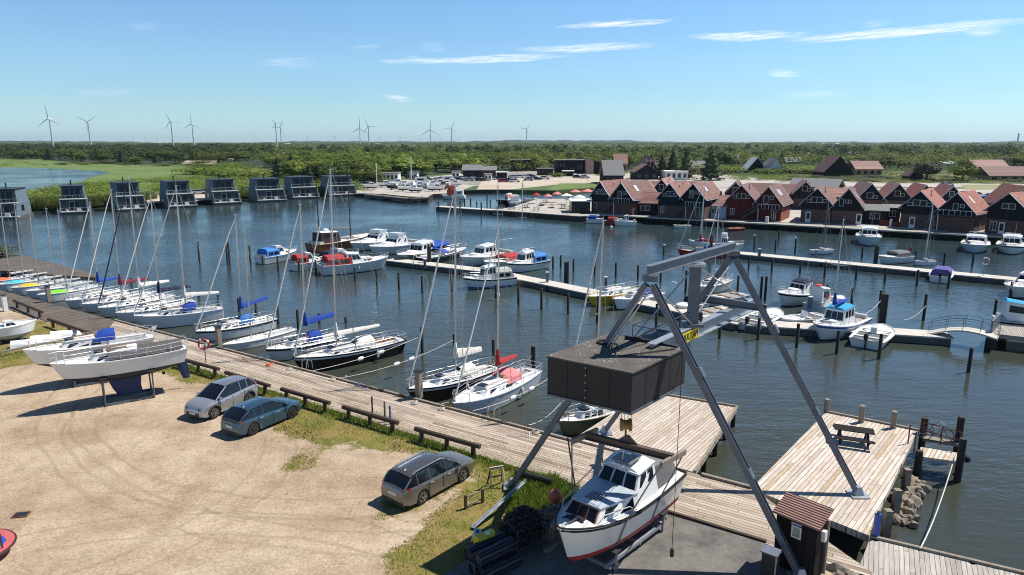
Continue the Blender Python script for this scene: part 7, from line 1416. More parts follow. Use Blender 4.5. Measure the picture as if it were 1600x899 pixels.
for i, (x, y, a, la) in enumerate([(702,286,10,'white camper van in the far harbour car park, left of the club house'),(660,288,5,'white panel van parked between the boats ashore'),(576,283,0,'white van beside the dark harbour hut')]):
    p = P(x, y); t = thing('camper_van', la, 'van', p, math.radians(a)); mk('body', MB().loft([[(x_,-1.0,.35),(x_,-1.0,z*.6),(x_,-.9,z),(x_,.9,z),(x_,1.0,z*.6),(x_,1.0,.35)] for x_, z in ((-2.8,2.6),(1.4,2.7),(1.9,2.0),(2.7,1.2))]), whitep, t)
    mk('windscreen', MB().hexa([(1.5,-.85,2.0),(2.35,-.85,1.5),(2.35,.85,1.5),(1.5,.85,2.0)], [(1.5,-.85,2.5),(2.0,-.85,2.0),(2.0,.85,2.0),(1.5,.85,2.5)]), glass, t); mk('window', MB().box(-1.8,.6,-1.02,-.99,1.5,2.1), glass, t)
    for x_ in (-1.8, 1.8):
        for s in (-1, 1): mk('wheel', MB().lathe([(.05,-.1),(.36,-.1),(.36,.1),(.05,.1)], c=(x_,s*.95,.36), ax='y', n=12), tyre, t)
for i, (x0, x1, y, h, m_, la) in enumerate([(757,768,283,2.6,whw,'small white caravan shaped hut among the parked cars, left of the brown shed'),(776,792,279,2.6,blk,'low black hut with a pale flat roof right of the brown shed'),(706,718,279,2.8,whw,'small pale hut behind the boats ashore, left of the club house'),(880,896,276,2.4,blk,'low black shelter right of the round dark bush'),(640,652,281,2.8,whw,'small white hut behind the tall flagpole')]):
    block('small_hut', la, x0, x1, y, h, 5, m_, whw if i % 2 else roofg, 2, zr=h)
fars([(795,284,'black',15),(804,285,'white',15),(786,285,'red',10),(826,282.5,'silver',160),(838,281.5,'black',15),(851,280.5,'white',10),(902,278.5,'black',5),(914,279,'silver',8)], 'on the grey gravel before the apartments', 'cars on the gravel before the apartments')
# ================================================================ YARD THINGS
def barrier(label, p, q, z=.62, m=oldlog, nposts=3):
    a, b = P(*p, z), P(*q, z); c = (a+b)/2; a2, b2 = a-c, b-c; t = thing('log_barrier', label, 'barrier', (c.x, c.y, 0), 0, 'log barriers along the boardwalk'); Z = Vector((0,0,z))
    mk('log', MB().tube([a2+Z, b2+Z], [.14,.125], 10), m, t, smooth=True)
    for i in range(nposts): f = (.1, .5, .9)[i] if nposts == 3 else (.15, .85)[i]; w = lerp(a2, b2, f); mk('post', MB().lathe([(.13,-.1),(.12,z-.1)], c=(w.x, w.y, 0), n=8), m, t, smooth=True)
for i, (p, q) in enumerate([((278,560),(342,577)),((353,582),(421,603)),((440,608),(515,630)),((536,636),(622,661)),((649,670),(750,698)),((76,499),(142,521)),((22,470),(66,488))]):
    barrier(f'brown log barrier on posts, {["nearest the boats ashore","behind the silver car","behind the blue hatchback","beside the short sign posts","behind the estate car, nearest the crane","between the old boardwalk and the white dinghies","at the far left by the old boardwalk"][i]}', p, q)
barrier('short charred log barrier lying low beside the near left crane foot', (806,738), (862,752), .35, blackp, 2)
def post(name, label, p, h, r, m, cat='post', square=False, cap=None, group=None):
    w = P(*p); t = thing(name, label, cat, (w.x, w.y, 0), bang, group); mk('shaft', MB().box(-r,r,-r,r,0,h) if square else MB().lathe([(r,0),(r,h)], n=10), m, t, smooth=not square)
    if cap: mk('cap', MB().box(-r*1.35,r*1.35,-r*1.35,r*1.35,h,h+.06), cap, t)
    return t
post('sign_post', 'thin dark post behind the log barrier, left of the three', (582,645), 1.0, .05, oldlog); post('sign_post', 'short pale post behind the log barrier, middle of the three', (602,660), 1.25, .06, timber); post('sign_post', 'short blue tipped post behind the log barrier, right of the three', (610,663), 1.1, .05, bluep)
def pedestal(label, p, h=1.5, m=timber): return post('power_pedestal', label, p, h, .17, m, 'pedestal', True, blackp, 'timber power pedestals on the boardwalk')
pedestal('weathered timber power pedestal with a dark top, before the bundled mainsail boat', (655,622), 1.75)
pedestal('timber power pedestal at the bow of the navy striped boat near the life ring', (343,542), 1.6); pedestal('grey timber power pedestal on the old boardwalk beside the green covered keelboat', (77,472), 1.6); pedestal('white topped box pedestal at the left end of the old boardwalk', (9,486), 1.5, whitep)
def lifering(label, p, h, r=.36, post_m=galv, col=redp):
    w = P(*p[:2], p[2] if len(p) > 2 else 0); t = thing('life_ring_stand', label, 'life ring', w, 0); mk('post', MB().tube([(0,0,0),(0,0,h)], .035, 6), post_m, t); o_ = ringmb(r, .075, 18, (0,-.09,h-.1), 'y'); rg = mk('life_ring', o_, col, t, smooth=True)
    for a in range(4): an_ = a*math.pi/2+.6; c = Vector((math.cos(an_)*r, -.09, h-.1+math.sin(an_)*r)); mk('white_band', MB().ball(c, .1, .1, .1), whitep, rg)
lifering('red life ring on a grey post at the boardwalk edge near the boats ashore', (322,568), 1.55); lifering('pale life ring on a tall thin post on the far pier', (1536,431,-.45), 1.9, .42, galv, mat('faded_orange', (.5,.3,.25), .6))
post('utility_box', 'small grey service box on the middle pier beside the fishing boat', (1465-0,522), .1, .05, galv) if False else None
for x, y, la in [(855,441,'slim grey power column on the middle pier, left of the thick black pile'),(946,449,'slim grey power column on the middle pier, right of the thick black pile'),(664,419,'slim grey power column on the middle pier near the dark hulled boat'),(1265,482,'slim grey power column on the middle pier beside the fishing boat'),(1186,402,'slim grey power column on the far pier, left one'),(1275,403,'slim grey power column on the far pier, right one')]:
    w = P(x, y, -.45); t = thing('power_column', la, 'power column', w, 0, 'power columns on the floating piers'); mk('column', MB().box(-.16,.16,-.16,.16,0,1.1), galv, t); mk('cap', MB().box(-.19,.19,-.19,.19,1.1,1.2), whitep, t)
for x, y, la in [(1048,458,'white curved pier lamp beside the crane frame'),(646,414,'white curved pier lamp on the middle pier left of the dark hull')]:
    w = P(x, y, -.45); t = thing('pier_lamp', la, 'lamp', w, 0); mk('stand', MB().tube([(0,0,0),(0,0,1.0),(.12,0,1.25),(.35,0,1.3),(.45,0,1.1)], .06, 6), whitep, t, smooth=True); mk('lamp_head', MB().ball((.45,0,1.05), .12), whitep, t)
for i, (x, y, c) in enumerate([(452,577,rope),(520,594,rope),(560,602,bluep),(648,630,rope),(690,640,rope),(838,676,rope),(320,541,rope),(240,514,rope),(420,571,orangem)]):
    w = P(x, y, .05); rr = random.Random(i); t = tag(mk('rope_coil', MB().tube([(.22*math.cos(q*.7)*(1-.02*q), .22*math.sin(q*.7)*(1-.02*q), .02+.004*q) for q in range(26)]+[(.3+.12*q, .2*math.sin(q*.9+i), .02) for q in range(8)], .022, 4), c, loc=w), f'coiled mooring rope lying on the boardwalk edge, {ordn(sorted([452,520,560,648,690,838,320,240,420]).index(x)+1)} from left', 'rope', 'rope coils on the boardwalk'); t.rotation_euler = (0,0,rr.random()*6)
# landing ladders and cleats
def ladder(label, p):
    w = P(*p); t = thing('ladder', label, 'ladder', (w.x, w.y, .03), bang, 'swimming ladders on the boardwalk edge'); 
    for s in (-.22, .22): mk('rail', MB().tube([(s,.35,-1.6),(s,.3,.05),(s,.28,.6),(s,.05,.75),(s,-.2,.6),(s,-.25,.0)], .025, 6), alu, t, smooth=True)
    m = MB()
    for i in range(5): m.tube([(-.22,.35,-1.5+.35*i),(.22,.35,-1.5+.35*i)], .02, 5)
    mk('rung', m, alu, t)
ladder('looped steel ladder on the boardwalk edge under the bow of the large black boat', (481,578)); ladder('looped steel ladder on the boardwalk edge right of the faded red sprayhood boat', (772,654))
for i, (x, y) in enumerate([(507,585),(596,611),(629,620),(736,645),(825,668),(700,637)]):
    w = P(x, y, .05); t = thing('mooring_ring', f'rusty mooring cleat on the boardwalk edge, {ordn(i+1)} from the left', 'cleat', w, bang, 'mooring cleats on the boardwalk edge') if False else thing('mooring_cleat', f'small dark mooring cleat on the boardwalk edge, {ordn(sorted([507,596,629,700,736,825]).index(x)+1)} from the left', 'cleat', w, bang, 'mooring cleats on the boardwalk edge'); mk('base', MB().box(-.14,.14,-.06,.06,0,.05), rust, t); mk('horn', MB().tube([(-.24,0,.14),(0,0,.12),(.24,0,.14)], .03, 5).box(-.06,.06,-.03,.03,.05,.12), rust, t)
t = thing('thin_pole', 'thin dark leaning pole at the land edge of the boardwalk, left of the cabin boat', 'pole', P(899,763), 0); q = Py(887,684,P(899,763).y+.3)-t.location; mk('shaft', MB().tube([(0,0,0), q], .04, 6), blackp, t); mk('foot', MB().box(-.15,.15,-.15,.15,0,.04), blackp, t)
# picnic table
pp = P(1332,692); t = thing('picnic_table', 'dark weathered picnic table with benches on the crane deck', 'picnic table', (pp.x, pp.y, .04), math.radians(-22)); pm_ = board_mat('weathered_grey_brown', (.025,.02,.018), w=.145)
mk('table_top', MB().box(-.95,.95,-.38,.38,.70,.745), pm_, t)
for s in (-1, 1): mk('bench', MB().box(-.95,.95,s*.78-.14,s*.78+.14,.42,.46), pm_, t)
for x in (-.65, .65):
    mk('leg', MB().bar((x,-.72,.0),(x,-.2,.7), .045, .12, up=(1,0,0)).bar((x,.72,.0),(x,.2,.7), .045, .12, up=(1,0,0)), dkwood, t); mk('cross_bar', MB().bar((x+.05,-.9,.38),(x+.05,.9,.38), .045, .11), dkwood, t)
# A-frame trestle, small posts, steel profile, pallet and heaps near the left foot
t = thing('trestle', 'pale timber A shaped sign trestle standing on the grass by the crane foot', 'trestle', P(776,760), math.radians(20)); 
mk('leg', MB().bar((-.35,-.3,0),(-.28,0,.95), .05), timber, t); mk('leg', MB().bar((.35,-.3,0),(.28,0,.95), .05), mat('pale_timber', (.5,.45,.33), .8), t); mk('leg', MB().bar((-.35,.35,0),(-.28,0,.95), .05), dkwood, t); mk('leg', MB().bar((.35,.35,0),(.28,0,.95), .05), timber, t); mk('rail', MB().bar((-.32,0,.95),(.32,0,.95), .07), mat('pale_timber', (.5,.45,.33), .8), t); mk('rail', MB().bar((-.32,.2,.4),(.32,.2,.4), .05), dkwood, t)
t = thing('low_frame', 'low dark post and rail frame in the grass between the estate car and the trestle', 'frame', P(741,790), math.radians(38)); 
for x in (-.45, .45): mk('post', MB().bar((x,0,0),(x,0,.62), .1), oldlog, t)
mk('rail', MB().bar((-.45,0,.55),(.45,0,.55), .05).bar((-.45,0,.15),(.45,0,.15), .05), timber, t)
a, b = P(738,824,.12), P(818,752,.9); t = thing('steel_profile', 'long galvanised steel profile leaning from the grass against the near left crane foot', 'steel profile', (a.x, a.y, 0)); d_ = b-a; mk('profile', MB().bar(Vector((0,0,.1)), Vector((d_.x,d_.y,.85)), .2, .03).bar(Vector((.1,.08,.15)), Vector((d_.x+.1,d_.y+.08,.9)), .03, .14), galvl, t)
def heap(name, label, cat, p, rx, ry, rz_h, m, n, sz, seed, frame=None, flat=.5):
    r = random.Random(seed); t = thing(name, label, cat, P(*p), math.radians(35)); mb = MB(); mb.ball((0,0,rz_h*.42), rx*.8, ry*.8, rz_h*.5, 10, 7, .15, r)
    for i in range(n):
        th = math.acos(r.uniform(-.2, 1)); a = r.random()*6.28; c = Vector((rx*math.sin(th)*math.cos(a), ry*math.sin(th)*math.sin(a), max(.04, rz_h*.5+rz_h*.5*math.cos(th)))); u = Vector((r.gauss(0,1), r.gauss(0,1), r.gauss(0,.6))).normalized(); mb.bar(c-u*sz, c+u*sz, sz*.7, sz*flat*r.uniform(.4,1), up=(r.random(), r.random(), .3))
    mk('bundle', mb, m, t); 
    if frame: mk('wire_cage', frame, galv, t)
    return t
cg = MB()
for s in (-1, 1):
    for q in (-1, 1): cg.bar((s*.62,q*.55,0),(s*.62,q*.55,1.05), .03)
for z in (.3,.65,1.05):
    for a_, b_ in (((-.62,-.55),(.62,-.55)),((.62,-.55),(.62,.55)),((.62,.55),(-.62,.55)),((-.62,.55),(-.62,-.55))): cg.bar((*a_,z),(*b_,z), .022)
heap('net_pile', 'big heap of black nets and rubber in a wire cage beside the cabin boat bow', 'net pile', (816,852), .78, .66, 1.45, mat('black_netting', (.02,.02,.021), .75, var=.6, scale=8, bump=.6), 260, .16, 4, cg)
heap('sack_pile', 'heap of grey brown sacks and rope on a pallet box between the nets and the boat', 'sack pile', (860,828), .62, .5, .95, mat('sackcloth', (.3,.24,.19), .9, var=.4, scale=7, bump=.5), 70, .15, 5)
t = thing('crate', 'grey timber crate under the sack heap beside the cabin boat', 'crate', P(862,838), math.radians(40)); mk('body', MB().box(-.5,.5,-.4,.4,0,.62), board_mat('grey_crate_boards', (.2,.17,.15), w=.16), t); mk('rim', MB().box(-.53,.53,-.43,-.38,.55,.66).box(-.53,.53,.38,.43,.55,.66), timber, t)
t = thing('timber_beam', 'pale squared timber beam leaning on the pile beside the cabin boat', 'timber', P(850,812)); a, b = P(862,822,.9)-t.location, P(905,775,.9)-t.location; mk('beam', MB().bar(a, b, .16, .16), timber, t)
t = thing('timber_beam', 'long flat timber lying on the asphalt left of the cabin boat bow', 'timber', P(850,860)); a, b = P(852,862,.1)-t.location, P(885,836,.1)-t.location; mk('beam', MB().bar(a, b, .22, .1), timber, t)
w = P(868,776,.7); t = tag(mk('buoy', MB().ball((0,0,0), .3, .3, .33, 12, 8).lathe([(.05,.3),(.05,.42)], n=8), mat('faded_red_buoy', (.6,.14,.09), .5), smooth=True, loc=w), 'faded red round buoy on top of the timber beside the cabin boat', 'buoy')
heap('float_stack', 'stack of black ribbed rubber floats bound together at the lower left of the asphalt', 'float stack', (770,887), .1, .1, .1, blackp, 2, .05, 6)
ft_ = bpy.data.objects['float_stack'] if 'float_stack' in bpy.data.objects else None
for ch in list(ft_.children): bpy.data.objects.remove(ch)
ft_.rotation_euler = (0,0,math.radians(40)); fm_ = mat('ribbed_rubber', (.022,.028,.04), .5, var=.4)
for j, (y, z) in enumerate([(-.45,.26),(.15,.28),(-.15,.74),(.4,.68)]):
    m = MB()
    for i in range(12): an_ = i*math.pi/6; m.bar((-.85,y+.24*math.cos(an_),z+.24*math.sin(an_)),(.85,y+.24*math.cos(an_),z+.24*math.sin(an_)), .1, .06, up=(0,math.cos(an_),math.sin(an_)))
    m.lathe([(.05,-.8),(.2,-.8),(.2,.8),(.05,.8)], c=(0,y,z), ax='x', n=10); mk('float', m, fm_, ft_)
t = thing('steel_stand', 'small grey steel stand in front of the ribbed floats', 'stand', P(745,895), math.radians(40)); 
for x in (-.25, .25):
    for y in (-.2, .2): mk('leg', MB().bar((x,y,0),(x,y,.5), .05), galv, t)
mk('top', MB().box(-.28,.28,-.23,.23,.5,.54), galv, t)
t = thing('canister', 'yellow plastic canister on the scrap at the grass edge', 'canister', P(757,858,.42), .6); t.scale = (1.5,)*3; mk('body', MB().loft([[(x,-w_,z),(x,w_,z),(x,w_*.8,z+.4),(x,-w_*.8,z+.4)] for x, w_, z in ((-.26,.12,.05),(-.2,.17,0),(.2,.17,0),(.26,.12,.05))]), yellowp, t); mk('lid', MB().lathe([(.07,.38),(.07,.46)], c=(.1,0,0), n=8), whitep, t)
t = thing('canister', 'white plastic canister tipped beside the yellow one', 'canister', P(745,848,.2), 1.4); t.scale = (1.4,)*3; mk('body', MB().loft([[(x,-w_,z),(x,w_,z),(x,w_*.8,z+.28),(x,-w_*.8,z+.28)] for x, w_, z in ((-.2,.1,.03),(-.15,.13,0),(.15,.13,0),(.2,.1,.03))]), whitep, t); mk('lid', MB().lathe([(.05,.27),(.05,.33)], c=(.08,0,0), n=8), bluep, t)
heap('scrap_pile', 'low pile of dark scrap under the canisters at the grass edge', 'scrap pile', (752,862), .5, .4, .45, rust, 40, .14, 8)
# white dinghies and rail at left, drain, roundabout
for i, (p, a_) in enumerate([((46,541),-25),((76,533),-25),((106,526),-25)]):
    w = P(*p); t = thing('upturned_dinghy', f'white upturned dinghy on the grass, {["left","middle","right"][i]} of the three behind the boats ashore', 'dinghy', (w.x, w.y, 0), math.radians(a_+50), 'upturned white dinghies'); hb, sh, pt = hull(t, 2.3, 1.2, .12, whitep, whitep, 'motor', draft=.42, stern=.0); 
    for ch in t.children: ch.rotation_euler = (math.pi, 0, 0); ch.location = (0, 0, .14)
a, b = P(-10,553,.35), P(132,524,.35); t = thing('timber_rail', 'long low timber rail in front of the upturned dinghies', 'rail', (a.x, a.y, 0)); d_ = b-a; mk('rail', MB().bar(Vector((0,0,.35)), Vector((d_.x,d_.y,.35)), .12, .16).bar(Vector((.2,.9,.3)), Vector((d_.x+.2,d_.y+.9,.3)), .1, .12), timber, t)
for f in (.05,.35,.65,.95): mk('post', MB().box(d_.x*f-.07,d_.x*f+.07,d_.y*f-.07,d_.y*f+.07,0,.3), oldlog, t)
a, b = P(-30,521,1.0), P(58,508,1.0); t = thing('boat_ashore', 'white sports boat standing on the grass at the left edge, beside the old boardwalk', 'boat', ((a.x+b.x)/2, (a.y+b.y)/2, .6), math.atan2(b.y-a.y, b.x-a.x)); Lq = (b-a).length; hb, sh, pt = hull(t, Lq, 2.2, .75, white, grey_g, 'sail', draft=.5); trunk_cabin(t, -.1*Lq, .2*Lq, .6, .4, .75, .35, white, nwin=2, name='cabin'); mk('support', MB().box(-.25*Lq,-.2*Lq,-.6,.6,-.6,-.1).box(.15*Lq,.2*Lq,-.6,.6,-.6,-.1), galv, t)
w = P(33,805); t = thing('drain_cover', 'small dark square drain cover in the sand at lower left', 'drain', (w.x, w.y, .012), .2); mk('frame', MB().box(-.3,.3,-.22,.22,-.03,.02), rust, t); mk('grate', MB().box(-.25,.25,-.17,.17,.02,.03), blackp, t)
w = P(-41,857,.4); t = thing('roundabout', 'playground roundabout with red rim, blue deck panels and brown handrails cut by the left edge', 'roundabout', (w.x, w.y, 0)); mk('hub', MB().lathe([(.18,0),(.18,.35)], n=10), rust, t)
mk('rim', MB().lathe([(.95,.33),(1.28,.33),(1.28,.42),(.95,.42)], n=36), mat('faded_red_paint', (.55,.12,.12), .5), t); mk('edge_ring', ringmb(1.3, .05, 36, (0,0,.38), 'z'), mat('maroon_paint', (.07,.02,.02), .5), t)
for i in range(6): a_ = i*math.pi/3; mk('deck_panel', MB().hexa([(.12*math.cos(a_+.5),.12*math.sin(a_+.5),.36),(.96*math.cos(a_+.04),.96*math.sin(a_+.04),.36),(1.02*math.cos(a_+.52),1.02*math.sin(a_+.52),.36),(.96*math.cos(a_+1.0),.96*math.sin(a_+1.0),.36)], [(.12*math.cos(a_+.5),.12*math.sin(a_+.5),.43),(.96*math.cos(a_+.04),.96*math.sin(a_+.04),.43),(1.02*math.cos(a_+.52),1.02*math.sin(a_+.52),.43),(.96*math.cos(a_+1.0),.96*math.sin(a_+1.0),.43)]), bluep, t)
for i in range(3): a_ = i*2.094; u = Vector((math.cos(a_), math.sin(a_), 0)); mk('handrail', MB().tube([u*1.1+Vector((0,0,.4)), u*1.08+Vector((0,0,1.0)), u*.9+Vector((0,0,1.08)), u*.45+Vector((0,0,1.08)), u*.35+Vector((0,0,.4))], .028, 6), mat('maroon_paint', (.07,.02,.02), .5), t, smooth=True)
# ================================================================ MOORING PILES
def pile(p0, top, r, label, group, m=pilem, zb=WZ):
    b = P(p0[0], p0[1], zb); h = Py(top[0], top[1], b.y).z; t = tag(mk('mooring_pile', MB().lathe([(r,-2.6),(r,h-.03),(r*.8,h)], n=10), m, smooth=True, loc=(b.x, b.y, 0)), label, 'mooring pile', group); return t, b, h
def piles(lst, where, r=.13):
    lst = sorted(lst)
    for i, (xb, yb, yt) in enumerate(lst): pile((xb, yb), (xb, yt), r, f'dark round mooring pile, {ordn(i+1)} from the left {where}', 'mooring piles '+where)
piles([(205.5,446,434),(311,466,456),(341,472,461),(374,487,466),(400.5,490,470),(435,506,477),(466.5,517,484),(499,505,490),(540.5,505,496),(660,551,511),(710,542,522),(771,556,531)], 'in the row behind the boats at the boardwalk')
pile((833,580), (832,541), .17, 'tall thick dark mooring pile at the stern of the faded red sprayhood boat', None)
piles([(312,411,378),(356,415,382),(359,412,379),(391.5,411,384)], 'in the open water left of the middle pier')
piles([(411,416,400),(435,425,401),(468,428,407),(494,429,407),(555,440,419),(589,445,420),(623.5,453,426),(660,458,431),(706,461,434),(775,469,445),(810,478,447),(846,484,451),(887.5,491,459),(933,506,463),(1025,513,475),(1077,530,500),(1124,529,503),(1184,531,497),(1244.5,543,506),(1307,553,517),(1373,561,522),(1513,582,544)], 'in the row south of the middle pier')
piles([(864,421,401),(876,419,399),(896,425,405),(929,430,409),(962,434,411),(996.5,436,415),(1032,442,419),(1071,457,423),(1152,459,431),(1292,461,445),(1330,478,450),(1374,481,454),(1442.5,501,460),(1554,491,469)], 'in the row north of the middle pier')
piles([(1205.5,427,404),(1249.5,430,407),(1288,434,412),(1337,437,415),(1382,442,419),(1432,447,422),(1481,451,427),(1578,466,440),(1134,418,402),(1169.5,421,400),(1068,414,403)], 'in the row south of the far pier')
piles([(1037,398,385),(1178,391,370),(1216.5,377,359),(1211,394,375),(1242,397,374),(1313,400,384),(1346.5,404,385),(1430,410,392),(1474.5,415,395),(1519,416,397)], 'in the row north of the far pier')
piles([(685,330,315),(719,333,315),(752,336,316),(761,322,302),(726,322,310),(735.5,322,310),(745,323,315),(766,323,312)], 'around the breakwater jetty', .16)
for (xb, yb, yt, r, la) in [(885,437,409,.3,'very thick black pile standing through the middle pier left of the yellow boat'),(1379,497,459,.32,'very thick black pile standing through the middle pier beside the camera facing outboard boat'),(1368,409,384,.28,'thick black pile standing through the far pier beside the red flag boat'),(671,411,385,.28,'thick black pile on the middle pier beside the dark hulled sailing boat'),(1110,399,367,.26,'thick black pile on the far pier seen over the crane top beam'),(1188,470,432,.14,'left leg of the leaning black twin piles between the piers'),(1195,470,432,.14,'right leg of the leaning black twin piles between the piers'),(1555,533,512,.3,'thick dark pile under the landing stage by the footbridge')]:
    pile((xb, yb), (xb, yt), r, la, None, pilem, WZ if 'pier' not in la or 'between' in la else -.6)
for i, (x, yb, yt) in enumerate([(1291,645,624),(1345,661,634),(1395,670,643)]): b = P(x, yb, 0); h = Py(x, yt, b.y).z; tag(mk('deck_post', MB().lathe([(.15,-2.4),(.15,h)], n=10), timber, smooth=True, loc=(b.x, b.y, 0)), f'grey timber post, {ordn(i+1)} from the left along the far edge of the crane deck', 'deck post', 'posts at the far edge of the crane deck')
for i, (x, yb, yt) in enumerate([(1417,745,733),(1400,790,765),(1384,832,797)]): b = P(x, yb, -.5); h = Py(x, yt, b.y).z; tag(mk('quay_pile', MB().box(-.14,.14,-.14,.14,-2.4,h), timber, loc=(b.x, b.y, 0)), f'square timber quay pile among the rocks, {["farthest","middle","nearest"][i]} of three', 'quay pile', 'square piles among the rocks')
w = P(1368,840,0); h = Py(1368,803,w.y).z; t = thing('blue_post', 'bright blue post at the corner of the near walkway', 'post', (w.x, w.y, 0)); mk('shaft', MB().box(-.1,.1,-.08,.08,0,h), bluep, t); mk('cap', MB().lathe([(.06,h),(.06,h+.1),(.02,h+.14)], n=8), galv, t)
r_ = random.Random(12)
rp_ = [P(1420,750,-.9),P(1405,785,-.9),P(1395,810,-.9),P(1372,862,-.6),P(1306,905,-.1)]
rocks = []
for i in range(34):
    f = r_.random()*2.0; a = int(f); q = lerp(rp_[a], rp_[a+1], f-a)+Vector((r_.uniform(-.2,.75), r_.uniform(-.4,.4), 0)); rocks.append((q, r_.uniform(.16,.4)))
rocks += [(Vector((12.0,22.6,.1)), .5),(Vector((12.4,22.3,0)), .4)]
rb = bpy.data.meshes.new('rock')
vars_ = []
for v in range(5): mb = MB().ball((0,0,0), 1, .8, .6, 9, 6, .22, r_); o_ = mk('boulder', mb, stone); vars_.append(o_.data); bpy.data.objects.remove(o_)
for i, (q, s) in enumerate(rocks):
    o_ = bpy.data.objects.new('boulder', vars_[i % 5]); COL.objects.link(o_); o_.location = (q.x, q.y, WZ+s*.3+(.7 if i > 33 else 0)*1.2); o_.scale = (s, s, s*1.1); o_.rotation_euler = (r_.random(), r_.random(), r_.random()*6); tag(o_, 'brown grey rock in the riprap against the crane deck' if i < 34 else ('larger' if i == 34 else 'smaller')+' pale rock at the end of the boardwalk beside the hut', 'rock', 'riprap rocks by the crane deck' if i < 34 else 'pale rocks by the hut')
# small platform with bicycle at the deck corner
pc = P(1432,712); t = thing('side_platform', 'small plank platform with rails and dark corner piles beside the crane deck', 'platform', (0,0,0)); c4 = [P(1436,713,-.1),P(1500,722,-.1),P(1497,690,-.1),P(1442,680,-.1)]
mk('deck', MB().hexa([c4[0]+Vector((0,0,-.15)), c4[1]+Vector((0,0,-.15)), lerp(c4[1],c4[2],.42)+Vector((0,0,-.15)), lerp(c4[0],c4[3],.42)+Vector((0,0,-.15))], [c4[0], c4[1], lerp(c4[1],c4[2],.42), lerp(c4[0],c4[3],.42)]), plank2, t)
mk('deck', MB().hexa([lerp(c4[0],c4[3],.85)+Vector((0,0,-.15)), lerp(c4[1],c4[2],.85)+Vector((0,0,-.15)), c4[2]+Vector((0,0,-.15)), c4[3]+Vector((0,0,-.15))], [lerp(c4[0],c4[3],.85), lerp(c4[1],c4[2],.85), c4[2], c4[3]]), timber, t)
for q, h in ((c4[0],.2),(c4[1],1.15),(lerp(c4[1],c4[2],1.0),1.3),(c4[3],.9)): mk('pile', MB().lathe([(.17,-2.6),(.17,h)], c=(q.x, q.y, 0), n=10), pilem, t, smooth=True)
m = MB()
for z in (.55, 1.0): m.tube([lerp(c4[0],c4[3],.75)+Vector((0,0,z)), lerp(c4[1],c4[2],.55)+Vector((0,0,z))], .03, 5)
for f in (0, .5, 1): q = lerp(lerp(c4[0],c4[3],.75), lerp(c4[1],c4[2],.55), f); m.tube([q, q+Vector((0,0,1.0))], .03, 5)
mk('railing', m, rust, t); q = c4[0]; mk('post', MB().tube([q+Vector((-.1,.3,0)), q+Vector((-.1,.3,1.2))], .035, 5).tube([q+Vector((.1,1.2,0)), q+Vector((.1,1.2,1.2))], .035, 5), rust, t)
w = P(1510,717,-.35); tag(mk('buoy', MB().ball((0,0,0), .2, .2, .2, 12, 8), fabric['navy'], smooth=True, loc=w), 'dark blue ball fender hanging at the corner of the side platform', 'fender')
w = P(1462,684,.1); t = thing('bicycle', 'old grey bicycle leaning on the side platform rail', 'bicycle', (w.x, w.y, -.08), math.radians(-15))
for x in (-.52, .52): wl = mk('wheel', ringmb(.33, .022, 20, (x,0,.34), 'y'), tyre, t, smooth=True); mk('spoke', MB().tube([(x-.32,0,.34),(x+.32,0,.34)], .006, 4).tube([(x,0,.02),(x,0,.66)], .006, 4).tube([(x-.23,0,.11),(x+.23,0,.57)], .006, 4), steel, wl)
mk('frame', MB().tube([(-.52,0,.34),(-.1,0,.3),(.32,0,.75),(-.2,0,.78),(-.52,0,.34)], .02, 5).tube([(-.1,0,.3),(-.24,0,.92)], .02, 5).tube([(.52,0,.34),(.32,0,.75),(.28,0,1.0)], .02, 5), galv, t); mk('saddle', MB().box(-.36,-.12,-.07,.07,.9,.96), blackp, t); mk('handlebar', MB().tube([(.2,-.28,1.02),(.3,0,1.02),(.2,.28,1.02)], .015, 5), steel, t)
# ropes
def rope_(label, a, b, sag=.25, r=.022, floats=(), m=rope):
    a, b = Vector(a), Vector(b); ps = [lerp(a, b, i/8)+Vector((0,0,-sag*4*(i/8)*(1-i/8))) for i in range(9)]; t = thing('mooring_line', label, 'mooring line', tuple(a)); mk('rope', MB().tube([p-a for p in ps], r, 5), m, t)
    for f in floats: c = lerp(a, b, f)-a+Vector((0,0,-sag*4*f*(1-f))); d = (b-a).normalized(); o_ = MB().loft([[c+d*u+Vector((0,.0,0))+q for q in [Vector((0,math.cos(k*math.pi/4)*w_,math.sin(k*math.pi/4)*w_)) for k in range(8)]] for u, w_ in ((-.32,.04),(-.22,.14),(0,.17),(.22,.14),(.32,.04))]); mk('float', o_, whitep, t, smooth=True)
rope_('mooring line with two white floats along the large black boat', P(487,580,.1), P(652,528,-.2), .25, floats=(.42,.62)); rope_('mooring line with two white floats left of the bundled mainsail boat', P(540,593,.1), P(656,528,.2), .3, floats=(.45,.66)) if False else rope_('mooring line with two white floats crossing the open water to the bundled mainsail boat', P(538,590,.1), P(708,532,.3), .35, floats=(.44,.58))
rope_('mooring line with two white floats under the faded red sprayhood boat', P(735,643,.1), P(860,590,.1), .3, floats=(.5,.74)); rope_('pale mooring line from the boardwalk towards the boat behind the crane housing', P(822,665,.1), P(876,630,.2), .3); rope_('mooring line from the tall thick pile to the faded red sprayhood boat', P(832,556,.9), P(800,577,.0), .15)
rope_('long pale rope from the side platform pile down to the near walkway', P(1491,716,.1), P(1438,857,.1), .55, .03)
rope_('mooring line across the water to the pile south of the middle pier', P(1413,500,-.3), P(1447,478,.4), .3, .025); rope_('mooring line between the arched bridge and the pile', P(1352,490,-.2), P(1376,470,.2), .2, .025)
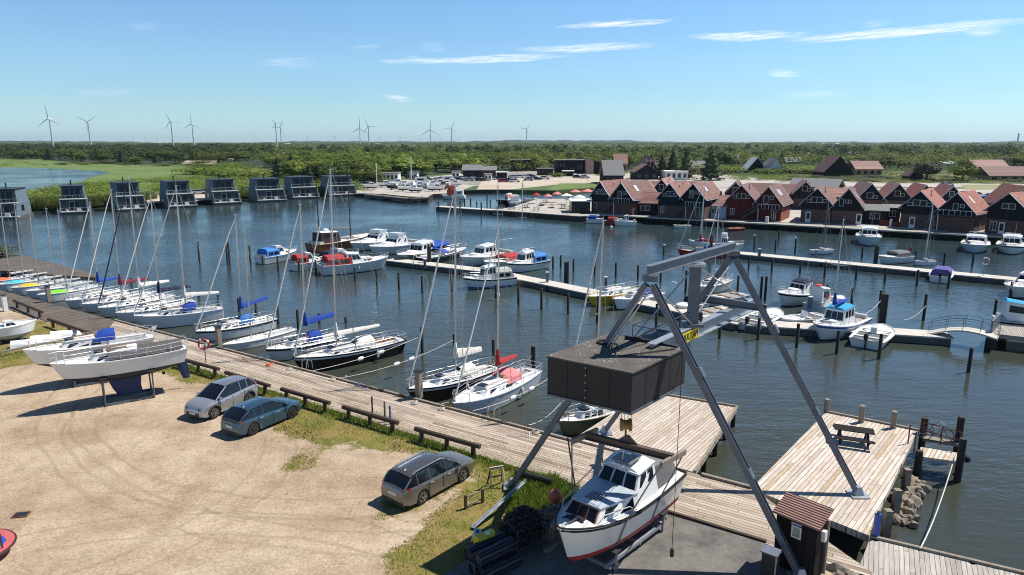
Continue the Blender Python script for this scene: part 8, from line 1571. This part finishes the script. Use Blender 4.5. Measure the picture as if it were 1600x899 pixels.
w = P(777,461,WZ+.1); tag(mk('buoy', MB().ball((0,0,0), .3, .3, .28, 12, 8), whitep, smooth=True, loc=w), 'white ball buoy floating by the wheelhouse boat south of the middle pier', 'buoy'); w = P(955,380,WZ+.1); tag(mk('buoy', MB().ball((0,0,0), .3, .3, .28, 10, 6), whitep, smooth=True, loc=P(955,355,WZ+.1)), 'tiny white buoy in the open water before the houses\' quay', 'buoy')
# gulls on piles
def gull(label, p, zt): 
    t = thing('gull', label, 'gull', (p.x, p.y, zt), R.random()*6, 'gulls sitting on piles'); rings = [[(x, math.cos(k*math.pi/4)*w_, z+math.sin(k*math.pi/4)*h_) for k in range(8)] for x, w_, h_, z in ((-.26,.01,.01,.16),(-.14,.06,.05,.16),(0,.1,.1,.16),(.12,.09,.09,.19),(.18,.05,.05,.26),(.22,.055,.055,.33),(.28,.04,.04,.34),(.34,.01,.01,.33))]; mk('body', MB().loft(rings), whitep, t, smooth=True); mk('wing', MB().loft([[(x, y, .2+dz) for y, dz in ((-.11,0),(0,.1),(.11,0),(0,.03))] for x in (-.28,.06)]), mat('gull_grey', (.3,.32,.34), .7), t); mk('leg', MB().tube([(0,-.03,0),(0,-.03,.08)], .01, 4).tube([(0,.03,0),(0,.03,.08)], .01, 4), orangem, t)
for x, yb, yt, la in [(1037,398,385,'gull on the pile just left of the crane top beam'),(1178,391,370,'gull on the pile north of the far pier, right of the motor yacht'),(1242,397,374,'gull on a pile north of the far pier, left of the tan masted dayboat'),(1288,434,412,'gull on a pile south of the far pier')]: b = P(x, yb, WZ); gull(la, b, Py(x, yt, b.y).z)
# flagpoles, flags, parasols
def flagpole(label, p, yt, r=.06, fl=None): b = P(*p); h = Py(p[0], yt, b.y).z; t = thing('flagpole', label, 'flagpole', b, 0); mk('pole', MB().tube([(0,0,0),(0,0,h)], [r*1.4,r], 8), whitep, t); mk('knob', MB().ball((0,0,h), r*2), whitep, t); return t, b, h
flagpole('tall white flagpole with a bracket beside the harbour hut, right one', (643,288), 247, .14); flagpole('white flagpole beside the harbour hut, left one', (589,291), 257, .14); flagpole('thin white flagpole before the left end of the red roofed houses', (917,300), 272, .08)
for i, (x, y) in enumerate([(1008,252),(1014,252),(1020,251.5)]):
    t, b, h = flagpole(f'flagpole with a red and white flag, {ordn(i+1)} of three in front of the conifers', (x+1, 278), y-4, .07); f = mk('flag', MB().panel([(0,0,h-1.6),(1.9,.3,h-1.8),(1.9,.3,h-.4),(0,0,h-.2)], 0, 1, 0, 1, .02), fabric['red'], t); mk('white_cross', MB().panel([(0,0,h-1.6),(1.9,.3,h-1.8),(1.9,.3,h-.4),(0,0,h-.2)], .3, .42, 0, 1, .035, .03).panel([(0,0,h-1.6),(1.9,.3,h-1.8),(1.9,.3,h-.4),(0,0,h-.2)], 0, 1, .42, .58, .03, .03), whitep, f)
b = P(1567,312); h = Py(1567,285,b.y).z; t = thing('flagpole', 'flagpole with a green and white banner behind the last quay house', 'flagpole', b, 0); mk('pole', MB().tube([(0,0,0),(0,0,h)], .05, 6), whitep, t); f = mk('flag', MB().hexa([(0,-.02,h-1.5),(-2.0,-.2,h-2.1),(-2.0,-.17,h-2.1),(0,.01,h-1.5)], [(0,-.02,h),(-1.7,-.2,h-.7),(-1.7,-.17,h-.7),(0,.01,h)]), mat('green_banner', (.05,.2,.15), .8), t); mk('emblem', MB().hexa([(-.5,-.1,h-1.5),(-1.3,-.16,h-1.75),(-1.3,-.2,h-1.75),(-.5,-.12,h-1.5)], [(-.5,-.1,h-.5),(-1.2,-.16,h-.75),(-1.2,-.2,h-.75),(-.5,-.12,h-.5)]), whitep, f)
for i, (x, y, c, sc) in enumerate([(838,318,'red',.9),(797,320,'pink',.8),(870,316,'pink',1),(899,312,'pink',1.2),(856,320,'pink',.9),(918,311,'pink',1.4),(885,319,'white',1.2),(905,322,'white',1.3)]):
    w = P(x, y); t = thing('parasol', f'{c} open parasol on the terrace, {ordn(sorted([838,797,870,899,856,918,885,905]).index(x)+1)} from the left', 'parasol', w, 0, 'parasols on the terrace'); mk('pole', MB().tube([(0,0,0),(0,0,2.5)], .03, 5), timber, t); mk('canopy', MB().lathe([(1.3*sc,2.1),(.8*sc,2.4),(.05,2.75),(.05,2.7),(.8*sc,2.35),(1.28*sc,2.05)], n=8), fabric[c], t)
for i, (x, y) in enumerate([(783,326),(800,327),(822,325),(845,322),(862,325),(880,326),(893,328),(838,330) ,(905,330),(852,317)]):
    w = P(x, y); t = thing('cafe_table', f'small dark table with benches on the terrace, {ordn(sorted([783,800,822,845,862,880,893,838,905,852]).index(x)+1)} from the left', 'table', w, math.radians(i*25), 'tables on the terrace'); mk('table_top', MB().box(-.8,.8,-.35,.35,.72,.76), dkwood, t)
    for s in (-1, 1): mk('bench', MB().box(-.8,.8,s*.7-.13,s*.7+.13,.42,.46), dkwood, t); mk('leg', MB().box(s*.55-.05,s*.55+.05,-.7,.7,0,.1).box(s*.55-.05,s*.55+.05,-.05,.05,.1,.72), dkwood, t)
# glazed pavilion at the left end of the quay row, far jetty fence, quay details
block('cafe_pavilion', 'low glazed cafe pavilion with a white flat roof at the end of the terrace', 893, 922, 333, 2.6, 6, hbg, whw, 4, zr=2.6)
a, b = P(600,304.5), P(676,301); 
pier('far_jetty', 'weathered timber jetty in front of the far boat park', [P(575,304),P(640,310.5),P(668,309.5)], 3.0, top=.1, thick=.5, m=plank_old)
t = thing('planter_wall', 'dark red low wall with white gate posts in front of the planted balcony house', 'wall', HQ0, 0); o_ = Vector((HQ0.x, HQ0.y, 0)); a, b = P(1374,353)-o_, P(1470,360)-o_; mk('wall', MB().bar(a+Vector((0,0,.5)), b+Vector((0,0,.5)), .2, 1.0), rdb, t); q = lerp(a, b, .18); mk('gate_post', MB().box(q.x-.2,q.x+.2,q.y-.25,q.y-.05,0,1.35), whitep, t)
for i, (x, y) in enumerate([(1198,349),(935,332.5),(1033,339.5)]): w = P(x, y); t = thing('electric_box', f'white service cabinet on the houses\' quay, {ordn(sorted([1198,935,1033]).index(x)+1)} from the left', 'cabinet', w, hqa, 'white cabinets on the houses\' quay'); mk('body', MB().box(-.3,.3,-.2,.2,0,1.3), whitep, t); mk('door', MB().box(-.25,.25,-.215,-.2,.1,1.2), grm, t)

HAZE = 4.5e-5
# ================================================================ FAR HILLS AND HAZE
rh = random.Random(9)
def ridge(name, d, hgt, seed, m, x0=-1.1, x1=1.1):
    r = random.Random(seed); ph = [r.random()*6.28 for _ in range(9)]; mb = MB(); n = 260; fr, bk = [], []
    for i in range(n+1):
        a = x0+(x1-x0)*i/n; h = hgt*(.55+.25*math.sin(a*7+ph[0])+.18*math.sin(a*17+ph[1])+.10*math.sin(a*43+ph[2])+.10*math.sin(a*97+ph[3])+r.uniform(-.09, .09)); h = max(h, 1.0)
        fr.append((a*d, d, h)); bk.append((a*d*1.1, d*1.1, h*.2)); 
    vs = [(x, y-400, -2) for x, y, z in fr]+[(x, y, z) for x, y, z in fr]+bk; k = n+1; fs = []
    for i in range(n): fs += [(i, i+1, k+i+1, k+i), (k+i, k+i+1, 2*k+i+1, 2*k+i)]
    mb.add(vs, fs); o = mk(name, mb, m, smooth=True); o['kind'] = 'structure'; return o
ridge('far_hills', 5200, 27, 4, noisy('far_wooded_hills', [(.3, (.02,.035,.014)), (.6, (.04,.06,.02)), (.75, (.09,.11,.05))], .004, .02))
ridge('far_hills', 8500, 36, 8, MC.get('x') or bpy.data.materials['far_wooded_hills'])
hz = MB().box(-11000, 11000, -260, 13800, -6, 120); ho = mk('haze', hz, None); ho['kind'] = 'stuff'; ho['label'] = 'thin bluish summer haze over the far woods and wind turbines'; ho['category'] = 'haze'
hm_ = bpy.data.materials.new('haze_volume'); hm_.use_nodes = True; ht = hm_.node_tree; ht.nodes.clear(); out = ht.nodes.new('ShaderNodeOutputMaterial'); pv = ht.nodes.new('ShaderNodeVolumePrincipled')
pv.inputs['Color'].default_value = (.62, .8, 1.0, 1); pv.inputs['Density'].default_value = HAZE; pv.inputs['Anisotropy'].default_value = .2; ht.links.new(pv.outputs[0], out.inputs['Volume']); ho.data.materials.append(hm_)
